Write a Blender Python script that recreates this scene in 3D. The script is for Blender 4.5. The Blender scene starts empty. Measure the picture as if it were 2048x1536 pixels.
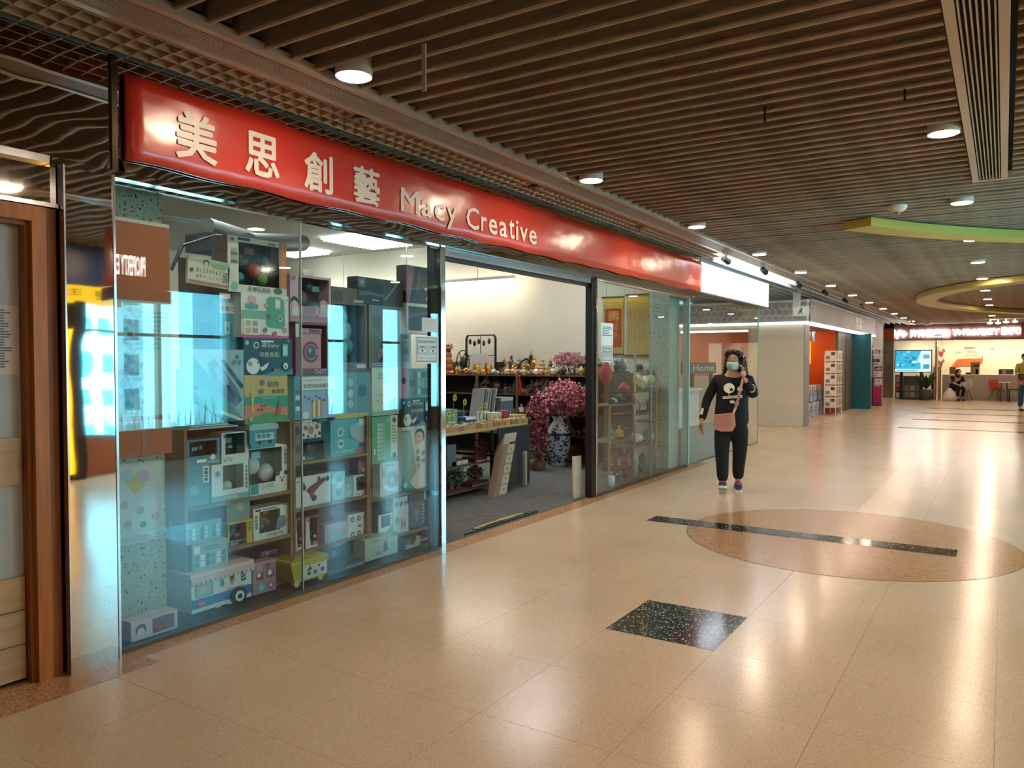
import bpy, math, random
from mathutils import Vector, Matrix
random.seed(7)
C = bpy.context.scene.collection
SC = bpy.context.scene
# ---------------------------------------------------------------- camera, world, exposure
F0, CX, CY, CH = 1545.0, 1024.0, 768.0, 1.5
YAW, PIT = math.radians(32.5), math.atan(44/1545.0)
FW = Vector((math.cos(YAW)*math.cos(PIT), math.sin(YAW)*math.cos(PIT), -math.sin(PIT)))
RT = Vector((math.sin(YAW), -math.cos(YAW), 0)); UPV = RT.cross(FW)
cam = bpy.data.cameras.new('camera'); co = bpy.data.objects.new('camera', cam); C.objects.link(co)
co.location = (0, 0, CH); co.rotation_euler = FW.to_track_quat('-Z', 'Y').to_euler()
cam.sensor_width = 36; cam.lens = F0/2048*36; cam.clip_end = 300; SC.camera = co
w = bpy.data.worlds.new('sky'); SC.world = w; w.use_nodes = True
w.node_tree.nodes['Background'].inputs[0].default_value = (0.26, 0.77, 1.0, 1)
w.node_tree.nodes['Background'].inputs[1].default_value = 17.0
SC.view_settings.view_transform = 'Standard'; SC.view_settings.look = 'None'
SC.view_settings.exposure = 0.2; SC.view_settings.gamma = 1.0; SC.view_settings.use_curve_mapping = False
cy = SC.cycles
cy.max_bounces = 7; cy.diffuse_bounces = 3; cy.glossy_bounces = 4; cy.transmission_bounces = 6
cy.transparent_max_bounces = 14; cy.caustics_reflective = False; cy.caustics_refractive = False
cy.sample_clamp_indirect = 6.0
LAMP, TUBE, TROF = 215.0, 13.0, 17.0
LAMPCOL = (1.0, 0.75, 0.53)
def portal(x0, x1, y, z0, z1):      # daylight enters through the window openings opposite the shop
    l = bpy.data.lights.new('daylight', 'AREA'); l.shape = 'RECTANGLE'; l.size = x1-x0; l.size_y = z1-z0
    l.cycles.is_portal = True
    o = bpy.data.objects.new('daylight', l); C.objects.link(o); o.location = ((x0+x1)/2, y, (z0+z1)/2)
    o.rotation_euler = (math.radians(90), 0, 0)
portal(5.72, 8.22, -3.14, .48, 2.6); portal(10.28, 10.97, -3.14, .48, 2.6); portal(11.78, 12.57, -3.14, .48, 2.6); portal(13.35, 15.15, -3.14, .48, 2.6)

def wray(x, y): return FW + RT*((x-CX)/F0) - UPV*((y-CY)/F0)
def wy(x, y, Y):
    d = wray(x, y); return Vector((0, 0, CH)) + d*(Y/d.y)
def wx(x, y, X):
    d = wray(x, y); return Vector((0, 0, CH)) + d*(X/d.x)
def fl(x, y, z=0.0):
    d = wray(x, y); return Vector((0, 0, CH)) + d*((z-CH)/d.z)

# ---------------------------------------------------------------- materials
def lin(c): c /= 255.0; return c/12.92 if c <= .04045 else ((c+.055)/1.055)**2.4
def rgb(h):
    if isinstance(h, str): h = h.lstrip('#'); return tuple(lin(int(h[i:i+2], 16)) for i in (0, 2, 4))
    return tuple(h)
_M = {}
def M(col, rough=.5, metal=0, emit=0, alpha=1, noise=0, ns=20, bump=0, bs=30, coat=0, stretch=None, spec=.5):
    k = (col, rough, metal, emit, alpha, noise, ns, bump, bs, coat, stretch, spec)
    if k in _M: return _M[k]
    m = bpy.data.materials.new('surface'); m.use_nodes = True; nt = m.node_tree; b = nt.nodes['Principled BSDF']
    c = rgb(col); b.inputs['Base Color'].default_value = (*c, 1)
    b.inputs['Roughness'].default_value = rough; b.inputs['Metallic'].default_value = metal
    b.inputs['Specular IOR Level'].default_value = spec
    if coat: b.inputs['Coat Weight'].default_value = coat; b.inputs['Coat Roughness'].default_value = .05
    if emit: b.inputs['Emission Color'].default_value = (*c, 1); b.inputs['Emission Strength'].default_value = emit
    if alpha < 1: b.inputs['Alpha'].default_value = alpha
    if noise or bump:
        tc = nt.nodes.new('ShaderNodeTexCoord'); mp = nt.nodes.new('ShaderNodeMapping')
        nt.links.new(tc.outputs['Object'], mp.inputs[0])
        if stretch: mp.inputs['Scale'].default_value = stretch
    if noise:
        n = nt.nodes.new('ShaderNodeTexNoise'); n.inputs['Scale'].default_value = ns; n.inputs['Detail'].default_value = 4
        nt.links.new(mp.outputs[0], n.inputs[0])
        r = nt.nodes.new('ShaderNodeValToRGB'); r.color_ramp.elements[0].position = .3; r.color_ramp.elements[1].position = .7
        r.color_ramp.elements[0].color = (*[max(0, x*(1-noise)) for x in c], 1)
        r.color_ramp.elements[1].color = (*[min(1, x*(1+noise)) for x in c], 1)
        nt.links.new(n.outputs[0], r.inputs[0]); nt.links.new(r.outputs[0], b.inputs['Base Color'])
    if bump:
        n = nt.nodes.new('ShaderNodeTexNoise'); n.inputs['Scale'].default_value = bs; n.inputs['Detail'].default_value = 2
        nt.links.new(mp.outputs[0], n.inputs[0])
        bp = nt.nodes.new('ShaderNodeBump'); bp.inputs['Strength'].default_value = 1; bp.inputs['Distance'].default_value = bump
        nt.links.new(n.outputs[0], bp.inputs['Height']); nt.links.new(bp.outputs[0], b.inputs['Normal'])
    _M[k] = m; return m
def terrazzo(base, chips, scale=60, rough=.2, density=.18, bump=0):
    """polished terrazzo: stone chips of several colours in a ground colour"""
    m = bpy.data.materials.new('terrazzo'); m.use_nodes = True; nt = m.node_tree; b = nt.nodes['Principled BSDF']
    tc = nt.nodes.new('ShaderNodeTexCoord'); g = nt.nodes.new('ShaderNodeNewGeometry')
    prev = None; base = rgb(base)
    n0 = nt.nodes.new('ShaderNodeTexNoise'); n0.inputs['Scale'].default_value = 1.3; n0.inputs['Detail'].default_value = 5
    nt.links.new(g.outputs['Position'], n0.inputs[0])
    r0 = nt.nodes.new('ShaderNodeValToRGB'); r0.color_ramp.elements[0].position = .35; r0.color_ramp.elements[1].position = .65
    r0.color_ramp.elements[0].color = (*[x*.93 for x in base], 1); r0.color_ramp.elements[1].color = (*[min(1, x*1.05) for x in base], 1)
    nt.links.new(n0.outputs[0], r0.inputs[0]); prev = r0.outputs[0]
    for i, ch in enumerate(chips):
        v = nt.nodes.new('ShaderNodeTexVoronoi'); v.inputs['Scale'].default_value = scale*(1+.35*i)
        nt.links.new(g.outputs['Position'], v.inputs['Vector'])
        lt = nt.nodes.new('ShaderNodeMath'); lt.operation = 'LESS_THAN'; lt.inputs[1].default_value = density*(1.6 if i == 0 else 1.3)
        nt.links.new(v.outputs['Distance'], lt.inputs[0])
        sp = nt.nodes.new('ShaderNodeSeparateColor'); nt.links.new(v.outputs['Color'], sp.inputs[0])
        gt = nt.nodes.new('ShaderNodeMath'); gt.operation = 'GREATER_THAN'; gt.inputs[1].default_value = .45
        nt.links.new(sp.outputs[i % 3], gt.inputs[0])
        mu = nt.nodes.new('ShaderNodeMath'); mu.operation = 'MULTIPLY'; nt.links.new(lt.outputs[0], mu.inputs[0]); nt.links.new(gt.outputs[0], mu.inputs[1])
        mx = nt.nodes.new('ShaderNodeMix'); mx.data_type = 'RGBA'
        nt.links.new(mu.outputs[0], mx.inputs[0]); nt.links.new(prev, mx.inputs[6]); mx.inputs[7].default_value = (*rgb(ch), 1)
        prev = mx.outputs[2]
    nt.links.new(prev, b.inputs['Base Color']); b.inputs['Roughness'].default_value = rough
    nr = nt.nodes.new('ShaderNodeTexNoise'); nr.inputs['Scale'].default_value = 2.5; nt.links.new(g.outputs['Position'], nr.inputs[0])
    mr = nt.nodes.new('ShaderNodeMapRange'); mr.inputs[3].default_value = rough*.8; mr.inputs[4].default_value = rough*1.25
    nt.links.new(nr.outputs[0], mr.inputs[0]); nt.links.new(mr.outputs[0], b.inputs['Roughness'])
    return m
def glassmat(tint, refl=1.0, rough=0.0):
    """thin architectural glass: clear transmission with a Fresnel reflection on top"""
    m = bpy.data.materials.new('glass'); m.use_nodes = True; nt = m.node_tree
    for n in list(nt.nodes): nt.nodes.remove(n)
    o = nt.nodes.new('ShaderNodeOutputMaterial'); t = nt.nodes.new('ShaderNodeBsdfTransparent'); g = nt.nodes.new('ShaderNodeBsdfGlossy')
    t.inputs[0].default_value = (*tint, 1); g.inputs['Roughness'].default_value = rough; g.inputs['Color'].default_value = (.9, .95, 1, 1)
    ge = nt.nodes.new('ShaderNodeNewGeometry'); dp = nt.nodes.new('ShaderNodeVectorMath'); dp.operation = 'DOT_PRODUCT'
    nt.links.new(ge.outputs['Normal'], dp.inputs[0]); nt.links.new(ge.outputs['Incoming'], dp.inputs[1])
    def ma(op, a, b=None):
        n = nt.nodes.new('ShaderNodeMath'); n.operation = op
        for i, x in enumerate((a, b)):
            if x is None: continue
            if isinstance(x, (int, float)): n.inputs[i].default_value = x
            else: nt.links.new(x, n.inputs[i])
        return n.outputs[0]
    c1 = ma('SUBTRACT', 1.0, ma('ABSOLUTE', dp.outputs['Value'])); fr = ma('ADD', ma('MULTIPLY', ma('POWER', c1, 5.0), .957), .043)
    mu = nt.nodes.new('ShaderNodeMath'); mu.operation = 'MULTIPLY'; mu.inputs[1].default_value = refl; mu.use_clamp = True
    mx = nt.nodes.new('ShaderNodeMixShader')
    nt.links.new(fr, mu.inputs[0]); nt.links.new(mu.outputs[0], mx.inputs[0]); nt.links.new(t.outputs[0], mx.inputs[1]); nt.links.new(g.outputs[0], mx.inputs[2])
    nt.links.new(mx.outputs[0], o.inputs[0]); return m
def emis(col, s):
    return M(col, .5, 0, s)

# ---------------------------------------------------------------- mesh builder
def org(p):
    v = Vector((0, 0, 0))
    while p is not None: v = v + p.location; p = p.parent
    return v
class MB:
    def __init__(s): s.v = []; s.f = []; s.mi = []; s.mats = []; s.sm = []
    def add(s, vs, fs, mat, smooth=False):
        n = len(s.v)
        if mat not in s.mats: s.mats.append(mat)
        k = s.mats.index(mat); s.v += [tuple(p) for p in vs]
        for f in fs: s.f.append([i+n for i in f]); s.mi.append(k); s.sm.append(smooth)
        return s
    def box(s, x0, x1, y0, y1, z0, z1, mat):
        if x0 > x1: x0, x1 = x1, x0
        if y0 > y1: y0, y1 = y1, y0
        if z0 > z1: z0, z1 = z1, z0
        return s.add([(x0,y0,z0),(x1,y0,z0),(x1,y1,z0),(x0,y1,z0),(x0,y0,z1),(x1,y0,z1),(x1,y1,z1),(x0,y1,z1)],
              [(0,3,2,1),(4,5,6,7),(0,1,5,4),(1,2,6,5),(2,3,7,6),(3,0,4,7)], mat)
    def cyl(s, p0, p1, r0, r1, mat, n=12, smooth=True):
        p0 = Vector(p0); p1 = Vector(p1); a = (p1-p0).normalized(); u = a.orthogonal().normalized(); w_ = a.cross(u)
        vs = []
        for p, r in ((p0, r0), (p1, r1)):
            for i in range(n):
                t = 2*math.pi*i/n; vs.append(p+(u*math.cos(t)+w_*math.sin(t))*r)
        s.add(vs, [(i, (i+1) % n, n+(i+1) % n, n+i) for i in range(n)], mat, smooth)
        return s.add(vs, [list(range(n))[::-1], list(range(n, 2*n))], mat)
    def tube(s, pts, r, mat, n=6):
        for a, b in zip(pts, pts[1:]):
            if (Vector(a)-Vector(b)).length > 1e-5: s.cyl(a, b, r, r, mat, n)
        return s
    def lathe(s, prof, mat, c=(0, 0, 0), n=14, sx=1, sy=1):
        vs = []; k = len(prof)
        for r, z in prof:
            for i in range(n):
                t = 2*math.pi*i/n; vs.append((c[0]+r*sx*math.cos(t), c[1]+r*sy*math.sin(t), c[2]+z))
        fs = [(j*n+i, j*n+(i+1) % n, (j+1)*n+(i+1) % n, (j+1)*n+i) for j in range(k-1) for i in range(n)]
        s.add(vs, fs, mat, True)
        return s.add(vs, [list(range(n))[::-1], list(range((k-1)*n, k*n))], mat)
    def ball(s, c, rx, ry, rz, mat, n=10, m=6):
        prof = []
        vs = [(c[0], c[1], c[2]-rz)]
        for j in range(1, m):
            a = -math.pi/2+math.pi*j/m
            for i in range(n):
                t = 2*math.pi*i/n; vs.append((c[0]+rx*math.cos(a)*math.cos(t), c[1]+ry*math.cos(a)*math.sin(t), c[2]+rz*math.sin(a)))
        vs.append((c[0], c[1], c[2]+rz)); L = len(vs)-1
        fs = [(0, 1+(i+1) % n, 1+i) for i in range(n)]
        fs += [(1+j*n+i, 1+j*n+(i+1) % n, 1+(j+1)*n+(i+1) % n, 1+(j+1)*n+i) for j in range(m-2) for i in range(n)]
        fs += [(1+(m-2)*n+i, 1+(m-2)*n+(i+1) % n, L) for i in range(n)]
        return s.add(vs, fs, mat, True)
    def prism(s, poly, h, mat, axis='z', off=0):
        """extrude a 2D polygon (given in the two other axes) from off to off+h"""
        def P(a, b, c):
            return {'z': (a, b, c), 'y': (a, c, b), 'x': (c, a, b)}[axis]
        n = len(poly); vs = [P(a, b, off) for a, b in poly]+[P(a, b, off+h) for a, b in poly]
        return s.add(vs, [list(range(n))[::-1], list(range(n, 2*n))]+[(i, (i+1) % n, n+(i+1) % n, n+i) for i in range(n)], mat)
    def build(s, name, parent=None, world=True, loc=None):
        me = bpy.data.meshes.new(name)
        o0 = org(parent) if world else Vector((0, 0, 0))
        if loc is not None: o0 = o0+Vector(loc)
        me.from_pydata([(p[0]-o0.x, p[1]-o0.y, p[2]-o0.z) for p in s.v], [], s.f)
        for m in s.mats: me.materials.append(m)
        me.polygons.foreach_set('material_index', s.mi); me.polygons.foreach_set('use_smooth', s.sm)
        me.update()
        o = bpy.data.objects.new(name, me); C.objects.link(o)
        if parent is not None: o.parent = parent
        if loc is not None: o.location = Vector(loc)
        return o
def empty(name, loc, rz=0):
    o = bpy.data.objects.new(name, None); C.objects.link(o); o.location = loc; o.rotation_euler = (0, 0, rz); o.empty_display_size = .1; return o
def tag(o, label, cat, group=None, kind=None):
    if label: o['label'] = label
    if cat: o['category'] = cat
    if group: o['group'] = group
    if kind: o['kind'] = kind
    return o
def structure(o, label=None):
    o['kind'] = 'structure'
    if label: o['label'] = label
    return o
def copy_tree(o, parent=None):
    c = o.copy(); C.objects.link(c); c.parent = parent
    for ch in list(o.children): copy_tree(ch, c)
    return c
# ---------------------------------------------------------------- text and flat print on a face
_T = {}
def textgeo(t, bold=0):
    k = (t, bold)
    if k in _T: return _T[k]
    cu = bpy.data.curves.new('t', 'FONT'); cu.body = t; cu.size = 1; cu.resolution_u = 2; cu.offset = bold
    ob = bpy.data.objects.new('t', cu); C.objects.link(ob)
    dg = bpy.context.evaluated_depsgraph_get(); dg.update()
    me = ob.evaluated_get(dg).to_mesh()
    vs = [(v.co.x, v.co.y) for v in me.vertices]; fs = [tuple(p.vertices) for p in me.polygons]
    ob.evaluated_get(dg).to_mesh_clear(); C.objects.unlink(ob); bpy.data.objects.remove(ob); bpy.data.curves.remove(cu)
    if not vs: vs = [(0, 0), (1, 0), (1, 1)]; fs = [(0, 1, 2)]
    x0 = min(v[0] for v in vs); x1 = max(v[0] for v in vs); y0 = min(v[1] for v in vs); y1 = max(v[1] for v in vs)
    _T[k] = ([((a-x0)/(x1-x0), (b-y0)/(y1-y0)) for a, b in vs], fs, (x1-x0)/(y1-y0)); return _T[k]
class Face:
    """a flat face: origin at its lower left corner as one looks at it, U along its width, V up, N towards the viewer"""
    def __init__(s, o, U, V): s.o = Vector(o); s.U = Vector(U); s.V = Vector(V); s.N = s.U.cross(s.V).normalized()
    def p(s, u, v, d=0): return s.o+s.U*u+s.V*v+s.N*d
    def sub(s, u0, v0, u1, v1, d=0): return Face(s.p(u0, v0, d), s.U*(u1-u0), s.V*(v1-v0))
def poly(mb, F, pts, mat, d): mb.add([F.p(u, v, d) for u, v in pts], [list(range(len(pts)))], mat)
def disc(mb, F, u, v, r, mat, d, n=16, ry=None):
    """r is a share of the face height"""
    a = F.V.length/F.U.length; ry = ry or r
    poly(mb, F, [(u+r*a*math.cos(2*math.pi*i/n), v+ry*math.sin(2*math.pi*i/n)) for i in range(n)], mat, d)
def text(mb, F, t, u0, v0, u1, v1, mat, d, bold=0, keep=False, h=0, fat=0):
    vs, fs, asp = textgeo(t, bold)
    if keep:
        wv = (v1-v0)*F.V.length*asp/F.U.length
        if wv < u1-u0: c = (u0+u1)/2; u0, u1 = c-wv/2, c+wv/2
    pts = [F.p(u0+(u1-u0)*a, v0+(v1-v0)*b, d) for a, b in vs]
    mb.add(pts, fs, mat)
    if fat:     # rounded heavier strokes
        a_, b_ = F.U.normalized(), F.V.normalized()
        for i in range(8): mb.add([p+(a_*math.cos(i*math.pi/4)+b_*math.sin(i*math.pi/4))*fat-F.N*.00012*(i+1) for p in pts], fs, mat)
    if h:
        mb.add([p-F.N*h for p in pts], [f[::-1] for f in fs], mat)
def deco(mb, F, ops, d0=.0008, st=.0005, mk=None):
    mk = mk or (lambda c: M(c, .35))
    for i, op in enumerate(ops):
        d = d0+st*i; k = op[0]
        if k == 'r': u0, v0, u1, v1 = op[1:5]; poly(mb, F, [(u0, v0), (u1, v0), (u1, v1), (u0, v1)], mk(op[5]), d)
        elif k == 'c': disc(mb, F, op[1], op[2], op[3], mk(op[4]), d, ry=(op[5] if len(op) > 5 else None))
        elif k == 'p': poly(mb, F, op[1], mk(op[2]), d)
        elif k == 't': text(mb, F, op[1], op[2], op[3], op[4], op[5], mk(op[6]), d)
        elif k == 'l':      # lines of small print
            u0, v0, u1, v1, n, col = op[1:7]
            for j in range(n):
                y = v1-(v1-v0)*(j+.5)/n; hh = (v1-v0)/n*.25; e = u1-(u1-u0)*random.choice((0, .1, .3))
                poly(mb, F, [(u0, y-hh), (e, y-hh), (e, y+hh), (u0, y+hh)], mk(col), d)
        elif k == 'g':      # grid of small pictures
            u0, v0, u1, v1, nx, ny, cols = op[1:8]
            for a in range(nx):
                for b in range(ny):
                    du = (u1-u0)/nx; dv = (v1-v0)/ny; x = u0+du*a; y = v0+dv*b
                    poly(mb, F, [(x+du*.1, y+dv*.1), (x+du*.9, y+dv*.1), (x+du*.9, y+dv*.9), (x+du*.1, y+dv*.9)], mk(cols[(a*7+b*3) % len(cols)]), d)
# ---------------------------------------------------------------- shared materials
GL = glassmat((.95, .985, .98), 1.0); GLT = glassmat((.90, .97, .97), 1.1); GLC = glassmat((.95, .98, .97), .8); FILM = glassmat((.93, .95, .96), 1.3, .06)
STEEL = M('#c9ccd0', .18, 1); STEELD = M('#8a8d90', .3, 1); BLACK = M('#101011', .4); WHITE = M('#f0eee8', .5); CHROME = M('#e4e8ea', .08, 1)
GREYM = M('#9a9890', .45, .3); BRASS = M('#b98b3a', .3, .9); GOLD = M('#c9962c', .3, .85)
# ================================================================= THE SETTING
TB = terrazzo('#cdb69a', ['#b59679', '#dfd0ba'], 190, .2, .25)
TP = terrazzo('#b48a62', ['#9c6d48', '#c8a37c', '#a87a54'], 55, .2, .3)
TK = terrazzo('#121211', ['#c9c6b8', '#8f8d84'], 60, .12, .2)
fo = empty('floor', (0, 0, 0)); structure(fo)
sb = MB(); sb.box(-3, 39.5, -3.3, 4.4, -.12, -.0022, M('#8f7556', .8)); sb.box(-3, 18.7, 4.4, 13, -.12, -.006, M('#4b4a48', .9)); sb.box(18.7, 39.5, 4.4, 9, -.12, -.006, M('#4b4a48', .9)); sb.build('screed', fo)
P_ = .62; g_ = .0009
tm = MB(); tm.box(g_, P_-g_, g_, P_-g_, -.012, 0, TB); t0 = tm.build('tile', fo, world=False)
cells = []
for i in range(-8, 58):
    for j in range(-6, 7):
        x = 3.915+P_*i; y = .01+P_*j
        if x < -2.5 or y+P_ > 3.74: continue
        if i == 0 and j == 2: continue
        if j == 5 and x < 2.0: continue
        inv = x+P_ > 1.4 and y > -.75-x*.02
        cells.append((0 if inv else 1, x*x+y*y, x, y))
cells.sort(); first = True; rest = MB()
for n, (a, d, x, y) in enumerate(cells):
    if n < 296:
        if first: o = t0; first = False
        else: o = t0.copy(); C.objects.link(o)
        o.location = (x, y, 0)
    else:
        rest.box(x+g_, x+P_-g_, y+g_, y+P_-g_, -.012, 0, TB)
r = rest.build('tile_field', fo); r['kind'] = 'stuff'
e = MB()
for x0, x1, y0 in ((-3, 2.28, 3.54), (2.28, 11.2, 3.67)):
    n = max(1, round((x1-x0)/1.24)); dx = (x1-x0)/n
    for k in range(n):
        b = MB(); b.box(x0+dx*k+.001, x0+dx*(k+1)-.001, y0+.001, 3.86, -.012, .0008, TP); b.build('border_tile', fo)
MB().box(-2.5, 2.053, 3.11+.0014, 3.539, -.012, 0, TB).build('tile', fo)
MB().box(3.915, 4.535, 1.25, 1.87, -.012, .0012, TK).build('black_tile', fo)['label'] = 'square black terrazzo tile with pale chips'
o = MB().lathe([(1.3, -.002), (1.3, .0012)], TP, (7.03, 1.13, 0), 72).build('round_inlay', fo); o['label'] = 'round pink terrazzo inlay'
o = MB().lathe([(1.306, -.002), (1.306, .0006)], BLACK, (7.03, 1.13, 0), 72).build('inlay_joint', fo)
for k, X in enumerate((6.815, 19.55, 22.6, 25.5, 28.3)):
    MB().box(X, X+.255, .29 if k == 0 else -.5, 2.835 if k == 0 else 2.03, -.002, .0024, TK).build('black_strip', fo)
MB().box(10.75, 39.4, 3.74, 6.8, -.012, -.0006, terrazzo('#cbb89a', ['#b59a78'], 120, .25, .2)).build('recess_floor', fo)
MB().box(2.2, 10.7, 3.86, 12.6, -.012, .004, M('#54524f', .85, noise=.25, ns=9)).build('carpet', fo)

# ceiling -----------------------------------------------------------------
ce = empty('ceiling', (0, 0, 3.05)); structure(ce)
PL = M('#1c1814', .9)
MB().box(-3.1, 39.5, -3.3, 13, 3.6, 3.66, PL).build('upper_slab', ce)
SL = M('#a38c74', .5, noise=.25, ns=5, stretch=(6, 1.2, 6))
def slatmesh(y0, y1):
    m = MB(); w2 = .015
    pr = [(-.006, .15), (-.006, .026), (-w2, .022), (-w2, .008), (-w2*.5, 0), (w2*.5, 0), (w2, .008), (w2, .022), (.006, .026), (.006, .15)]
    n = 10; vs = [(a, y0, b) for a, b in pr]+[(a, y1, b) for a, b in pr]
    m.add(vs, [list(range(n))[::-1], list(range(n, 2*n))]+[(i, (i+1) % n, n+(i+1) % n, n+i) for i in range(n)], SL); return m
SP = .1656
sA = slatmesh(-3.1, 3.15).build('slat', ce, world=False); sB = slatmesh(.26, 3.15).build('slat', ce, world=False); sC = slatmesh(-3.1, -.03).build('slat', ce, world=False)
fa = fb = True; k = -2; x = 2.12-.1656*9
while x < 36:
    dz = random.uniform(-.004, .004); dr = random.uniform(-.0015, .0015)
    for src in ((sB, sC) if x < 7.7 else (sA,)):
        if src.location.length == 0: o = src
        else: o = src.copy(); C.objects.link(o)
        o.location = (x, 0, dz); o.rotation_euler = (0, 0, dr)
    x += SP
# linear diffuser beside the shopfront and the one at right
DF = M('#b39d86', .4, .2); DFD = M('#2a2420', .8)
def diffuser(name, x0, x1, y0, y1, n):
    d = empty(name, (x0, y0, 3.04)); MB().box(x0, x1, y0, y0+.045, 3.03, 3.08, DF).build('edge_rail', d); MB().box(x0, x1, y1-.045, y1, 3.03, 3.08, DF).build('edge_rail', d)
    MB().box(x0, x1, y0+.045, y1-.045, 3.078, 3.085, DFD).build('backing', d)
    for i in range(n):
        y = y0+.045+(y1-y0-.09)*(i+.5)/n; MB().box(x0, x1, y-.004, y+.004, 3.036, 3.078, DF).build('blade', d)
    return d
d = diffuser('air_diffuser', -1, 36, 3.11, 3.39, 9); tag(d, 'long slotted air diffuser running above the shopfronts', 'air diffuser')
d = diffuser('air_diffuser', -1, 7.66, 0.0, .25, 7); tag(d, 'short slotted air diffuser set among the ceiling slats, away from the shopfronts', 'air diffuser')
MB().box(7.66, 7.72, -3.1, .25, 3.03, 3.09, DF).build('cross_rail', ce)
# egg-crate grid between diffuser and shopfront
GR = M('#c4ad8e', .6)
for k in range(4): MB().box(-1, 11.3, 3.45+k*.1, 3.458+k*.1, 3.05, 3.12, GR).build('grid_blade', ce)
gb = MB().box(-.004, .004, 3.39, 3.8, 0, .07, GR).build('grid_blade', ce, world=False); x = 1.0; first = True
while x < 11.3:
    o = gb if first else gb.copy()
    if not first: C.objects.link(o)
    first = False; o.location = (x, 0, 0); x += .1
x = .9
MB().box(-1, 11.3, 3.39, 3.8, 3.22, 3.24, PL).build('grid_backing', ce)
# pale blades over the neighbouring shop recess
WB = M('#c9ccca', .4, .2)
for k in range(18):
    y = 3.48+k*.19; MB().box(11.35, 34, y, y+.02, 3.0, 3.14, WB).build('pale_blade', ce)
MB().box(11.3, 39.5, 3.4, 9, 3.4, 3.44, M('#45474a', .8)).build('recess_slab', ce)

# corridor opposite side: window wall with daylight, only seen as reflections
wr = empty('wall_right', (0, -3.2, 0)); structure(wr)
NAVY = M('#1d2c5c', .4)
WG = M('#b9b4a8', .7)
MB().box(-3, 5.7, -3.3, -3.15, 0, 3.6, WG).box(5.7, 15.2, -3.3, -3.15, 2.62, 3.6, WG).box(5.7, 15.2, -3.3, -3.15, 0, .45, M('#b06a44', .6)).box(15.2, 39.5, -3.3, -3.15, 0, 3.6, WG).build('wall_panel', wr)
PD = M('#2a3036', .5)
for x0, x1 in ((8.25, 10.25), (11.0, 11.75), (12.6, 13.3)): MB().box(x0, x1, -3.22, -2.95, 0, 3.2, PD).build('dark_pier', wr)
MB().box(5.2, 6.25, -3.14, -3.0, 2.56, 3.4, NAVY).build('navy_fascia', wr)
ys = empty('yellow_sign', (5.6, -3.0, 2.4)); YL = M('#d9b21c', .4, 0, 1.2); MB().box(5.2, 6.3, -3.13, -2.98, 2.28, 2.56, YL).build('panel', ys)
for t_, u0_, u1_ in (('謝絕', .06, .35), ('注射', .6, .95)): m = MB(); deco(m, Face((6.28, -2.979, 2.28), (-1.06, 0, 0), (0, 0, .28)), [('t', t_, u0_, .35, u1_, .8, '#1a1a1a')], .001); m.build('lettering', ys); tag(ys, 'yellow sign band with black lettering opposite the wooden door', 'sign')
yp = empty('glowing_advert', (5.4, -3.0, 1)); MB().box(5.28, 5.52, -3.1, -2.97, .1, 1.95, emis('#ffb420', 2.2)).build('glowing_panel', yp); tag(yp, 'tall glowing yellow advertisement panel opposite the pillar', 'panel'); MB().box(5.53, 5.68, -3.14, -2.95, 0, 2.3, BLACK).build('black_pier', wr)
os_ = empty('orange_sign', (5.3, -.97, 2.7)); MB().box(4.89, 5.70, -1.05, -.9, 2.36, 3.02, M('#b5521f', .5)).build('box', os_); MB().box(4.89, 5.70, -1.05, -.9, 2.2, 2.35, M('#5a2c16', .5)).build('lower_band', os_)
m = MB(); text(m, Face((5.36, -.899, 2.42), (-.47, 0, 0), (0, 0, .5)), 'PROPERTY EXPO', .0, .15, 1.0, .62, emis('#fff4e4', 14), .002, bold=.02); m.build('lit_lettering', os_); MB().cyl((5.3, -.97, 3.02), (5.3, -.97, 3.3), .01, .01, STEELD).build('hanger', os_); tag(os_, 'orange light box sign opposite the shop window', 'sign')
wn = empty('window_4', (11, -3.2, 1.5)); structure(wn)
WFR = M('#8b938f', .4, .5)
for x in (5.73, 7.0, 8.22, 10.28, 10.97, 11.78, 12.57, 13.33, 14.3, 15.17): MB().box(x-.03, x+.03, -3.26, -3.16, .45, 2.62, WFR).build('mullion', wn)
for z in (.45, 1.88, 2.59): MB().box(5.7, 15.2, -3.25, -3.17, z, z+.05, WFR).build('transom', wn)
for x0, x1 in ((5.76, 6.97), (7.03, 8.2), (10.3, 10.95), (11.8, 12.55), (13.36, 14.27), (14.33, 15.15)): MB().box(x0, x1, -3.215, -3.205, .5, 2.59, GLC).build('pane', wn)
# towers and reeds outside
for k, (x, y, w_, h) in enumerate(((9.5, -16, 3.2, 13), (16, -22, 5, 18), (24, -20, 5, 14), (3, -18, 4, 16))):
    r = empty('apartment_tower', (x, y, -6)); m = MB().box(x-w_/2, x+w_/2, y-3, y, -8, h, M('#c9d6d6', .7)); m.build('tower', r); m = MB()
    for i in range(5):
        for j in range(14):
            xx = x-w_/2+w_*(i+.2)/5; zz_ = -6+j*1.4
            if zz_ < h-1: m.box(xx, xx+w_*.12, y, y+.04, zz_, zz_+.8, M('#4f7f86', .3)); m.box(xx-.05, xx+w_*.14, y, y+.25, zz_-.12, zz_-.04, M('#b9c9c9', .6))
    m.build('window_rows', r)['kind'] = 'stuff'; tag(r, 'pale apartment tower outside, %s' % ['nearest the windows', 'the broadest', 'furthest along the corridor', 'behind the orange sign'][k], 'building')
r = MB(); rr = random.Random(3)
for i in range(420):
    x = rr.uniform(5.5, 15.5); y = -3.7+rr.uniform(-.8, .2); h = rr.uniform(.2, .75); dx = rr.uniform(-.15, .15); r.add([(x-.008, y, .3), (x+.008, y, .3), (x+dx, y, .3+h)], [(0, 1, 2)], M(rr.choice(['#6a8a6a', '#8aa67c', '#a8b48a']), .7))
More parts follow.
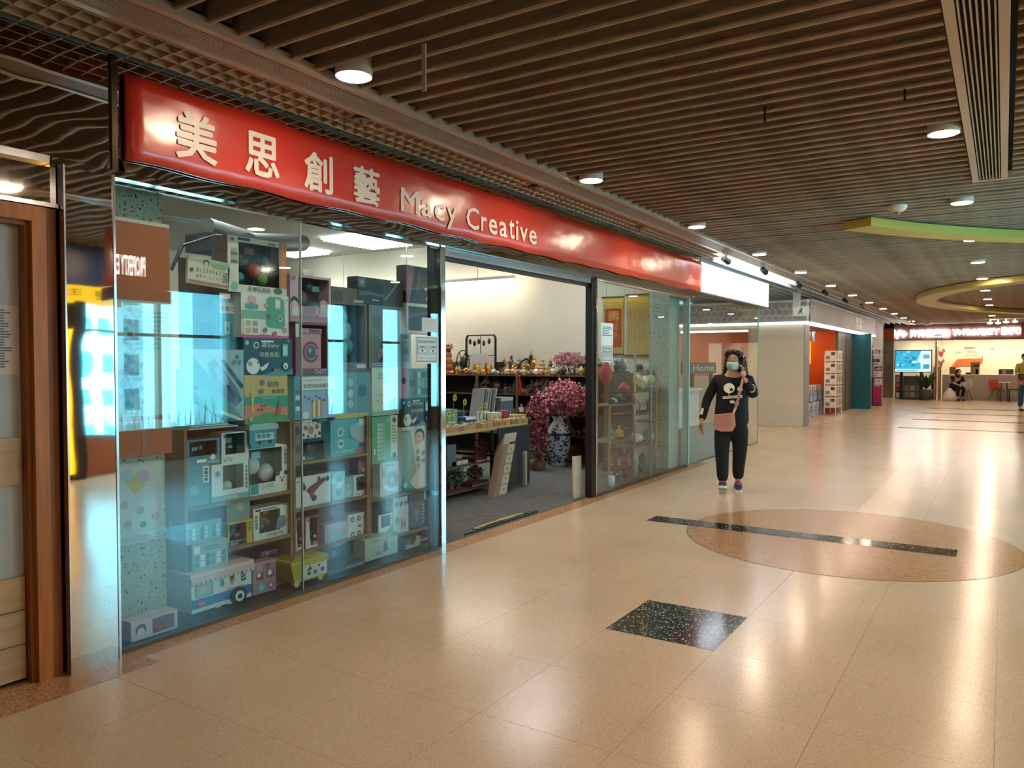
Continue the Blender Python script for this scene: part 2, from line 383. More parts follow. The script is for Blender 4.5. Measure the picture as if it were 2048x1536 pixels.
r.box(5.5, 15.5, -4.6, -3.35, .1, .32, M('#8a8474', .8)); tag(r.build('reed_planter', None), 'planter of tall reeds growing outside the corridor windows', 'grass', kind='stuff')
# white roller blind panels and shapes outside
MB().box(27.15, 36, 4.3, 4.4, 0, 3.6, M('#9a958c', .7)).build('wall_left', None)['kind'] = 'structure'
wb = empty('wall_back', (-3, 0, 0)); structure(wb); MB().box(-3.1, 39.6, 13, 13.1, 0, 3.66, WG).box(39.5, 39.6, -3.3, 13, 0, 3.66, WG).build('wall_panel', wb); MB().box(-3.1, -3, -3.3, 13, 0, 3.6, WG).build('wall_panel', wb)

# shopfront left side ---------------------------------------------------------
MIR = M((.62, .55, .48), .03, 1, bump=.010, bs=1.15, stretch=(1, 1, 1.6)); MIRP = M((.74, .72, .70), .03, 1, bump=.006, bs=1.3, stretch=(1, 1, 1.0))
fa_ = empty('trim_1', (0, 3.83, 2.45)); structure(fa_, 'mirror-polished fascia band above the shopfront')
for a, b in ((-1.5, .62), (.63, 2.22), (2.24, 5.2), (5.21, 8.2), (8.21, 11.1)): MB().box(a, b, 3.80, 3.86, 2.46, 3.04, MIR).build('mirror_panel', fa_)
MB().box(-1.5, 1.90, 3.76, 3.80, 2.425, 2.46, STEEL).build('steel_edge', fa_); MB().box(1.91, 10.7, 3.765, 3.80, 2.425, 2.46, MIRP).build('steel_edge', fa_)
MB().box(2.215, 2.245, 3.785, 3.80, 2.43, 3.04, M('#6b5c48', .2, 1)).build('steel_edge', fa_)
MB().box(-1.5, 11.1, 3.87, 3.95, 2.46, 3.6, WG).build('upper_panel', fa_)
MB().box(-1.5, 1.945, 3.80, 3.84, 2.24, 2.425, MIRP).build('mirror_panel', fa_)
MB().box(-1.5, 1.945, 3.78, 3.80, 2.225, 2.245, STEEL).build('steel_edge', fa_)
pl = empty('trim_2', (2.0, 3.75, 0)); structure(pl, 'mirror-clad pillar between the wooden door and the shop window')
MB().box(1.957, 2.19, 3.745, 3.95, 0, 2.42, MIRP).build('mirror_panel', pl)
MB().box(1.949, 1.957, 3.74, 3.86, 0, 2.43, STEEL).build('steel_edge', pl); MB().box(2.188, 2.20, 3.74, 3.86, 0, 2.43, STEEL).build('steel_edge', pl)
# wooden sliding door beside the pillar
dr = empty('door_1', (1.2, 3.84, 0)); structure(dr, 'wooden framed door with frosted glass and pale wood rails')
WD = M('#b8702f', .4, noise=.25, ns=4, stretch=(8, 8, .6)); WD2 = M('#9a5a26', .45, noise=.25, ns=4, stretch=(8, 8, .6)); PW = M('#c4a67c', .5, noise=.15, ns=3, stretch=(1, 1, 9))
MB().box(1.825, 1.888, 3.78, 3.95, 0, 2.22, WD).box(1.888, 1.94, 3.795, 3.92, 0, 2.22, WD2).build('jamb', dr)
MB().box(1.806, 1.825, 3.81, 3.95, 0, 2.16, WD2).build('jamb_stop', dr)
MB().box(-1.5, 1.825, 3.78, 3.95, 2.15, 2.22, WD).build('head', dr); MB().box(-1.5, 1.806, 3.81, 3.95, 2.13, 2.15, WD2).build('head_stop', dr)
MB().box(-1.5, 1.806, 3.87, 3.885, .02, 2.13, M('#c3c9c6', .35, noise=.06, ns=2)).build('frosted_pane', dr)
MB().box(-1.5, 1.79, 3.85, 3.87, .93, 1.15, PW).build('wood_rail', dr)
for z0, z1 in ((.02, .18), (.185, .34), (.345, .5)): MB().box(-1.5, 1.80, 3.85, 3.87, z0, z1, PW).build('wood_rail', dr)
n_ = MB(); Fn = Face((.9, 3.866, 1.35), (.8, 0, 0), (0, 0, .38)); n_.box(1.0, 1.80, 3.866, 3.869, 1.44, 1.76, M('#e6dfd6', .6))
Fn = Face((1.0, 3.866, 1.44), (.8, 0, 0), (0, 0, .32)); deco(n_, Fn, [('l', .55, .1, .8, .9, 16, '#8c8884'), ('l', .84, .1, .96, .95, 22, '#6d6a68')]); o = n_.build('paper_notice', None)
tag(o, 'white printed notice taped to the frosted glass of the wooden door', 'notice')
MB().box(-3, 1.75, 3.95, 4.05, 0, 3.6, WG).build('wall_left', None)['kind'] = 'structure'
# window 1: left display window
w1 = empty('window_1', (3.5, 3.81, 0)); structure(w1, 'left display window of the toy and gift shop')
MB().box(2.20, 3.455, 3.805, 3.815, .02, 2.425, GLT).build('pane', w1); MB().box(3.461, 4.90, 3.805, 3.815, .02, 2.425, GLT).build('pane', w1)
MB().box(3.456, 3.461, 3.802, 3.818, .02, 2.425, M('#a9c2be', .15)).build('joint', w1)
MB().box(2.20, 4.90, 3.79, 3.83, 0, .022, M('#5f5342', .3, .6)).build('sill', w1)
MB().box(4.90, 4.955, 3.79, 3.84, 0, 2.44, CHROME).build('edge_post', w1); MB().box(4.86, 4.90, 3.83, 3.90, 0, 2.42, BLACK).build('edge_post', w1)
MB().box(2.2, 4.955, 3.80, 3.85, 2.40, 2.43, MIRP).build('head_rail', w1)
# door opening
d2 = empty('door_2', (6.3, 3.83, 0)); structure(d2, 'open shop entrance with steel header')
MB().box(4.955, 7.70, 3.83, 3.92, 2.36, 2.43, STEELD).build('header_track', d2); MB().box(4.955, 7.70, 3.86, 3.90, 2.33, 2.36, BLACK).build('header_lip', d2)
MB().box(7.63, 7.685, 3.82, 3.90, 0, 2.42, BLACK).build('jamb', d2); MB().box(7.685, 7.71, 3.79, 3.83, 0, 2.43, CHROME).build('jamb', d2)
# folded shutter slats in the jamb gap
for k in range(14): MB().box(7.73, 7.76, 3.87, 3.95, .1+k*.16, .25+k*.16, M('#5b4a3c', .6)).build('shutter_slat', d2)
w2 = empty('window_2', (9.2, 3.81, 0)); structure(w2, 'right display window of the toy and gift shop')
MB().box(7.715, 9.30, 3.805, 3.815, .02, 2.425, GLT).build('pane', w2); MB().box(9.306, 10.66, 3.805, 3.815, .02, 2.425, GLT).build('pane', w2)
MB().box(9.301, 9.306, 3.802, 3.818, .02, 2.425, M('#a9c2be', .15)).build('joint', w2)
MB().box(7.7, 10.66, 3.79, 3.83, 0, .022, M('#5f5342', .3, .6)).build('sill', w2); MB().box(7.7, 10.68, 3.80, 3.85, 2.40, 2.43, STEEL).build('head_rail', w2)
MB().box(10.66, 10.69, 3.795, 3.83, 0, 2.43, M('#9cc6c2', .15)).build('edge_post', w2)
# interior shell
IW = M('#d3cab6', .8, noise=.04, ns=2); TZ = terrazzo('#a9b5a4', ['#2c2f2a', '#6d7567'], 46, .5, .17)
MB().box(10.6, 10.68, 4.25, 12.6, 0, 3.5, IW).build('wall_far', None)['kind'] = 'structure'
MB().box(2.0, 10.7, 12.6, 12.7, 0, 3.5, IW).build('wall_inner', None)['kind'] = 'structure'
MB().box(1.8, 1.9, 4.05, 12.6, 0, 3.5, IW).build('wall_near', None)['kind'] = 'structure'
ic = empty('ceiling_2', (6, 8, 3.5)); structure(ic); MB().box(1.9, 10.7, 3.95, 12.6, 3.5, 3.55, M('#c4c0b6', .9)).build('slab', ic)
pc = empty('trim_3', (2.4, 4.0, 0)); structure(pc, 'speckled terrazzo column behind the left display window')
MB().box(1.93, 2.60, 3.97, 4.5, 0, 3.5, TZ).build('column_face', pc)
pc = empty('trim_4', (10.5, 4.0, 0)); structure(pc, 'speckled terrazzo column behind the right display window')
MB().box(10.28, 10.68, 3.95, 4.25, 0, 3.1, TZ).build('column_face', pc)
# ================================================================= CEILING LAMPS
def ordw(n): return ['nearest', 'second', 'third', 'fourth', 'fifth', 'sixth', 'seventh', 'eighth', 'ninth', 'tenth', 'eleventh', 'twelfth', 'thirteenth', 'fourteenth', 'fifteenth'][n]
HS = M('#d9cfc0', .4); LE = emis(LAMPCOL, LAMP); lampproto = None
def lamp(x, y, label, rot=0):
    global lampproto
    if lampproto is None:
        r = empty('ceiling_downlight', (0, 0, 0)); h = MB(); h.lathe([(.098, 0), (.1, .02), (.1, .11), (.09, .12)], HS, n=20)
        h.build('housing', r, world=False)
        l = MB(); l.lathe([(.001, -.0035), (.085, -.003), (.088, -.001)], LE, n=20); l.build('lens', r, world=False); lampproto = r; o = r
    else: o = copy_tree(lampproto)
    o.location = (x, y, 3.02); tag(o, label, 'light', 'round downlights in the slatted ceiling'); return o
for k, x in enumerate((3.06, 5.87, 8.51, 11.15, 13.8, 16.5, 19.1, 21.7, 24.4, 27.1, 29.8, 32.5)):
    lamp(x, 2.95, 'round warm downlight in the row by the shopfronts, %s along from the camera' % ordw(k))
for k, x in enumerate((.6, 3.28, 5.93, 8.59, 11.27, 13.85, 16.6, 19.35, 22.05, 24.4, 27.2, 29.9, 32.6)):
    lamp(x, .365, 'round warm downlight in the middle row of the ceiling, %s along from the camera' % ordw(k))
for k, x in enumerate((.6, 3.28, 5.93, 8.59, 11.27, 14, 19.4, 24.8, 30.2)):
    lamp(x, -2.2, 'round warm downlight in the row by the windows, %s along from the camera' % ordw(k))
for k, (x, y) in enumerate(((16.4, 4.9), (13.0, 6.0), (16.6, 6.9))):
    o = lamp(x, y, 'round warm downlight over the recess before the grey wall, %s' % ['nearest the corridor', 'above the reception desk', 'deepest in the recess'][k]); o['group'] = 'downlights over the recess'; o.location.z = 3.02 if 0 else 2.99
# shop tubes on hanging battens, and louvred ceiling panels
for k, (y0, y1) in enumerate(((6.45, 7.85), (7.93, 9.33), (9.41, 10.81))):
    r = empty('fluorescent_lamp', (10.2, y0, 2.8)); MB().box(10.17, 10.23, y0, y1, 2.80, 2.85, WHITE).build('batten', r)
    MB().cyl((10.2, y0+.02, 2.775), (10.2, y1-.02, 2.775), .02, .02, emis((1, .93, .8), TUBE*3), 10).build('tube', r); MB().cyl((10.2, y0+.7, 2.85), (10.2, y0+.7, 3.5), .006, .006, STEELD, 6).build('hanger', r)
    tag(r, 'hanging fluorescent tube lamp along the cream shop wall, %s from the entrance' % ordw(k), 'light', 'tube lamps in the shop')
for k, (x, y) in enumerate(((5.0, 6.4), (9.45, 8.8), (3.6, 5.2), (9.45, 10.75), (9.2, 5.4))):  # panels near the front glass are added fill, out of view
    r = empty('troffer_light', (x, y, 3.46)); MB().box(x-.6, x+.6, y-.47, y+.47, 3.465, 3.498, emis((.93, .97, 1.0), TROF)).build('light_panel', r)
    for i in range(12): MB().box(x-.55+i*.1-.006, x-.55+i*.1+.006, y-.47, y+.47, 3.435, 3.475, WHITE).build('louver', r)
    for i in range(9): MB().box(x-.6, x+.6, y-.42+i*.105-.006, y-.42+i*.105+.006, 3.435, 3.475, WHITE).build('louver', r)
    tag(r, ['louvred ceiling light panel in the shop nearest the entrance', 'louvred ceiling light panel in the shop seen past the pink toy boxes', 'louvred ceiling light panel in the shop above the first shelf unit', 'louvred ceiling light panel at the very back of the shop', 'louvred ceiling light panel in the shop above the vase display'][k], 'light', 'louvred light panels in the shop')
for k, (x, y) in enumerate(((3.0, 4.9), (5.2, 7.4), (7.15, 9.7), (8.9, 10.2))):
    r = empty('recessed_spotlight', (x, y, 3.49)); MB().lathe([(.08, .1), (.085, .085)], WHITE, (x, y, 3.4)).build('ring', r); MB().lathe([(.001, .08), (.07, .081)], emis((1, .85, .65), 12), (x, y, 3.4)).build('lens', r)
    tag(r, 'small round spotlight in the shop ceiling, %s from the front glass' % ordw(k), 'light', 'spotlights in the shop ceiling')
# ================================================================= SHOP BANNER
bn = empty('shop_banner', (6.7, 3.76, 2.75)); tag(bn, 'long glossy red banner with white shop name above the glass shopfront', 'banner')
RED = M('#cf3420', .27, bump=.013, bs=2.6, stretch=(1, 1, 1.5), spec=1.0)
m = MB(); nx = 90; rows = [2.525, 2.6, 2.7, 2.8, 2.9, 2.965]
vs = []
for j, z in enumerate(rows):
    for i in range(nx+1):
        x = 2.28+(11.1-2.28)*i/nx; zz = z
        if j in (0, 5): zz += .006*math.sin(i*.9)+.004*math.sin(i*.37+j)
        vs.append((x, 3.772-.006*math.sin(j/5*math.pi)-.002*math.sin(i*.55+j*.8), zz))
N1 = len(vs); vs += [(a, 3.785, b) for a, _, b in vs]
fs = [(j*(nx+1)+i, j*(nx+1)+i+1, (j+1)*(nx+1)+i+1, (j+1)*(nx+1)+i) for j in range(5) for i in range(nx)]
fs += [tuple(N1+a for a in f[::-1]) for f in fs]
fs += [(i, N1+i, N1+i+1, i+1) for i in range(nx)]+[(5*(nx+1)+i, 5*(nx+1)+i+1, N1+5*(nx+1)+i+1, N1+5*(nx+1)+i) for i in range(nx)]
fs += [(j*(nx+1), (j+1)*(nx+1), N1+(j+1)*(nx+1), N1+j*(nx+1)) for j in range(5)]+[(j*(nx+1)+nx, N1+j*(nx+1)+nx, N1+(j+1)*(nx+1)+nx, (j+1)*(nx+1)+nx) for j in range(5)]
m.add(vs, fs, RED, True); m.build('banner_sheet', bn)
FB = Face((2.28, 3.7595, 2.5), (8.82, 0, 0), (0, 0, .5)); LW = M('#efe3d4', .35)
def onb(t, x0, x1, z0, z1, b):
    m = MB(); text(m, FB, t, (x0-2.28)/8.82, (z0-2.5)/.5, (x1-2.28)/8.82, (z1-2.5)/.5, LW, 0, fat=b, h=.0025); m.build('letter', bn)
for t, x0, x1, z0, z1 in (('美', 2.552, 2.81, 2.60, 2.862), ('思', 3.0, 3.254, 2.608, 2.862), ('創', 3.452, 3.70, 2.598, 2.85), ('藝', 3.893, 4.156, 2.595, 2.852)): onb(t, x0+.006, x1-.006, z0+.006, z1-.006, .0062)
X = 4.385
for t, wd, z0, z1 in (('M', .20, 2.618, 2.785), ('a', .125, 2.615, 2.738), ('c', .125, 2.615, 2.738), ('y', .13, 2.565, 2.735)):
    onb(t, X, X+wd, z0, z1, .0032); X += wd+.035
X = 5.205
for t, wd, z0, z1 in (('C', .175, 2.61, 2.787), ('r', .08, 2.615, 2.735), ('e', .125, 2.61, 2.738), ('a', .125, 2.61, 2.738), ('t', .08, 2.613, 2.775), ('i', .03, 2.613, 2.785), ('v', .125, 2.615, 2.735), ('e', .13, 2.61, 2.738)):
    onb(t, X, X+wd, z0, z1, .0032); X += wd+.037
m = MB()
for i in range(150): x = 6.45+i*.031; m.box(x, x+.012, 3.7585, 3.766, 2.585, 2.590, M('#e88a6a', .5))
m.build('dotted_line', bn)
m = MB()
for x in (2.6, 4.2, 5.9, 7.6, 9.3, 10.9): m.cyl((x, 3.786, 2.95), (x, 3.80, 3.03), .003, .003, STEELD, 6)
m.build('hanging_wire', bn)
m = MB(); m.prism([(2.255, 2.46), (2.285, 2.47), (2.275, 2.50), (2.262, 2.53), (2.25, 2.50)], .004, M('#d8d2c6', .6), 'y', 3.79); tag(m.build('paper_scrap', None), 'torn scrap of white paper stuck at the banner lower corner', 'paper')

# ================================================================= TOY BOXES IN THE LEFT WINDOW
YB = 4.03
CB = M('#8a6f52', .6, noise=.15, ns=3, stretch=(3, 3, .5)); CBD = M('#57432f', .6)
boards = []      # (x0, x1, z top)
def xat(px, py, Y=YB): return wy(px, py, Y).x
def unit(name, label, pl_, pr_, sh, zt):
    x0 = xat(pl_, 900); x1 = xat(pr_, 900); r = empty(name, ((x0+x1)/2, 4.2, 0)); tag(r, label, 'shelf unit', 'shelf units behind the left window')
    MB().box(x0-.02, x0, 4.0, 4.38, .004, zt, CB).build('side_panel', r); MB().box(x1, x1+.02, 4.0, 4.38, .004, zt, CB).build('side_panel', r)
    MB().box(x0, x1, 4.37, 4.38, .004, zt, CBD).build('back_panel', r)
    for z in [.05]+sh:
        MB().box(x0, x1, 4.0, 4.37, z-.018, z, CB).build('shelf', r); boards.append((x0, x1, z))
zz = lambda px, py: wy(px, py, YB).z
unit('shelf_unit', 'brown wooden shelf unit of toys beside the speckled column', 368, 574, [zz(470, 999), zz(510, 1083)], zz(470, 852)); 
unit('shelf_unit', 'brown wooden shelf unit of toys behind the pane joint', 585, 728, [zz(612, 922), zz(620, 1012), zz(612, 1098)], zz(650, 838))
unit('shelf_unit', 'brown wooden shelf unit of toys beside the shop entrance', 736, 853, [zz(780, 990), zz(780, 1072)], zz(790, 828))
for a, b, y, x in ((368, 574, 852, 470), (585, 728, 838, 650), (736, 853, 828, 790)):
    z = zz(x, y); boards.append((xat(a, 900), xat(b, 900), z)); MB().box(xat(a, 900)-.02, xat(b, 900)+.02, 3.99, 4.38, z-.018, z, CB)
tops = []
def snap(x0, x1, z0):
    best = None
    for a, b, z in boards+tops+[(0, 20, .024)]:
        ov = min(x1, b)-max(x0, a)
        if ov > .3*(x1-x0) and abs(z-z0) < .075 and (best is None or abs(z-z0) < abs(best-z0)): best = z
    return best
TOYC = ['#c23b3b', '#2f8fb3', '#e0b53a', '#58a05a', '#d77fa1', '#6a58a8', '#e8e4da', '#30343a']
PB = []; _DBG = False
def pbox(*a, **k): PB.append((a, k))
def flush():
    L = sorted(PB, key=lambda t: -t[0][2][3]); PB.clear()
    for a, k in L: pbox_(*a, **k)
def pbox_(name, label, px, base, ops=(), win=None, dep=.16, Y=YB, side=None, toys=(), film=False, dosnap=True, cat='toy box', lean=0, rest=None):
    x0p, x1p, yt, yb = px; xm = (x0p+x1p)/2
    x0 = wy(x0p, (yt+yb)/2, Y).x; x1 = wy(x1p, (yt+yb)/2, Y).x; z1 = wy(xm, yt, Y).z; z0 = wy(xm, yb, Y).z
    if z0 < .03: z0 = .024
    if 1:
        s = snap(x0, x1, z0)
        if s is not None: z0 = s+.0005
        elif _DBG: print('UNSUPPORTED', name, label[:60], round(x0, 2), round(x1, 2), round(z0, 3), [round(z0-t[2], 2) for t in tops if min(x1, t[1])-max(x0, t[0]) > .3*(x1-x0) and t[2] < z0][-3:])
    if z1 < z0+.03: z1 = z0+.03
    tops.append((x0, x1, z1))
    r = empty(name, ((x0+x1)/2, Y+dep/2, z0)); tag(r, label, cat)
    bm = M(base, .35) if isinstance(base, str) else base; sm = M(side or base, .45)
    Fc = Face((x0, Y, z0), (x1-x0, 0, 0), (0, 0, z1-z0)); b = MB()
    if win:
        u0, v0, u1, v1 = win[:4]; wc = M(win[4] if len(win) > 4 else '#1d2126', .5); X = lambda u: x0+(x1-x0)*u; Z = lambda v: z0+(z1-z0)*v; t = .006
        b.box(x0, X(u0), Y, Y+t, z0, z1, bm).box(X(u1), x1, Y, Y+t, z0, z1, bm).box(X(u0), X(u1), Y, Y+t, z0, Z(v0), bm).box(X(u0), X(u1), Y, Y+t, Z(v1), z1, bm)
        b.box(x0, x0+t, Y+t, Y+dep, z0, z1, sm).box(x1-t, x1, Y+t, Y+dep, z0, z1, sm).box(x0+t, x1-t, Y+t, Y+dep, z0, z0+t, sm).box(x0+t, x1-t, Y+t, Y+dep, z1-t, z1, sm).box(x0+t, x1-t, Y+dep-t, Y+dep, z0+t, z1-t, wc)
        b.build('carton', r)
        if toys:
            for ty in toys:
                tb = MB(); sh, u, v, s, c = ty[:5]; cxp = X(u); czp = Z(v); yy = Y+.03+min(dep*.35, .05); S = s*(z1-z0); mt = M(c, .3)
                if sh == 'ball': tb.ball((cxp, yy, czp), S, min(S, .035), S, mt)
                elif sh == 'box': tb.box(cxp-S, cxp+S, yy-.02, yy+.02, czp-S*.6, czp+S*.6, mt)
                elif sh == 'car':
                    tb.box(cxp-S, cxp+S, yy-.02, yy+.02, czp-S*.25, czp+S*.2, mt).box(cxp-S*.5, cxp+S*.45, yy-.018, yy+.018, czp+S*.2, czp+S*.55, M('#22282e', .2))
                    for q in (-.6, .6): tb.cyl((cxp+S*q, yy-.024, czp-S*.3), (cxp+S*q, yy+.02, czp-S*.3), S*.24, S*.24, BLACK, 10)
                elif sh == 'doll':
                    tb.ball((cxp, yy, czp+S*.7), S*.3, .02, S*.3, mt, 8, 5).lathe([(S*.1, -S*.9), (S*.35, -S*.8), (S*.2, .0), (S*.22, S*.3), (S*.08, S*.45)], mt, (cxp, yy, czp), 8, 1, .02/(S*.35) if S*.35 > .02 else 1)
                    for q in (-1, 1): tb.cyl((cxp+q*S*.2, yy, czp+S*.2), (cxp+q*S*.5, yy, czp-S*.2), S*.08, S*.05, mt, 6)
                elif sh == 'robot':
                    tb.box(cxp-S*.35, cxp+S*.35, yy-.02, yy+.02, czp-S*.2, czp+S*.45, mt).box(cxp-S*.2, cxp+S*.2, yy-.015, yy+.015, czp+S*.5, czp+S*.85, mt)
                    for q in (-1, 1): tb.box(cxp+q*S*.45-S*.12, cxp+q*S*.45+S*.12, yy-.015, yy+.015, czp-S*.3, czp+S*.4, mt).box(cxp+q*S*.2-S*.12, cxp+q*S*.2+S*.12, yy-.015, yy+.015, czp-S*.9, czp-S*.22, mt)
                tb.build('toy', r)
        if film: MB().add([(X(u0), Y+.003, Z(v0)), (X(u1), Y+.003, Z(v0)), (X(u1), Y+.003, Z(v1)), (X(u0), Y+.003, Z(v1))], [(0, 1, 2, 3)], FILM).build('window_film', r)
    else: b.box(x0, x1, Y, Y+dep, z0, z1, sm).add([Fc.p(0, 0, .0004), Fc.p(1, 0, .0004), Fc.p(1, 1, .0004), Fc.p(0, 1, .0004)], [(0, 1, 2, 3)], bm).build('carton', r)
    if ops:
        d = MB(); deco(d, Fc, ops, .001); d.build('front_print', r)
    return r
K = '#20242a'; Wt = '#eeeae2'; GY = '#9aa0a2'
# --- shelf unit beside the column, bottom to top
def bus():
    x0, x1 = xat(383, 1200, 3.93), xat(503, 1180, 3.93); z0 = .024; zt = wy(440, 1150, 3.93).z; r = empty('toy_bus_box', ((x0+x1)/2, 4.0, z0)); tag(r, 'large white and blue ice cream bus toy box with scalloped pink roof', 'toy box')
    b = MB().box(x0, x1, 3.93, 4.2, z0+.02, zt, M('#e6e9ea', .4)); b.build('carton', r)
    Fc = Face((x0, 3.93, z0), (x1-x0, 0, 0), (0, 0, zt-z0)); d = MB()
    deco(d, Fc, [('r', 0, .2, 1, .48, '#2f6cab'), ('r', 0, .2, 1, .215, '#d7dde0'), ('r', .05, .52, .34, .9, '#6f8f94'), ('r', .07, .55, .32, .87, '#a8c4c8'), ('c', .18, .68, .1, '#e0c79a'), ('c', .15, .76, .035, '#e0c79a'), ('c', .23, .76, .035, '#e0c79a'),
        ('r', .46, .66, .52, .84, '#5f6f5c'), ('c', .49, .84, .045, '#5f6f5c'), ('c', .66, .84, .065, '#4c3a2e'), ('p', [(.61, .8), (.71, .8), (.66, .62)], '#c79257'), ('r', .82, .66, .89, .92, '#39444a'), ('p', [(.82, .7), (.89, .78), (.89, .82), (.82, .74)], Wt), ('p', [(.82, .8), (.89, .88), (.89, .92), (.82, .84)], Wt),
        ('p', [(.15+.07*math.cos(a*math.pi/4+.39), .33+.085*math.sin(a*math.pi/4+.39)) for a in range(8)], '#c8403f'), ('t', 'STOP', .105, .31, .195, .35, Wt), ('t', 'Ice cream', .5, .3, .92, .42, '#1d4a86'), ('r', .36, .08, .46, .14, GY), ('r', .375, .09, .445, .13, Wt), ('r', .55, .08, .65, .14, GY), ('r', .565, .09, .635, .13, Wt), ('l', .55, .5, .95, .56, 2, '#7a8790')], .001); d.build('front_print', r)
    d = MB().box(x0-.012, x1+.012, 3.92, 4.21, zt, zt+.045, M('#e3c9c6', .5))
    d.prism([(x0-.012+(x1-x0+.024)*k/14+q, zt+w_) for k in range(14) for q, w_ in ((0, 0), (.008, -.02), (.024, -.02))]+[(x1+.012, 0+zt), (x1+.012, zt+.02), (x0-.012, zt+.02)], .008, M('#ddbdb9', .5), 'y', 3.912); d.build('scalloped_roof', r)
    xw = x0+.76*(x1-x0); d = MB().cyl((xw, 3.915, z0+.05), (xw, 3.94, z0+.05), .055, .055, BLACK, 20).cyl((xw, 3.91, z0+.05), (xw, 3.916, z0+.05), .032, .032, WHITE, 16).cyl((xw, 3.907, z0+.05), (xw, 3.911, z0+.05), .016, .016, BLACK, 12); d.build('wheel', r)
    tops.append((x0, x1, zt+.045))
bus()
pbox('flat_toy_box', 'flat pink and white boxed doll lying in front of the speckled column', (262, 355, 1232, 1296), '#d9c6cf', [('r', .45, .12, .93, .88, '#6b3550'), ('c', .6, .5, .2, '#a83a62'), ('c', .8, .45, .15, '#7c4a86'), ('c', .2, .5, .3, '#3a2d30'), ('c', .2, .4, .22, '#e6c9b4')], dep=.1, Y=3.85)
pbox('patterned_box', 'teal patterned box standing on the roof of the bus box', (385, 456, 1083, 1135), '#8fb0b4', [('g', .05, .1, .95, .6, 6, 2, ['#5e8f98', '#dfe8e6', '#47707a']), ('r', .04, .65, .2, .9, Wt), ('l', .3, .68, .9, .88, 2, '#55757c')], dep=.2, Y=3.97)
pbox('patterned_box', 'pale teal patterned box on top of the lower teal box', (372, 443, 1042, 1083), '#84a4ab', [('g', .05, .15, .95, .75, 8, 3, ['#60828c', '#c7d8da', '#8fb4bb'])], dep=.16, Y=3.99)
pbox('vehicle_pack', 'clear blister pack of pink toy vehicles beside the bus box', (506, 552, 1122, 1215), '#b08a9a', [('c', .28, .82, .1, '#d9a0a6'), ('c', .62, .82, .1, '#c4464e'), ('r', .15, .45, .45, .68, '#a54450'), ('c', .25, .6, .07, Wt), ('r', .55, .45, .9, .68, '#8a5a68'), ('c', .72, .6, .08, Wt), ('c', .33, .2, .15, '#7fa8c4'), ('c', .33, .2, .1, '#a8c6d8'), ('c', .75, .2, .11, '#b04a56'), ('c', .75, .2, .06, Wt), ('r', 0, .93, 1, 1, '#c79bb4')], dep=.08, Y=3.97)
pbox('small_box', 'small purple carton on the dark lower shelf behind the vehicle pack', (522, 558, 1100, 1121), '#7d6c92', [('c', .35, .5, .25, '#d6cfe0'), ('c', .7, .5, .25, '#a4638c')], dep=.1, Y=4.12, rest=1, dosnap=False)
pbox('toy_box', 'small square box with green and pink picture on the third shelf', (453, 500, 998, 1047), '#b98f9c', [('r', .08, .06, 1, .94, '#86a892'), ('c', .55, .6, .22, '#c9bfa0'), ('c', .45, .35, .16, '#7ab0b0'), ('c', .75, .3, .1, '#d49a9a')], dep=.1, rest=1, dosnap=False, Y=4.05)
pbox('toy_box', 'yellow edged window box with a blue bird toy on the third shelf', (456, 505, 1042, 1093), '#cdb04a', [('r', .02, .02, .75, .2, K), ('t', '積木', .1, .05, .4, .17, Wt), ('l', .78, .5, .97, .9, 4, '#8a6a20')], win=(.05, .22, .75, .92), toys=[('ball', .4, .6, .24, '#4b7182'), ('ball', .3, .4, .14, '#a9783f'), ('box', .6, .35, .1, '#c9a23c')], dep=.12)
pbox('toy_box', 'white box of painted dinosaur eggs with a carrying handle on the third shelf', (507, 578, 1012, 1078), '#e4e6dc', [('t', '恐龍蛋', .35, .04, .85, .16, '#4b5a5a'), ('r', .05, .9, .2, .96, K), ('l', .25, .9, .7, .97, 1, '#55605a'), ('p', [(.7, 1), (1, .92), (1, 1)], '#8aa070'), ('g', .03, .35, .12, .8, 1, 4, ['#7f9c8c', '#a0826a']), ('c', .78, .45, .2, '#7b83a0'), ('p', [(.6, .2), (.9, .3), (.8, .5), (.62, .4)], '#6a7590')], win=(.16, .2, .74, .88, '#5b6f66'), toys=[('ball', .3, .75, .11, '#6a9a5a'), ('ball', .5, .78, .11, '#c7a04a'), ('ball', .42, .55, .12, '#c2643c'), ('ball', .28, .5, .1, '#d98a5a'), ('ball', .55, .45, .11, '#4c9a8a'), ('ball', .4, .33, .1, '#5aa0b0')], dep=.12, film=True)
pbox('toy_box', 'teal window box with a drone standing upright at the column end of the second shelf', (374, 420, 930, 1003), '#4f8ea6', [('r', .7, .55, .95, .95, Wt), ('g', .72, .58, .93, .92, 1, 4, [K, '#4d7d90']), ('c', .3, .4, .12, '#7fb8c4')], dep=.12)
pbox('toy_box', 'white and teal window box with an airplane toy beside the spotted puppy box', (423, 497, 926, 1000), '#dfe8ea', [('r', 0, 0, 1, .16, '#6fb3b4'), ('c', .16, .75, .08, '#6fa7b4'), ('g', .9, .25, .98, .9, 1, 6, ['#7a8c90']), ('t', '飛機', .3, .04, .7, .14, Wt)], win=(.3, .3, .86, .95, '#5f7c86'), toys=[('ball', .6, .35, .14, '#e6eceb'), ('box', .6, .35, .06, '#9fd8d8')], dep=.12, film=True)
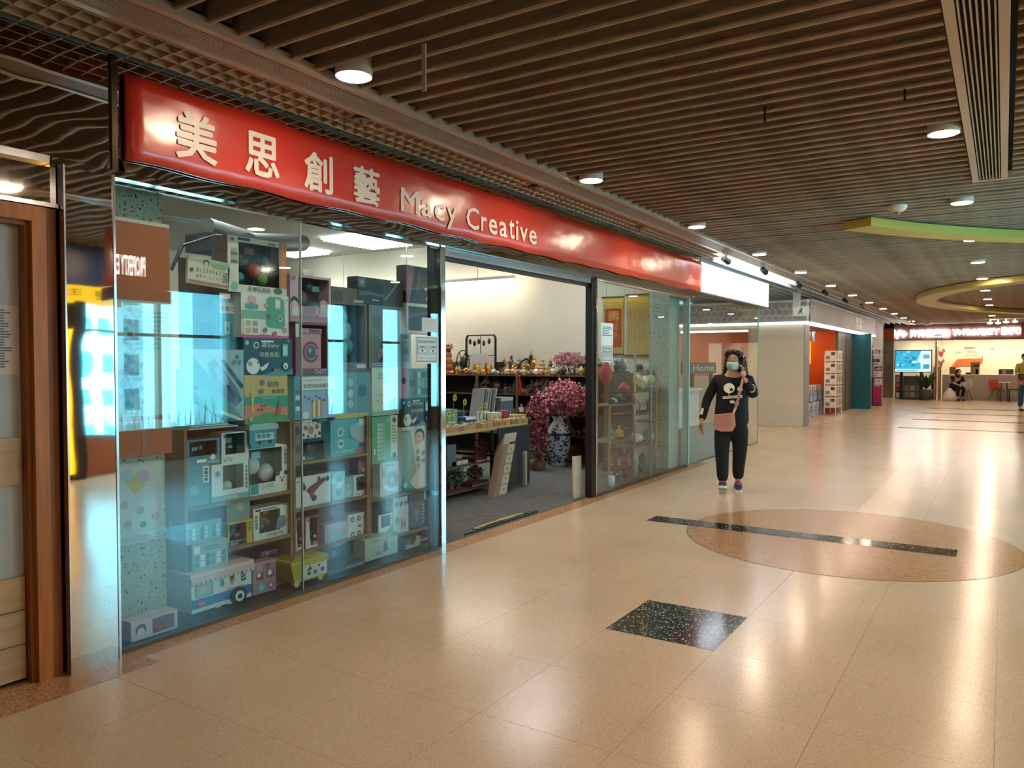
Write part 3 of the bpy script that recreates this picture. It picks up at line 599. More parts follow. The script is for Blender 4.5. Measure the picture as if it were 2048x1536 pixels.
pbox('toy_box', 'white box with a black and white spotted puppy in its window', (499, 576, 893, 990), '#e9eae6', [('t', '小吉狗', .3, .1, .62, .22, '#6a7a80'), ('r', .02, .03, .22, .24, '#3d99a2'), ('c', .82, .27, .17, Wt), ('c', .72, .4, .06, K), ('c', .93, .4, .05, K), ('c', .78, .3, .02, K), ('c', .87, .3, .02, K), ('c', .83, .24, .03, K), ('g', .88, .58, .96, .92, 1, 4, ['#6d7f88', '#8b9aa0']), ('r', .04, .78, .25, .92, '#76b9bd')], win=(.0, .24, .84, .97, '#4a5258'), toys=[('ball', .25, .6, .19, '#f0efec'), ('ball', .6, .42, .2, '#efeeea'), ('ball', .35, .66, .035, '#17181a'), ('ball', .55, .5, .03, '#17181a'), ('ball', .68, .42, .03, '#17181a'), ('ball', .28, .74, .05, '#17181a'), ('ball', .14, .66, .05, '#17181a')], dep=.13, film=True)
pbox('toy_box', 'dark teal window box with a small panda print on the top shelf', (372, 440, 878, 932), '#417b88', [('c', .78, .25, .12, Wt), ('c', .72, .36, .05, K), ('c', .85, .36, .05, K), ('r', .3, .08, .58, .2, Wt), ('l', .62, .03, .95, .1, 1, '#d5dcd8')], win=(.1, .35, .9, .92, '#35545c'), toys=[('box', .4, .6, .12, '#6f9ea6'), ('ball', .62, .62, .1, '#8cb8b4')], dep=.12, rest=1)
pbox('toy_box', 'white edged window box with a handled toy drill on the top shelf', (443, 497, 864, 930), '#d9dedd', [('g', .06, .05, .4, .2, 3, 2, ['#8f9c9c', '#b7c2c0']), ('c', .12, .88, .05, '#5e686c'), ('p', [(.82, 1), (1, 1), (1, .1), (.9, .1), (.9, .8)], Wt)], win=(.14, .28, .86, .96, '#2f5560'), toys=[('box', .45, .7, .14, '#5b8f9c'), ('box', .52, .5, .08, '#b7cfd0'), ('ball', .55, .8, .08, '#3d7482')], dep=.12, film=True)
def tin(name, label, px, body, lid, Y=4.0, dep=.14):
    x0 = wy(px[0], px[3], Y).x; x1 = wy(px[1], px[3], Y).x; zt = wy((px[0]+px[1])/2, px[2], Y).z; zb = wy((px[0]+px[1])/2, px[3], Y).z; s = snap(x0, x1, zb); zb = s if s is not None else zb
    r = empty(name, ((x0+x1)/2, Y+dep/2, zb)); tag(r, label, 'toy box')
    hm = zb+(zt-zb)*.75; c = .015; pr = [(x0+c, zb), (x1-c, zb), (x1, zb+c*2), (x1+.003, hm), (x0-.003, hm), (x0, zb+c*2)]
    MB().prism(pr, dep, M(body, .35), 'y', Y).build('body', r); MB().prism([(x0-.01, hm), (x1+.01, hm), (x1+.008, zt-c), (x1-c, zt), (x0+c, zt), (x0-.008, zt-c)], dep+.02, M(lid, .35), 'y', Y-.01).build('lid', r)
    tops.append((x0, x1, zt)); return r, Face((x0, Y, zb), (x1-x0, 0, 0), (0, 0, hm-zb))
r, Fc = tin('lunch_tin', 'teal bus shaped lunch tin with a pale lid on the top shelf', (500, 553, 847, 895), '#4f99a2', '#a9c6c8')
d = MB(); deco(d, Fc, [('r', .2, .35, .9, .8, '#cfe0de'), ('g', .24, .5, .78, .78, 3, 1, ['#5a8c96']), ('r', .2, .33, .9, .4, '#47646a'), ('c', .35, .3, .1, K), ('c', .75, .3, .1, K)], .001); d.build('front_print', r)
st = empty('paper_stack', (xat(420, 855), 4.1, zz(470, 852)))
for k in range(4): MB().box(xat(369+k*3, 855), xat(468-k*9, 855), 3.99+k*.004, 4.3, zz(470, 852)+.001+k*.008, zz(470, 852)+.007+k*.008, M(['#c7cfd2', '#8a979c', '#d9dfe0', '#6c7f86'][k], .4)).build('sheet', st)
tag(st, 'low stack of flat plastic sleeves on the shelf unit below the racing car box', 'paper stack'); tops.append((xat(369, 855), xat(468, 855), zz(470, 852)+.033))
# --- stacked above the first unit
pbox('toy_box', 'large pale blue box with a racing car track picture', (382, 488, 699, 848), '#a4b6bf', [('p', [(0, 0), (1, 0), (0, .95)], '#5f8a8e'), ('p', [(0, .55), (0, .3), (.6, .0), (.85, .0)], '#27434a'), ('p', [(.05, .45), (.2, .48), (.8, .08), (.7, .03), (.4, .12)], '#4fa07a'), ('p', [(.3, .8), (.42, .88), (.86, .46), (.95, .28), (.82, .2), (.62, .34), (.36, .62)], '#5b5e72'), ('p', [(.42, .75), (.52, .78), (.72, .55), (.66, .46), (.5, .58)], '#8f93a8'), ('p', [(.62, .52), (.7, .5), (.86, .35), (.78, .3)], '#25292f'), ('p', [(.55, .85), (.6, .87), (.98, .5), (.95, .44)], '#2d3f46'), ('p', [(.5, .12), (.56, .16), (1, -.0), (.9, 0)], '#d5dde0'), ('c', .86, .9, .03, '#4a525a'), ('t', '賽車', .76, .78, .94, .86, '#5a6268')], dep=.08)
pbox('toy_box', 'blue leaf patterned box standing behind the racing car box', (364, 410, 738, 850), '#46707a', [('c', .6, .85, .06, '#8fb7bb'), ('c', .75, .8, .05, '#6fa0a8'), ('l', .15, .2, .6, .6, 6, '#2f4e58')], dep=.06, Y=4.14)
pbox('game_box', 'yellow green and orange board game box with a giraffe picture', (489, 575, 750, 846), '#d3b25c', [('r', 0, 0, 1, .56, '#3f9a7c'), ('p', [(0, .38), (.35, .42), (.7, .3), (1, .32), (1, .12), (.5, .22), (0, .05)], '#d98560'), ('p', [(0, 0), (1, 0), (1, .12), (.5, .2), (0, .08)], '#5a9a48'), ('t', '動物', .52, .74, .78, .87, '#5b4a36'), ('t', '軌道車', .62, .6, .92, .7, '#4a3a2a'), ('t', 'Slippery rail car', .4, .5, .72, .54, Wt), ('r', .14, .22, .2, .6, '#e3bd55'), ('c', .16, .64, .05, '#e3bd55'), ('c', .4, .85, .06, '#8c6f8a'), ('r', .32, .62, .42, .7, '#4f86a8'), ('c', .3, .28, .018, K), ('c', .38, .28, .018, K), ('c', .38, .36, .018, K), ('c', .46, .36, .018, K), ('c', .12, .1, .05, '#a6cf8e'), ('p', [(.7, .14), (.8, .12), (.84, .4), (.78, .46)], '#b0653c')], dep=.08)
BABY = lambda: [('c', .07, .86, .06, '#8fd0d0'), ('c', .25, .8, .09, '#dfe6e4'), ('c', .25, .8, .06, '#26303a'), ('t', '歲Baby', .35, .72, .72, .88, '#d9e4dc'), ('t', '視覺焦點', .3, .48, .72, .62, '#e0d9c0'), ('r', .35, .88, .6, .93, '#e8e6df'), ('c', .18, .24, .22, '#efeee8'), ('p', [(.3, .2), (.36, .1), (.46, .2), (.5, .34), (.44, .3), (.38, .24)], '#efeee8'), ('c', .12, .3, .07, '#a9a79f'), ('c', .27, .33, .028, K), ('r', .78, .5, .9, .85, '#5da7ac'), ('r', .8, .54, .88, .8, '#bfe3e2'), ('p', [(.36, .0), (1, .0), (1, .18), (.85, .08), (.7, .16), (.5, .06)], '#4a8f9c'), ('p', [(.58, .16), (.72, .16), (.69, .1), (.6, .1)], '#c4526a'), ('c', .84, .24, .09, '#e6ecec'), ('c', .84, .22, .04, '#5b8c98'), ('c', .9, .93, .03, '#9bb8bb')]
pbox('flash_card_box', 'dark blue flash card box with a white elephant, below the game console box', (487, 584, 676, 749), '#22404c', BABY(), dep=.09)
pbox('toy_box', 'white and green box picturing a handheld game console and small cakes', (482, 577, 589, 674), '#e6e4da', [('r', 0, .42, .62, .62, '#7cb39c'), ('p', [(.52, .9), (.58, .96), (.82, .96), (.9, .88), (.92, .3), (.84, .22), (.55, .24), (.5, .32)], '#5aa585'), ('r', .7, .68, .82, .92, '#e7b9b4'), ('r', .72, .72, .8, .88, '#efece4'), ('p', [(0, 0), (1, 0), (1, .05), (.3, .08), (0, .08)], '#d8427c'), ('c', .22, .84, .12, '#e7a9b9'), ('r', .08, .66, .34, .76, '#6f9c9e'), ('c', .2, .72, .08, '#58a0a4'), ('r', .04, .06, .36, .42, '#efede6'), ('g', .06, .08, .34, .4, 2, 2, ['#c9b08c', '#b59a94', '#8da88e']), ('c', .56, .5, .06, '#9a5a86'), ('c', .8, .46, .07, '#e9e6d8'), ('c', .8, .47, .045, '#47705c'), ('c', .48, .18, .06, '#5d8a78'), ('c', .9, .2, .06, '#c88d7f'), ('c', .68, .1, .06, '#d9566a'), ('c', .5, .75, .05, '#d4a5a0'), ('t', '兒', .93, .88, .97, .94, '#6b6b66')], dep=.1)
pbox('toy_box', 'large window box with an orange side and a toy guitar, topmost of its stack', (456, 573, 478, 588), '#ded6c6', [('r', .88, .14, 1, 1, '#d07c3a'), ('r', .86, .14, .9, .98, '#c46e30'), ('r', .16, .93, .36, .98, K), ('r', .66, .91, .8, .96, '#c45a34'), ('c', .1, .1, .08, '#8fb8b0'), ('t', '音樂玩具箱', .32, .03, .7, .12, '#4a5a42'), ('c', .84, .08, .1, '#4c6b56', .06), ('g', .03, .5, .16, .78, 1, 4, ['#6a5d48', '#b7a68a']), ('c', .07, .93, .03, '#6a5d48')], win=(.17, .14, .87, .9, '#2a2233'), toys=[('ball', .55, .45, .14, '#b4472f'), ('ball', .7, .3, .12, '#7ea838'), ('ball', .35, .6, .16, '#26303c'), ('box', .45, .78, .1, '#7c2b40'), ('ball', .3, .3, .1, '#4aa7a0'), ('ball', .77, .65, .08, '#2f6b8c')], dep=.16, film=True, side='#6e4a34')
def card(name, label, px, ops, base, tilt, cat, Y=YB, dep=.02):
    xm = (px[0]+px[1])/2; ym = (px[2]+px[3])/2; x0 = wy(px[0], ym, Y).x; x1 = wy(px[1], ym, Y).x; z0 = wy(xm, px[3], Y).z; z1 = wy(xm, px[2], Y).z; w_, h = x1-x0, z1-z0
    r = empty(name, ((x0+x1)/2, Y, z0)); m = MB(); m.v = []; m.box(-w_/2, w_/2, 0, dep, 0, h, M(base, .4)); m.build('card', r, world=False); d = MB(); deco(d, Face((-w_/2, 0, 0), (w_, 0, 0), (0, 0, h)), ops, .001); d.build('front_print', r, world=False)
    r.rotation_euler = (0, math.radians(tilt), 0); tag(r, label, cat); return r
pbox('toy_box', 'tall blue mosaic craft box with a white title band, half hidden by the stack', (440, 479, 598, 702), '#5fa9c2', [('r', 0, .72, 1, 1, '#dde6e8'), ('t', '馬賽克', 0, .76, .72, .86, '#39424a'), ('c', .75, .9, .04, '#6b8a94'), ('r', .2, .32, .5, .56, '#b8d6dc'), ('r', .32, .38, .4, .46, '#2f86a8'), ('g', .5, .2, .95, .5, 4, 4, ['#4a90ac', '#78b8cc', '#9fcbd6'])], dep=.06, Y=4.1)
pbox('tall_box', 'plain dark teal box under the blue mosaic craft box', (446, 484, 702, 848), '#4a6a74', dep=.06, Y=4.13)
# small brown chair back behind the calculator card
card('calculator_toy', 'cream toy calculator card with numbers and a girl face beside the guitar box', (374, 457, 518, 572), [('r', 0, .82, 1, 1, '#b9b58c'), ('c', .42, .82, .14, '#2a2622'), ('c', .42, .78, .1, '#e9cdb2'), ('p', [(.5, .85), (.95, .9), (.9, .68), (.6, .7)], '#8fb08a'), ('t', '0 1 2 3 4 5 6 7', .2, .46, .78, .62, '#37383c'), ('t', '8 9 + - x ÷ = ?', .2, .24, .78, .38, '#5a5652'), ('g', .82, .2, .97, .62, 2, 4, ['#7a766c', '#a69c8c']), ('r', .03, .04, .97, .14, '#b4685a'), ('c', .08, .5, .07, '#4a4238')], '#dfd4bc', 4, 'toy')
pbox('cardboard_box', 'tall plain brown box behind the calculator card', (364, 440, 520, 848), '#56473c', dep=.03, Y=4.24)
# --- second unit
def bucket():
    Y = 3.9; x0 = wy(582, 1150, Y).x; x1 = wy(654, 1140, Y).x; zt = wy(618, 1122, Y).z; z0 = .024; r = empty('storage_bucket', ((x0+x1)/2, 4.0, z0)); tag(r, 'yellow plastic tote bucket with a lid and a picture panel at the window foot', 'bucket')
    MB().prism([(x0+.03, z0+.02), (x1-.02, z0+.02), (x1-.005, zt), (x0+.003, zt)], .2, M('#b7a535', .4), 'y', Y).build('body', r)
    MB().box(x0-.008, x1+.006, Y-.012, Y+.21, zt, zt+.02, M('#c9ba55', .35)).build('lid', r); MB().prism([(x0+.03, zt+.02), (x1-.02, zt+.02), (x1-.05, zt+.038), (x0+.06, zt+.038)], .16, M('#a89a3c', .4), 'y', Y+.02).build('handle', r)
    m = MB(); deco(m, Face((x0+.1, Y, z0+.03), (x1-x0-.1, 0, 0), (0, 0, zt-z0-.035)), [('r', 0, 0, 1, 1, '#d9d8cf'), ('r', 0, .8, 1, 1, '#c7b84a'), ('c', .25, .3, .12, '#4a4a4a'), ('c', .5, .3, .14, '#7c7c76'), ('c', .8, .35, .12, '#5a4c42'), ('p', [(.15, .5), (.3, .75), (.36, .5)], '#4f4640'), ('c', .65, .65, .08, '#3f3f44')], .001); m.build('picture_panel', r)
    for q in (.15, .8): MB().cyl((x0+(x1-x0)*q, Y-.005, z0+.018), (x0+(x1-x0)*q, Y+.02, z0+.018), .022, .022, M('#d9cf90', .4), 14).build('wheel', r)
    tops.append((x0, x1, zt+.038))
pbox('flat_box', 'flat grey board game box lying at the window foot', (657, 728, 1142, 1166), '#5f7076', [('r', .5, .3, .98, .85, '#8fa6a8'), ('l', .55, .4, .9, .75, 2, '#5e7478')], dep=.22, Y=3.92, side='#4d5a60')
pbox('toy_box', 'pale teal picture box standing behind the flat grey box', (645, 702, 1088, 1150), '#7ba9b2', [('c', .4, .5, .18, '#bcd6d8'), ('c', .7, .4, .12, '#4a8694'), ('l', .1, .8, .9, .95, 2, Wt)], dep=.07, Y=4.16)
for k, (a, b) in enumerate(((586, 607), (609, 637))):
    pbox('microphone_box', 'red and black toy microphone box, %s of the pair' % ['nearer to the column', 'nearer to the pink set box'][k], (a, b, 1036-k*5, 1101-k*5), '#8f2a34', [('p', [(.05, .0), (.45, 0), (.28, .9), (.12, .9)], '#d9d6d0'), ('c', .22, .88, .06, '#e8e6e0'), ('c', .22, .88, .04, '#8f2a34'), ('r', .05, .03, .9, .1, '#e3dfda'), ('l', .6, .1, .9, .2, 2, '#d9b0b0'), ('t', '唱', .6, .3, .8, .4, Wt)], win=(.4, .22, .94, .92, '#26262c'), toys=[('ball', .68, .7, .12, '#3a3a44'), ('box', .68, .42, .09, '#5a5a66')], dep=.1)
pbox('carry_case', 'dark red rounded carry case behind the pink set box', (638, 690, 1012, 1088), '#7a3038', [('c', .5, .85, .1, '#9a4a50'), ('l', .2, .3, .8, .6, 3, '#9c585c')], dep=.06, Y=4.14)
pbox('toy_box', 'pink and pale blue set box with small round pictures', (649, 695, 1046, 1090), '#c3a4b4', [('c', .3, .75, .12, '#8fb8c4'), ('c', .65, .75, .12, '#a8c8cc'), ('r', .1, .12, .9, .5, '#8fb6bd'), ('c', .85, .4, .12, '#d4707a'), ('c', .3, .3, .1, '#e0c4c8')], dep=.1)
pbox('toy_box', 'square white box printed with six round wheels and a long racer', (696, 739, 1026, 1074), '#e2e6e3', [('c', u, v, .11, '#5d6468') for u in (.2, .5, .8) for v in (.22, .8)]+[('c', u, v, .055, '#c0c6c6') for u in (.2, .5, .8) for v in (.22, .8)]+[('c', .5, .51, .09, '#4b5358', .045)], dep=.1)
pbox('flat_box', 'thin grey box lying flat at the back of the lower shelf', (612, 700, 1016, 1030), '#7d8588', dep=.06, Y=4.26, rest=1, dosnap=False)
pbox('toy_car_box', 'white box with a large red and black remote control buggy', (590, 661, 950, 1014), '#dfe0e4', [('r', 0, 0, .13, 1, '#b9b6b4'), ('r', .02, .05, .11, .95, '#dcdad6'), ('c', .065, .85, .03, K), ('p', [(.3, .52), (.45, .34), (.66, .58), (.86, .78), (.8, .88), (.58, .74), (.4, .64)], '#7c2f3c'), ('c', .24, .62, .09, '#2c2126'), ('c', .22, .72, .07, '#3a2a2e'), ('c', .52, .24, .1, '#241d20'), ('c', .52, .24, .05, '#6d3a42'), ('c', .9, .82, .09, '#241d20'), ('c', .66, .86, .06, '#342428'), ('p', [(.36, .5), (.5, .45), (.5, .28), (.42, .28)], '#a23d44')], dep=.2, side='#9a7a5a')
pbox('toy_box', 'black edged box with a red crab toy picture', (601, 648, 838, 880), '#262b2e', [('r', .0, .12, .86, .86, '#dcd9cf'), ('c', .42, .5, .2, '#b07a62'), ('c', .2, .62, .12, '#9a4f40'), ('c', .68, .62, .12, '#9a4f40'), ('c', .34, .78, .035, K), ('c', .52, .78, .035, K), ('c', .1, .3, .08, K), ('c', .3, .22, .06, K), ('c', .6, .22, .06, K), ('c', .78, .32, .08, K), ('r', .02, .88, .45, .97, '#e0dccf'), ('r', .7, .78, .98, .98, '#3e5a56')], dep=.09, side='#8a6a48')
pbox('cardboard_box', 'plain brown carton under the top shelf edge, next to the crab box', (585, 601, 842, 920), '#8c6c4c', [('c', .6, .75, .1, '#3c2c20'), ('c', .6, .3, .1, '#4a3626')], dep=.16)
pbox('toy_box', 'black window box holding a dark robot below the crab box', (603, 650, 881, 921), '#23272c', [('r', .0, .0, .95, .2, '#15181b'), ('t', 'RC ROBOT', .1, .06, .5, .14, '#d9dcd8'), ('c', -.02+.1, .15, .09, '#d7d3c8')], win=(.04, .22, .93, .95, '#3f4a54'), toys=[('robot', .5, .6, .3, '#38485a')], dep=.09, film=True)
pbox('toy_box', 'cyan window box with round cooking pictures and a pink corner', (661, 738, 838, 912), '#4fb3c6', [('c', .25, .66, .13, '#bfe6ea'), ('c', .25, .66, .08, '#4fa6b8'), ('c', .25, .34, .13, '#bfe6ea'), ('r', .2, .3, .3, .38, '#2f7686'), ('t', '小廚師', .12, .06, .6, .17, '#d8eef0'), ('r', .62, .02, 1, .13, '#b9485c'), ('r', .72, .18, .86, .3, '#2d4048'), ('p', [(.45, .8), (.95, .98), (1, .3), (.8, .3), (.5, .5)], '#a4c2d0'), ('p', [(.6, .45), (.95, .62), (.95, .5), (.7, .35)], '#d4b0a8'), ('r', .72, .8, .98, .98, '#dfe8ea')], dep=.1)
pbox('toy_box', 'pink and white doll box behind the cyan cooking box', (652, 672, 872, 915), '#d9a6bb', [('r', .1, .4, .9, .8, '#e9dfe4')], dep=.08, Y=4.13)
pbox('toy_box', 'pale box of green toy cars on the middle shelf', (664, 690, 944, 1003), '#a9cfcf', [('c', .5, .75, .15, '#4f8a8c'), ('c', .5, .3, .16, '#5a9a94'), ('c', .5, .5, .1, Wt), ('c', .35, .7, .05, K), ('c', .65, .7, .05, K)], dep=.1)
pbox('toy_box', 'teal window carton between the toy car box and the turtle box', (689, 706, 954, 1000), '#8ab4bc', [('c', .5, .6, .1, '#d0e2e2'), ('c', .5, .25, .2, '#bcd0d0')], dep=.1)
pbox('toy_box', 'white edged window box with a green turtle toy', (707, 738, 949, 996), '#dfe7e4', [('p', [(.6, 0), (1, 0), (1, .35)], '#5fa07e'), ('l', .15, .05, .5, .14, 1, '#7b8a88')], win=(.18, .25, .84, .92, '#3f6c70'), toys=[('ball', .5, .6, .22, '#5b7c66')], dep=.1, film=True)
pbox('toy_box', 'small maroon picture box standing on the turtle box', (716, 738, 920, 950), '#5d3d50', [('c', .5, .55, .3, '#a8707c'), ('c', .5, .3, .15, Wt)], dep=.09)
# stacked above the second unit
pbox('mosaic_box', 'blue craft mosaic box with a pixel bee and a white title label', (588, 670, 752, 836), '#7fb6c4', [('r', 0, 0, .17, 1, '#4f9cae'), ('g', .02, .2, .14, .7, 1, 4, ['#dfe6e6', '#5f6f78']), ('r', .18, .68, 1, .98, '#ecebe6'), ('t', 'Collage Mosaic', .22, .87, .7, .93, '#6a6c70'), ('t', '創意拼貼馬賽克', .22, .72, .85, .82, '#2d2f33'), ('r', .18, 0, 1, .64, '#a5b6da'), ('r', .4, .04, .66, .44, '#c89038'), ('r', .44, .04, .49, .44, '#f0e2b0'), ('r', .56, .04, .61, .44, '#f0e2b0'), ('r', .78, .3, .94, .58, '#c9c24a'), ('c', .26, .1, .09, Wt)]+[('r', .22+.09*a, .5-.05*(a % 3), .26+.09*a, .55-.05*(a % 3), '#44567c') for a in range(6)], dep=.08)
pbox('toy_appliance_box', 'maroon window box with a pink toy washing machine', (591, 656, 645, 752), '#7c3f4b', [('t', 'DI677', .58, .04, .94, .13, '#e9c9c6'), ('r', .0, .72, .1, .96, '#e2d4c4')], win=(.16, .14, .96, .95, '#4f2a34'), dep=.13)
pbox('doll_kitchen_box', 'pink window box with a boy and a girl printed at its foot', (580, 662, 552, 645), '#d5a9b8', [('r', 0, 0, 1, .16, '#c0899a'), ('t', '甜蜜小廚房', .3, .05, .78, .14, '#3f9a9a'), ('c', .1, .42, .11, '#26242a'), ('c', .1, .36, .09, '#e0c0b0'), ('p', [(.02, .12), (.2, .12), (.17, .3), (.05, .3)], '#d9d4da'), ('c', .8, .38, .12, '#b7a4ac'), ('c', .8, .32, .09, '#e6cdc0'), ('p', [(.66, .12), (.95, .12), (.88, .28), (.72, .28)], '#cfc3cf'), ('r', .32, .18, .6, .34, '#a98c9c'), ('c', .08, .92, .05, '#8c7a82')], win=(.2, .34, .95, .95, '#5f4b50'), toys=[('ball', .42, .5, .2, '#7a5a54'), ('ball', .58, .8, .1, '#3f5f66'), ('box', .75, .75, .1, '#7aa6ac')], dep=.12, film=True)
pbox('toy_box', 'brown window box with a plush shark behind plastic', (664, 734, 576, 744), '#6d5b50', [('r', .03, .82, .3, .96, '#4a3a32'), ('l', .6, .82, .92, .88, 1, '#c9b8a4'), ('r', .68, .05, .95, .1, '#d8d2c8')], win=(.08, .12, .92, .8, '#3f4c54'), toys=[('ball', .4, .65, .12, '#6fb9c2'), ('ball', .5, .5, .13, '#8fc8cc'), ('ball', .58, .32, .1, '#58a0ac')], dep=.1, film=True)  # cyan balls stand in for a reflection on the plastic film
pbox('toy_box', 'pale blue window box with gauge dials between the mosaic box and the number game', (668, 738, 745, 836), '#6f9ca8', [('c', .45, .78, .09, '#aac6ca'), ('c', .45, .55, .09, '#bcd2d4'), ('c', .45, .32, .09, '#aac6ca'), ('r', .05, .02, .95, .12, '#c9b95a'), ('c', .8, .6, .14, '#3f7484')], dep=.09)
pbox('toy_box', 'black box holding toy rifles, high beside the purple phone box', (714, 806, 558, 612), '#20282c', [('p', [(.05, .3), (.3, .36), (.55, .3), (.55, .42), (.2, .5), (.05, .45)], '#4c6b56'), ('r', .02, .62, .18, .96, '#5d6468'), ('c', .1, .8, .1, '#9aa2a4'), ('p', [(.6, .2), (.9, .9), (.86, .94), (.57, .25)], '#70807c'), ('r', .3, .16, .45, .2, '#d9d0b8')], dep=.1, rest=1, dosnap=False)
pbox('figure_box', 'tall grey box with a monster figure picture below the black rifle box', (738, 800, 612, 734), '#77868c', [('c', .55, .35, .14, '#4a4450'), ('c', .4, .2, .1, '#a78c98'), ('p', [(.3, .1), (.5, .3), (.8, .15), (.6, .05)], '#2f3038'), ('c', .5, .7, .12, '#93a2a6'), ('l', .1, .02, .9, .08, 2, '#c0cacb')], dep=.09)
pbox('phone_toy_box', 'purple and black boxed toy phone, highest by the entrance', (812, 872, 534, 606), '#33323c', [('p', [(0, 1), (.3, 1), (.1, 0), (0, 0)], '#a2607c'), ('r', .9, .1, 1, .35, '#b3566c'), ('p', [(.28, .3), (.46, .26), (.52, .9), (.36, .94)], '#1d1d22'), ('p', [(.3, .32), (.44, .3), (.5, .86), (.38, .9)], '#4b4750'), ('c', .75, .6, .16, '#6e6a72'), ('c', .75, .6, .12, '#2a2830'), ('r', .6, .38, .88, .44, '#d8d2c6'), ('p', [(.6, .1), (.9, .12), (.85, .26), (.66, .24)], '#a8927c')], dep=.1, rest=1, dosnap=False, side='#241f22')
pbox('ocean_box', 'white framed dark box beneath the purple phone box', (813, 870, 608, 668), '#dfdcdc', [('r', .06, .1, .93, .9, '#2f4048'), ('p', [(.06, .6), (.93, .82), (.93, .74), (.06, .5)], '#7f4a6a'), ('t', '百科', .55, .3, .85, .48, '#d8dedc'), ('r', .75, .88, .96, .97, '#5a5f66')], dep=.09, rest=1, dosnap=False)
pbox('purple_bottle_pack', 'clear tube of purple beads beside the eyes poster', (804, 822, 668, 737), '#b8ccd4', [('r', .2, .2, .8, .8, '#8fa4c4'), ('r', .25, .85, .75, .98, '#7a4a72'), ('c', .5, .5, .1, '#5f88a0')], dep=.05)
pbox('number_game_box', 'white and green memory game box with a small chick', (744, 797, 735, 826), '#dfe8dc', [('t', '記憶數字學', .22, .76, .88, .9, '#6f8f8a'), ('t', '遊戲書', .4, .66, .68, .74, '#5f8078'), ('p', [(.02, .1), (.35, .58), (.55, .5), (.6, .1)], '#e6e2bc'), ('c', .82, .5, .11, '#f0efe4'), ('c', .78, .52, .015, K), ('c', .86, .52, .015, K), ('c', .82, .46, .02, '#d9a04a'), ('c', .8, .2, .14, '#9cc0b4'), ('r', 0, 0, 1, .08, '#8cc2b0'), ('c', .2, .3, .02, '#8a8c7c'), ('c', .35, .25, .02, '#8a8c7c'), ('c', .3, .42, .02, '#8a8c7c')], dep=.09)
pbox('flash_card_box', 'small dark blue flash card box with a white elephant, near the entrance', (803, 862, 796, 848), '#20303c', BABY(), dep=.06, rest=1, dosnap=False)
pbox('toy_box', 'pink and green box crowded with cartoon style animals', (799, 864, 737, 794), '#4aa082', [('r', 0, .0, .26, 1, '#c986ae'), ('c', .13, .6, .12, '#3a3a40'), ('g', .3, .08, .98, .92, 6, 3, ['#8f8c74', '#4f7f86', '#c9c2b0', '#2f5f5a', '#6a4f58', '#98b8ac'])], dep=.06, rest=1, dosnap=False)
# --- third unit
pbox('toy_box', 'green box printed with a tall grid of small symbol tiles', (744, 795, 832, 926), '#5fa56c', [('r', .72, .1, 1, 1, '#dce6e0'), ('g', .2, .06, .5, .86, 3, 9, ['#dde6dc', '#c3d6c6', '#9cbfa4']), ('c', .86, .9, .06, '#3d4f56'), ('c', .86, .14, .06, '#2f3d44'), ('r', .06, .2, .12, .32, Wt), ('l', .76, .4, .96, .8, 6, '#8aa6a0'), ('r', .55, .85, .7, .95, '#7cb888')], dep=.09, rest=1, dosnap=False)
pbox('puzzle_box', 'pale puzzle box with a round owl picture', (760, 797, 924, 984), '#d3d7d0', [('c', .65, .45, .28, '#a9a59a'), ('c', .65, .55, .16, '#8f9c98'), ('c', .65, .45, .08, '#d6d0c0'), ('g', .08, .55, .4, .85, 3, 3, ['#b7a8a0', '#9cb4b0']), ('l', .3, .86, .9, .95, 1, '#7b7f7c')], dep=.08)
pbox('slime_box', 'tall white slime kit box with a woman face and black vertical lettering', (803, 860, 852, 972), '#dfe6e2', [('p', [(0, 0), (.48, 0), (.1, .25), (0, .3)], '#3d9aa8'), ('r', 0, .2, .3, .95, '#7fa0a4'), ('p', [(.0, .9), (.3, .95), (.5, .3), (.3, .12), (0, .25)], '#8fb0b0'), ('c', .62, .84, .12, '#3a2d30'), ('c', .6, .81, .1, '#dcb4a4'), ('c', .56, .83, .012, K), ('c', .66, .83, .012, K), ('r', .55, .76, .64, .772, '#a04a4a'), ('c', .94, .72, .04, '#c45a6a'), ('t', '水', .5, .56, .62, .64, K), ('t', '晶', .5, .44, .62, .52, K), ('t', '泥', .5, .32, .62, .4, K), ('t', '繽', .68, .52, .8, .6, K), ('t', '紛', .68, .4, .8, .48, K), ('l', .86, .2, .93, .65, 12, '#8aa8a4'), ('c', .1, .1, .05, '#d9dedb')], dep=.09)
pbox('toy_box', 'small white card box with three round pictures', (786, 817, 986, 1020), '#dde4e6', [('r', .1, .78, .9, .92, '#2f3a44'), ('c', .2, .4, .15, '#8a9aa4'), ('c', .5, .4, .15, '#6f808c'), ('c', .8, .4, .15, '#8a9aa4')], dep=.08, rest=1, dosnap=False)
pbox('toy_box', 'small white card box with pink figures under the three circle box', (786, 817, 1022, 1060), '#d6dfe0', [('c', .25, .6, .16, '#8fa0a8'), ('c', .6, .5, .14, '#c99a9a'), ('r', .5, .2, .6, .5, '#9a7c80'), ('r', .7, .2, .78, .5, '#7f6c74')], dep=.08, rest=1, dosnap=False)
pbox('toy_box', 'dark photo box with a white figure by the entrance post', (818, 850, 1003, 1042), '#3f4c54', [('c', .45, .6, .16, '#7d8c94'), ('r', .4, .2, .5, .5, '#9aa6ac'), ('l', .85, .1, .95, .9, 6, '#c0c8c8')], dep=.1, rest=1, dosnap=False)
pbox('toy_box', 'dark slim box with a white edge above the photo box', (815, 852, 978, 1002), '#3d3640', [('r', .88, .0, 1, .9, '#d5d6d4')], dep=.12, rest=1, dosnap=False, side='#4a4148')
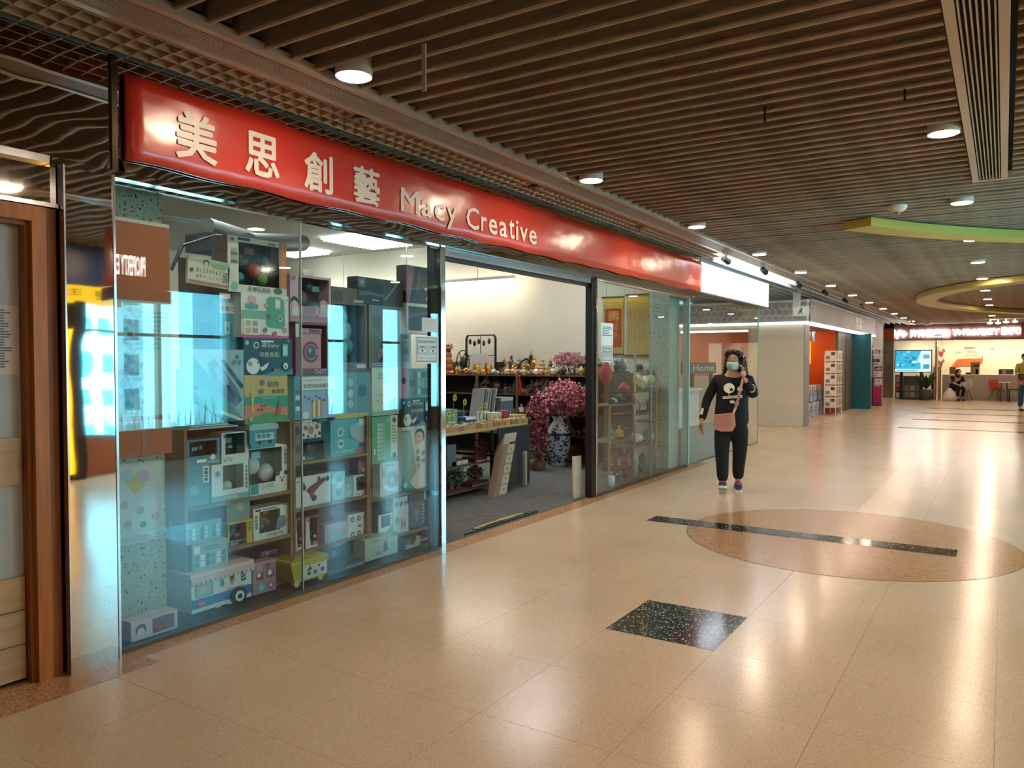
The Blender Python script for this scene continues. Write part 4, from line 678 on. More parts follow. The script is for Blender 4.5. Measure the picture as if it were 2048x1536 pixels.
pbox('toy_box', 'brown sided window box with a small plant toy', (757, 785, 1028, 1066), '#dfe4e0', [('p', [(.6, 0), (1, 0), (1, .3)], '#4f9a78')], win=(.2, .25, .86, .92, '#38525a'), toys=[('ball', .45, .55, .15, '#6d9a6a')], dep=.14, side='#6a4c34', film=True)
pbox('toy_box', 'white and sea green box with a rocking boat and pirate, at the window foot', (730, 795, 1072, 1138), '#b9cbc4', [('r', .8, .82, 1, 1, '#6fb0bc'), ('c', .4, .25, .2, '#7f8c98', .1), ('c', .4, .28, .12, '#c9a8a4', .06), ('p', [(.55, .2), (.7, .25), (.66, .7), (.56, .66)], '#5f6a70'), ('c', .62, .74, .09, '#a48c84'), ('c', .85, .5, .1, '#93aca4'), ('c', .85, .3, .08, '#a6b4ac'), ('l', .2, .82, .45, .9, 1, '#6f7f7c')], dep=.12, Y=3.95)
pbox('toy_box', 'brown box with an orange plant pot toy at the window foot by the entrance', (806, 840, 1074, 1116), '#4b4744', [('p', [(.1, .0), (.35, .25), (.6, .3), (.8, .8), (1, .9), (1, 0)], '#c7cfc2'), ('c', .28, .6, .16, '#b2705a'), ('r', .12, .2, .42, .45, '#6fa4a0'), ('r', .75, .8, .95, .98, '#d5d4c8'), ('t', '種植', .1, .06, .5, .16, Wt)], dep=.14, Y=3.95, side='#6a543e')
pbox('cardboard_box', 'plain grey brown carton under the bookshelf edge beside the entrance', (822, 852, 1046, 1120), '#6d6a60', dep=.1, Y=4.12)
bucket(); flush()
# white cup sits on the car box
cpx, cpy = xat(634, 945), 4.1; cz = [t for t in tops if abs((t[0]+t[1])/2-xat(625, 980)) < .06][-1][2]
m.lathe([(.018, 0), (.03, .002), (.036, .05), (.033, .05), (.028, .006)], WHITE, (cpx, cpy, cz), 16); c_ = m.build('cup', None); tag(c_, 'small white cup standing on the red buggy box', 'cup')
wmx0, wmx1 = xat(604, 700), xat(646, 700); wz0 = wy(625, 738, YB).z; wz1 = wy(625, 657, YB).z; wr_ = [o for o in C.objects if o.name.startswith('toy_appliance_box')][-1]
m = MB(); PK = M('#cf8f94', .3); m.box(wmx0, wmx1, 4.05, 4.12, wz0, wz1-.035, PK).box(wmx0, wmx1, 4.042, 4.12, wz1-.033, wz1, PK); xm_ = (wmx0+wmx1)/2; zm_ = wz0+.45*(wz1-wz0)
ring = lambda R, r, yy, mt, z=zm_: m.lathe if False else m.add([(xm_+rr*math.cos(2*math.pi*i/24), yy-(0 if rr > r else .004), z+rr*math.sin(2*math.pi*i/24)) for rr in (R, r) for i in range(24)], [(i, (i+1) % 24, 24+(i+1) % 24, 24+i) for i in range(24)], mt)
Fw = Face((wmx0, 4.05, wz0), (wmx1-wmx0, 0, 0), (0, 0, wz1-wz0)); deco(m, Fw, [('c', .5, .42, .27, '#8c2f44'), ('c', .5, .42, .2, '#c9848c'), ('c', .5, .42, .17, '#5b4a58'), ('c', .45, .46, .06, '#a99aa6'), ('r', .72, .34, .9, .5, '#c9848c')], .002)
Fw2 = Face((wmx0, 4.042, wz1-.033), (wmx1-wmx0, 0, 0), (0, 0, .033)); deco(m, Fw2, [('r', .38, .15, .95, .85, '#6d3540'), ('c', .2, .5, .38, '#8c3a4a'), ('c', .2, .5, .25, '#d89a9c'), ('c', .52, .5, .1, '#e3c9a0'), ('c', .82, .5, .1, '#d4b48a')], .001); m.build('washing_machine_toy', wr_)
# posters taped on the glass
def poster(name, label, px, base, ops, Y=3.802, cat='poster'):
    xm = (px[0]+px[1])/2; ym = (px[2]+px[3])/2; x0 = wy(px[0], ym, Y).x; x1 = wy(px[1], ym, Y).x; z0 = wy(xm, px[3], Y).z; z1 = wy(xm, px[2], Y).z
    r = MB(); r.box(x0, x1, Y, Y+.0015, z0, z1, M(base, .5)); deco(r, Face((x0, Y, z0), (x1-x0, 0, 0), (0, 0, z1-z0)), ops, .0008); o = r.build(name, None); tag(o, label, cat); return o
EYE = [('r', .06, .06, .94, .95, '#5f7f86'), ('r', .09, .1, .91, .92, '#d3dcdc'), ('r', .09, .68, .91, .92, '#c9d4d6'), ('t', '這個店舖有閉路電視', .13, .74, .87, .85, '#25343c'), ('r', .09, .3, .91, .66, '#aebcc0'), ('p', [(.12, .44), (.24, .52), (.38, .5), (.44, .42), (.3, .4)], '#e2e6e4'), ('c', .29, .46, .05, '#2c343a'), ('p', [(.56, .42), (.66, .5), (.82, .52), (.9, .46), (.72, .4)], '#e2e6e4'), ('c', .74, .46, .05, '#2c343a'), ('p', [(.12, .56), (.3, .63), (.46, .56), (.3, .59)], '#39424a'), ('p', [(.56, .56), (.74, .64), (.9, .58), (.74, .6)], '#39424a'), ('t', 'There is a Security', .12, .15, .88, .24, '#25343c')]
poster('security_poster', 'white security poster with a pair of eyes taped inside the left window by the entrance', (830, 877, 672, 727), '#dfe8ea', EYE)
poster('paper_notice', 'blank pale sheet taped above the eyes poster', (844, 876, 636, 664), '#c4d6da', [('l', .1, .5, .9, .9, 3, '#b4c8cc')], cat='notice')
poster('security_poster', 'small security poster with eyes taped on the right window near the entrance', (1203, 1225, 690, 724), '#dfe8e6', EYE)
poster('paper_notice', 'white typed notice taped above the small eyes poster on the right window', (1202, 1226, 646, 690), '#dce8ec', [('l', .1, .4, .9, .85, 6, '#5f7078')], cat='notice')
poster('wall_poster', 'faded poster with pink and yellow floral shapes on the speckled column', (222, 326, 925, 1086), '#c3ced0', [('p', [(.3, .75), (.5, .9), (.65, .7), (.45, .6)], '#c9b86a'), ('c', .3, .85, .08, '#8fc0d0'), ('c', .62, .82, .08, '#c0a8cc'), ('c', .25, .5, .05, '#b59aa4'), ('c', .55, .4, .05, '#8a8490'), ('c', .3, .25, .05, '#a87f88'), ('c', .6, .22, .04, '#5f6a74'), ('c', .85, .3, .05, '#b8a4ac'), ('l', .1, .02, .9, .1, 2, '#aab8ba')], Y=3.962)
poster('wall_scroll', 'long orange bordered hanging scroll with a dark red floral vine on the speckled column', (216, 341, 440, 912), '#b8622c', [('r', 0, .985, 1, 1, '#d9d0c0'), ('r', .0, .17, .98, .66, '#b7bdae'), ('r', .5, .02, .6, .17, '#a85a2c'), ('r', 0, .11, 1, .15, '#c9c6b8')]+[('c', .33+.06*math.sin(k*2.1), .62-k*.017, .011, ['#8c4c4c', '#a86a66', '#5d3a3c'][k % 3]) for k in range(24)]+[('c', .33+.16*math.sin(k*1.7), .4-k*.014, .012, ['#7c5450', '#4c4a44', '#94706a'][k % 3]) for k in range(14)]+[('l', .45, .45, .92, .62, 9, '#8d9284')], Y=3.955, cat='picture')
# ================================================================= INSIDE THE SHOP
def ordn(n):
    t = ['first', 'second', 'third', 'fourth', 'fifth', 'sixth', 'seventh', 'eighth', 'ninth', 'tenth', 'eleventh', 'twelfth', 'thirteenth', 'fourteenth', 'fifteenth', 'sixteenth', 'seventeenth', 'eighteenth', 'nineteenth', 'twentieth']
    return t[n] if n < 20 else 'twenty-'+t[n-20] if n < 29 else 'thirtieth' if n == 29 else 'thirty-'+t[n-30]
_P = {}
def proto(kind, col, col2=None):
    k = (kind, col, col2)
    if k in _P: return copy_tree(_P[k])
    m1 = M(col, .3, .5 if col in ('#c9962c', '#a8812f') else 0, noise=.2, ns=40); m2 = M(col2 or '#3a2a20', .4)
    r = empty(kind, (0, 0, 0)); B = lambda nm, mb: mb.build(nm, r, world=False)
    if kind == 'seated_figurine':
        B('base', MB().lathe([(.045, 0), (.05, .008), (.04, .018)], m2, n=10))
        B('body', MB().lathe([(.045, .018), (.05, .035), (.034, .06), (.03, .085), (.012, .098)], m1, n=10).ball((0, 0, .112), .02, .02, .022, m1, 8, 5).ball((0, 0, .135), .008, .008, .008, m1, 6, 4).tube([(-.03, 0, .085), (-.042, -.02, .06), (-.01, -.04, .05)], .009, m1, 5).tube([(.03, 0, .085), (.042, -.02, .06), (.01, -.04, .05)], .009, m1, 5))
    elif kind == 'standing_figurine':
        B('base', MB().box(-.03, .03, -.02, .02, 0, .015, m2))
        B('body', MB().lathe([(.026, .015), (.022, .06), (.026, .1), (.014, .125), (.007, .132)], m1, n=10).ball((0, 0, .145), .014, .014, .018, m1, 8, 5).tube([(.02, 0, .115), (.035, -.01, .08)], .006, m1, 5).tube([(-.02, 0, .115), (-.03, -.02, .09)], .006, m1, 5))
    elif kind == 'frog_ornament':
        B('body', MB().ball((0, 0, .035), .045, .05, .035, m1, 10, 6).ball((0, -.04, .055), .026, .026, .022, m1, 8, 5).ball((-.015, -.05, .078), .009, .009, .009, m2, 6, 4).ball((.015, -.05, .078), .009, .009, .009, m2, 6, 4))
        B('coin_base', MB().cyl((0, 0, 0), (0, 0, .01), .06, .06, m2, 12))
    elif kind == 'pagoda_ornament':
        mb = MB()
        for i in range(4): s = .04-.007*i; mb.box(-s*.7, s*.7, -s*.7, s*.7, i*.035, i*.035+.028, m1).lathe([(s*1.3, i*.035+.028), (s*.7, i*.035+.036)], m2, n=6)
        mb.cyl((0, 0, .14), (0, 0, .175), .006, .001, m1, 6); B('tower', mb)
    elif kind == 'ornament_vase':
        B('body', MB().lathe([(.025, 0), (.03, .01), (.05, .07), (.045, .1), (.018, .13), (.022, .15), (.018, .15), (.012, .125)], m1, n=14))
        B('pattern_band', MB().lathe([(.0485, .058), (.0512, .07), (.0505, .082)], m2, n=14))
    elif kind == 'bowl_ornament':
        B('bowl', MB().lathe([(.02, 0), (.024, .006), (.05, .045), (.047, .045), (.02, .012)], m1, n=12)); B('content', MB().ball((0, 0, .04), .04, .04, .02, m2, 8, 4))
    elif kind == 'ring_ornament':
        mb = MB(); mb.tube([(.05*math.cos(2*math.pi*i/14), 0, .075+.05*math.sin(2*math.pi*i/14)) for i in range(15)], .009, m1, 6); B('ring', mb); B('stand', MB().box(-.035, .035, -.02, .02, 0, .025, m2))
    elif kind == 'rock_ornament':
        mb = MB(); rr = random.Random(len(_P))
        for i in range(5): mb.ball((rr.uniform(-.03, .03), rr.uniform(-.02, .02), .03+rr.uniform(0, .05)), .028, .025, .03, m1, 6, 4)
        B('rock', mb); B('stand', MB().box(-.05, .05, -.025, .025, 0, .014, m2))
    _P[k] = r; return r
CNAME = {'#c9962c': 'gold', '#a8812f': 'dull gold', '#d9d2bd': 'ivory', '#c98f86': 'pink', '#5a3d2b': 'dark brown', '#8a5a34': 'brown', '#3e5c46': 'green', '#6f8c8f': 'grey blue', '#8c2f2a': 'red', '#e6e4dc': 'white', '#b9a67c': 'tan', '#2f3f6a': 'blue', '#3a3634': 'black'}
KN = {'seated_figurine': 'seated figurine', 'standing_figurine': 'standing figurine', 'frog_ornament': 'frog ornament', 'pagoda_ornament': 'tiered pagoda ornament', 'ornament_vase': 'small vase', 'bowl_ornament': 'bowl', 'ring_ornament': 'ring ornament', 'rock_ornament': 'carved rock ornament'}
def wallrow(px0, px1, X, z, n, kinds, cols, where, sc=(.8, 1.2), grp=None):
    y0 = wx(px0, 750, X).y; y1 = wx(px1, 750, X).y; rr = random.Random(int(px0*7+X*100+z*31))
    for i in range(n):
        k = rr.choice(kinds); c = rr.choice(cols); o = proto(k, c, rr.choice(['#3a2a20', '#8a2f2a', '#5a3d2b', '#c9962c', '#2f3f6a']))
        y = y0+(y1-y0)*(i+.5)/n; o.location = (X+rr.uniform(-.02, .02), y, z+.0015); s = rr.uniform(*sc); o.scale = (s, s, s); o.rotation_euler = (0, 0, -math.pi/2+rr.uniform(-.3, .3))
        tag(o, '%s %s, %s from left %s' % (CNAME[c], KN[k], ordn(i), where), 'ornament', grp or 'ornaments %s' % where)
rk = empty('display_rack', (10.35, 8, 0)); tag(rk, 'long brown rack of ornaments along the cream wall', 'shelf')
BW = M('#5f4a35', .6, noise=.2, ns=4)
for z in (.06, .40, .71, 1.005, 1.30): MB().box(10.06, 10.57, 4.86, 11.5, z-.018, z, BW).build('shelf', rk)
MB().box(10.565, 10.575, 4.86, 11.5, .004, 1.28, M('#2e2620', .8)).build('back_panel', rk)
for px in (885, 955, 1035, 1120, 1196):
    y = wx(px, 760, 10.06).y; MB().box(10.03, 10.06, y-.015, y+.015, 0, 1.32, M('#74543a', .6)).build('post', rk)
for y in (9.0, 10.2, 11.4): MB().box(10.03, 10.06, y-.015, y+.015, 0, 1.32, M('#74543a', .6)).build('post', rk)
ALLK = ['seated_figurine', 'standing_figurine', 'frog_ornament', 'rock_ornament', 'bowl_ornament']
wallrow(900, 1010, 10.14, 1.30, 12, ALLK, ['#8a5a34', '#c9962c', '#d9d2bd', '#5a3d2b', '#c9962c'], 'on the top rack shelf front')
wallrow(1012, 1112, 10.14, 1.30, 12, ['seated_figurine', 'seated_figurine', 'frog_ornament'], ['#c9962c', '#d9d2bd', '#c98f86', '#b9a67c'], 'in the pale cluster on the rack top')
wallrow(1114, 1186, 10.14, 1.30, 8, ['ring_ornament', 'rock_ornament', 'ornament_vase'], ['#5a3d2b', '#b9a67c', '#3a3634', '#d9d2bd'], 'at the entrance end of the rack top')
wallrow(1000, 1110, 10.42, 1.30, 7, ['seated_figurine', 'pagoda_ornament', 'standing_figurine'], ['#c9962c', '#a8812f', '#5a3d2b', '#d9d2bd'], 'in the taller back line, rack top', (1.5, 1.9))
wallrow(950, 1034, 10.16, 1.005, 10, ALLK+['ornament_vase'], ['#3a3634', '#5a3d2b', '#8a5a34', '#3e5c46'], 'in the dark bay, second rack shelf', (.9, 1.4))
wallrow(1040, 1118, 10.16, 1.005, 9, ALLK, ['#5a3d2b', '#3a3634', '#e6e4dc', '#b9a67c'], 'in the middle bay, second rack shelf', (.9, 1.3))
wallrow(1122, 1190, 10.16, 1.005, 6, ['ornament_vase'], ['#6f8c8f', '#d9d2bd', '#5a3d2b', '#3e5c46'], 'in the vase bay, second rack shelf', (1.1, 1.35))
wallrow(1040, 1118, 10.16, .71, 8, ALLK, ['#5a3d2b', '#8a5a34', '#e6e4dc', '#a8812f'], 'in the middle bay, third rack shelf', (.9, 1.3))
wallrow(1122, 1190, 10.16, .71, 6, ALLK+['ornament_vase'], ['#3a3634', '#8a5a34', '#c9962c'], 'in the end bay, third rack shelf', (.9, 1.3))
wallrow(1140, 1190, 10.16, .40, 4, ['ornament_vase', 'rock_ornament'], ['#3a3634', '#8a5a34'], 'on the low shelf near the planks', (.9, 1.3))
DKC = ['#3a3634', '#5a3d2b', '#8a5a34', '#3a3634', '#b9a67c']
wallrow(888, 1012, 10.25, 1.30, 11, ALLK, ['#5a3d2b', '#8a5a34', '#3a3634', '#8c2f2a', '#c98f86'], 'in the dark middle line on the rack top', (1.0, 1.25))
wallrow(1012, 1120, 10.27, 1.30, 9, ['seated_figurine', 'pagoda_ornament', 'frog_ornament', 'ring_ornament'], ['#5a3d2b', '#c9962c', '#3a3634', '#d9d2bd', '#b9a67c'], 'in the mixed middle line on the rack top', (1.1, 1.4))
wallrow(960, 1034, 10.36, 1.005, 8, ['ornament_vase', 'pagoda_ornament', 'rock_ornament'], DKC, 'back line, dark bay, second rack shelf', (1.3, 1.8))
wallrow(1040, 1186, 10.36, 1.005, 14, ['ornament_vase', 'pagoda_ornament', 'seated_figurine', 'rock_ornament'], DKC, 'back line, second rack shelf, entrance half', (1.3, 1.7))
wallrow(960, 1034, 10.18, .71, 8, ALLK, DKC, 'in the dark bay, third rack shelf', (1.1, 1.6))
wallrow(1040, 1186, 10.36, .71, 12, ['ornament_vase', 'rock_ornament', 'seated_figurine'], DKC, 'back line, third rack shelf, entrance half', (1.3, 1.7))
def at2(px, py, X): return wx(px, py, X)
# single pieces standing on the rack
def blossoms(name, parent, c, rx, ry, rz, n, cols, s=.012, seed=1, hang=0):
    rr = random.Random(seed); mb = MB()
    for i in range(n):
        while 1:
            a, b, d = rr.uniform(-1, 1), rr.uniform(-1, 1), rr.uniform(-1, 1)
            if .15 < a*a+b*b+d*d < 1: break
        p = Vector((c[0]+a*rx, c[1]+b*ry, c[2]+d*rz)); u = Vector((rr.uniform(-1, 1), rr.uniform(-1, 1), rr.uniform(-1, 1))).normalized(); v = u.orthogonal().normalized(); q = s*rr.uniform(.6, 1.3); mt = M(rr.choice(cols), .6)
        mb.add([p, p+u*q+v*q*.5, p+u*q*1.6, p+u*q-v*q*.5], [(0, 1, 2, 3)], mt); w_ = u.cross(v)
        mb.add([p, p+v*q+w_*q*.5, p+v*q*1.6, p+v*q-w_*q*.5], [(0, 1, 2, 3)], mt)
    o = mb.build(name, parent); o['kind'] = 'stuff'; return o
def P3(px, py, X): v = wx(px, py, X); return (v.x, v.y, v.z)
Z0 = 1.3015
def amber():
    c = P3(897, 740, 10.25); r = empty('tiered_ornament', (10.25, c[1], Z0)); tag(r, 'amber tiered ornament with dried flowers at the far left of the rack', 'ornament'); m = MB(); AM = M('#a8622c', .3)
    for i in range(4): m.lathe([(.09-.012*i, i*.09), (.1-.012*i, i*.09+.03), (.05, i*.09+.085)], AM, (10.25, c[1], Z0), 10)
    m.build('tiers', r); blossoms('flowers', r, (10.25, c[1], Z0+.43), .07, .07, .07, 60, ['#6a2f2a', '#8a3a34'], .03, 3)
    r = empty('wooden_plinth', (10.4, c[1]+.2, Z0)); MB().box(10.3, 10.5, c[1]-.02, c[1]+.22, Z0, Z0+.2, BW).build('plinth', r); tag(r, 'small brown plinth behind the amber tiered ornament', 'plinth')
amber()
def frame_orn():
    a = P3(934, 735, 10.38); b = P3(992, 670, 10.38); y0, y1 = a[1], b[1]; zt = b[2]; r = empty('frame_stand', (10.38, (y0+y1)/2, Z0)); tag(r, 'tall black frame stand with rounded top corners and small hanging ornaments', 'ornament stand'); m = MB(); c = .05
    for d in (0, -.03): m.tube([(10.38+d, y0, Z0), (10.38+d, y0, zt-c), (10.38+d, y0-c*.6, zt), (10.38+d, y1+c*.6, zt), (10.38+d, y1, zt-c), (10.38+d, y1, Z0)], .011, BLACK, 6)
    m.tube([(10.36, y0, Z0+.06), (10.36, y1, Z0+.06)], .008, BLACK); m.tube([(10.36, y0, Z0+.3), (10.36, y1, Z0+.3)], .006, BLACK); m.tube([(10.36, (y0+y1)/2, Z0), (10.36, (y0+y1)/2, zt)], .006, BLACK); m.build('frame', r)
    MB().box(10.345, 10.355, y0-.12, y1+.14, Z0+.05, Z0+.34, M('#c4bfb6', .6)).build('white_panel', r)
    for k, t in enumerate((.15, .3, .45, .62, .8)): MB().ball((10.35, y0+(y1-y0)*t, zt-.1-.03*(k % 2)), .02, .03, .05, M('#2c221e', .5), 8, 5).build('hanging_ornament', r)
    c = P3(926, 735, 10.33); r = empty('oval_stand', (10.33, c[1], Z0)); tag(r, 'black oval wire stand beside the tall black frame stand', 'ornament stand'); m = MB(); e = [(10.33, c[1]+.13*math.cos(2*math.pi*i/20), Z0+.2+.19*math.sin(2*math.pi*i/20)) for i in range(21)]; m.tube(e, .009, BLACK); m.build('ring', r); m = MB()
    for i in range(6): m.tube([(10.33, c[1]+.12*math.cos(i), Z0+.2+.17*math.sin(i)), (10.33, c[1]-.11*math.cos(i*1.7), Z0+.2-.15*math.sin(i*1.3))], .008, M('#2a211c', .5))
    m.ball((10.33, c[1], Z0+.18), .03, .06, .12, M('#2a211c', .5), 8, 6); m.build('carved_centre', r)
frame_orn()
for nm, lb, px, col, w_, h in (('gift_box', 'red lacquer box below the tall black frame stand', 981, '#9a2a22', .06, .1), ('gift_box', 'dark box behind the gold figurines', 1000, '#2c2622', .05, .2)):
    y = P3(px, 740, 10.26)[1]; tag(MB().box(10.22, 10.30, y-w_, y+w_, Z0, Z0+h, M(col, .35)).build(nm, None), lb, 'box')
y = P3(1053, 740, 10.38)[1]; r = empty('arch_ornament', (10.38, y, Z0)); m = MB(); m.tube([(10.38, y+.14*math.cos(math.pi*i/12), Z0+.08+.16*math.sin(math.pi*i/12)) for i in range(13)], .014, BLACK); m.build('arch', r); MB().box(10.34, 10.42, y-.15, y+.15, Z0, Z0+.07, BLACK).build('base', r); MB().ball((10.38, y, Z0+.13), .03, .04, .06, GOLD, 8, 5).build('figure', r); tag(r, 'black arched ornament with a small gold figure inside', 'ornament')
y = P3(1060, 720, 10.45)[1]; r = proto('pagoda_ornament', '#3a3634', '#5a3d2b'); r.location = (10.48, y, Z0); r.scale = (1.7, 1.7, 2.2); tag(r, 'dark pointed pagoda standing above the black arched ornament', 'ornament')
y = P3(1140, 730, 10.3)[1]; r = empty('blossom_tree', (10.3, y, Z0)); MB().lathe([(.09, 0), (.1, .04), (.085, .04)], M('#4a3a30', .5), (10.3, y, Z0), 10).build('pot', r); MB().tube([(10.3, y, Z0), (10.29, y+.03, Z0+.15), (10.3, y-.02, Z0+.26)], .015, BW).build('trunk', r); blossoms('blossom', r, (10.3, y, Z0+.24), .16, .3, .11, 620, ['#b06a72', '#c98f94', '#8c4650', '#a3666c'], .02, 5); tag(r, 'low spreading tree of dusty pink blossom on the top of the rack', 'artificial plant')
for k, (px, s) in enumerate(((1167, 2.1), (1178, 2.3), (1190, 2.2))):
    y = P3(px, 730, 10.4)[1]; r = proto('ornament_vase', '#b9a67c', '#3a3634'); r.location = (10.42, y, Z0); r.scale = (s, s, s*.95); tag(r, 'large banded vase at the entrance end of the rack top, %s from left' % ordn(k), 'vase', 'large banded vases on the rack')
# red tassels hanging from the rack
y = P3(1040, 770, 10.02)[1]; r = empty('red_tassel', (10.01, y, 1.3)); m = MB(); rr = random.Random(4)
for i in range(26): a = y+rr.uniform(-.04, .04); m.tube([(10.01+rr.uniform(-.01, .01), y, 1.27), (10.0, a, 1.15), (10.0, a+rr.uniform(-.01, .01), .98+rr.uniform(0, .1))], .003, M('#9a1f1c', .6), 4)
m.build('threads', r); MB().ball((10.01, y, 1.28), .015, .015, .02, M('#b8322c', .4)).build('knot', r); tag(r, 'bunch of red tassels hanging from the rack post', 'tassel')
# counter -----------------------------------------------------------------
ct = empty('sales_counter', (6.7, 5.4, 0)); tag(ct, 'long trestle counter with pale top crowded with goods inside the entrance', 'counter'); TZ_ = .735
MB().box(5.2, 8.25, 5.02, 5.85, TZ_-.03, TZ_, M('#b59a62', .5, noise=.15, ns=3)).build('counter_top', ct)
for x in (5.25, 6.6, 7.5, 8.2):
    for y in (5.06, 5.8): MB().box(x-.015, x+.015, y-.015, y+.015, .004, TZ_-.03, BLACK).build('leg', ct)
MB().box(5.25, 7.5, 5.06, 5.8, .33, .345, BW).build('lower_shelf', ct); MB().box(5.25, 7.5, 5.06, 5.8, .05, .065, BW).build('lower_shelf', ct)
MB().prism([(7.62, .004), (8.26, .004), (8.27, .72), (7.55, .72)], .02, M('#2e3138', .8), 'y', 5.0).build('dark_cloth', ct)
cp = lambda px, Y=5.1: wy(px, 850, Y).x
rr = random.Random(11)
for k in range(14):
    x = cp(893+k*11.8, 5.1); c = ['#a8845a', '#b08c60', '#8f6c46'][k % 3]
    r = empty('wooden_tray', (x, 5.12, TZ_+.001)); MB().box(x-.055, x+.055, 5.06, 5.18, TZ_+.001, TZ_+.05+rr.uniform(0, .015), M(c, .5)).build('tray', r)
    m = MB()
    for q in range(5): m.ball((x+rr.uniform(-.035, .035), 5.12+rr.uniform(-.03, .03), TZ_+.065), .016, .016, .013, M(rr.choice(['#d9c89a', '#c9a23c', '#e3ddcc', '#b4704a', '#8a9a6a']), .4), 6, 4)
    m.build('trinkets', r); tag(r, 'small wooden tray of trinkets on the counter front edge, %s from the left' % ordn(k), 'tray', 'wooden trays on the counter')
def cbox(name, lb, px, w_, d_, h, col, Y=5.35, cat='box', z=TZ_, rows=()):
    x = cp(px, Y); r = empty(name, (x, Y, z+.001)); MB().box(x-w_/2, x+w_/2, Y-d_/2, Y+d_/2, z+.001, z+h, M(col, .4)).build('body', r)
    if rows:
        m = MB(); deco(m, Face((x-w_/2, Y-d_/2, z), (w_, 0, 0), (0, 0, h)), rows, .001); m.build('front_print', r)
    tag(r, lb, cat); return r
cbox('blue_crate', 'white and blue striped pen crate on the counter', 932, .2, .14, .12, '#24479a', rows=[('r', 0, .75, 1, 1, Wt), ('g', 0, 0, 1, .7, 6, 1, ['#1b3478', '#3b66c0'])], cat='crate')
cbox('yellow_tray', 'bright yellow tray on the counter', 957, .18, .14, .05, '#d8c32a', Y=5.22, cat='tray')
cbox('goods_box', 'pale box of small coloured bottles beside the yellow tray', 986, .22, .12, .14, '#c9c6ae', rows=[('g', .02, .1, .98, .8, 7, 1, ['#d9d24a', '#e3e0d0', '#b4c47a', '#d98aa0'])])
cbox('goods_box', 'magenta box on the counter', 1005, .12, .12, .15, '#a83a72')
cbox('goods_box', 'yellowed flat box at the far end of the counter', 1028, .28, .2, .09, '#b89a5a', Y=5.3)
cbox('goods_box', 'black box standing upright behind the pen crate', 912, .2, .15, .17, '#22262c', Y=5.6)
cbox('goods_box', 'white box of lighters with black stripes', 966, .14, .1, .16, '#d9dcd8', rows=[('g', .05, .05, .95, .9, 5, 1, ['#22262a', '#d2d4d0'])], Y=5.42)
cbox('green_carton', 'green carton of goods at the left end of the counter', 893, .2, .16, .22, '#6f9a74', Y=5.4, rows=[('c', .6, .7, .1, '#d8c83a'), ('l', .1, .1, .8, .4, 3, Wt)])
cbox('wire_basket', 'tall blue grey plastic organizer on the counter', 1000, .3, .22, .3, '#5a6470', Y=5.62, rows=[('g', .05, .1, .95, .6, 8, 1, ['#8a94a0', '#3c444e']), ('r', 0, .85, 1, 1, '#b4b8bc')], cat='organizer')
r = empty('magazine_rack', (cp(962, 5.66), 5.66, TZ_)); tag(r, 'rack of grey magazines leaning on the counter', 'magazine rack')
for k in range(6):
    x = cp(950+k*5, 5.66); MB().add([(x, 5.58, TZ_+.03), (x+.02, 5.58, TZ_+.03), (x+.14, 5.6, TZ_+.42), (x+.12, 5.6, TZ_+.42), (x, 5.76, TZ_+.03), (x+.02, 5.76, TZ_+.03), (x+.14, 5.78, TZ_+.42), (x+.12, 5.78, TZ_+.42)], [(0, 1, 2, 3), (7, 6, 5, 4), (0, 3, 7, 4), (1, 5, 6, 2), (3, 2, 6, 7), (0, 4, 5, 1)], M(['#9a9ea2', '#6c7278', '#b4b6b8'][k % 3], .4)).build('magazine', r)
MB().box(cp(945, 5.66), cp(990, 5.66), 5.56, 5.8, TZ_+.001, TZ_+.03, STEELD).build('rack_base', r)
for k, (px, z) in enumerate(((905, .36), (925, .3), (958, .2), (966, .24), (893, .18))):
    x = cp(px, 5.3); r = empty('artificial_sunflower', (x, 5.3, TZ_+.001)); MB().lathe([(.03, 0), (.035, .07), (.03, .07)], M('#6f9a74', .5), (x, 5.3, TZ_+.001), 8).build('pot', r); MB().cyl((x, 5.3, TZ_+.03), (x, 5.28, TZ_+z), .004, .004, M('#4c6b3c', .6), 5).build('stem', r)
    m = MB()
    for i in range(10): a = i*.628; m.add([(x, 5.27, TZ_+z), (x+.035*math.cos(a-.2), 5.265, TZ_+z+.035*math.sin(a-.2)), (x+.045*math.cos(a), 5.265, TZ_+z+.045*math.sin(a)), (x+.035*math.cos(a+.2), 5.265, TZ_+z+.035*math.sin(a+.2))], [(0, 1, 2, 3)], M('#c9c03a', .6))
    m.ball((x, 5.265, TZ_+z), .014, .006, .014, BW, 8, 4); m.build('petals', r); tag(r, 'small yellow artificial sunflower on the counter, %s' % ['the tallest', 'second tallest', 'behind the yellow tray', 'beside the lighters', 'the shortest by the green carton'][k], 'artificial flower')
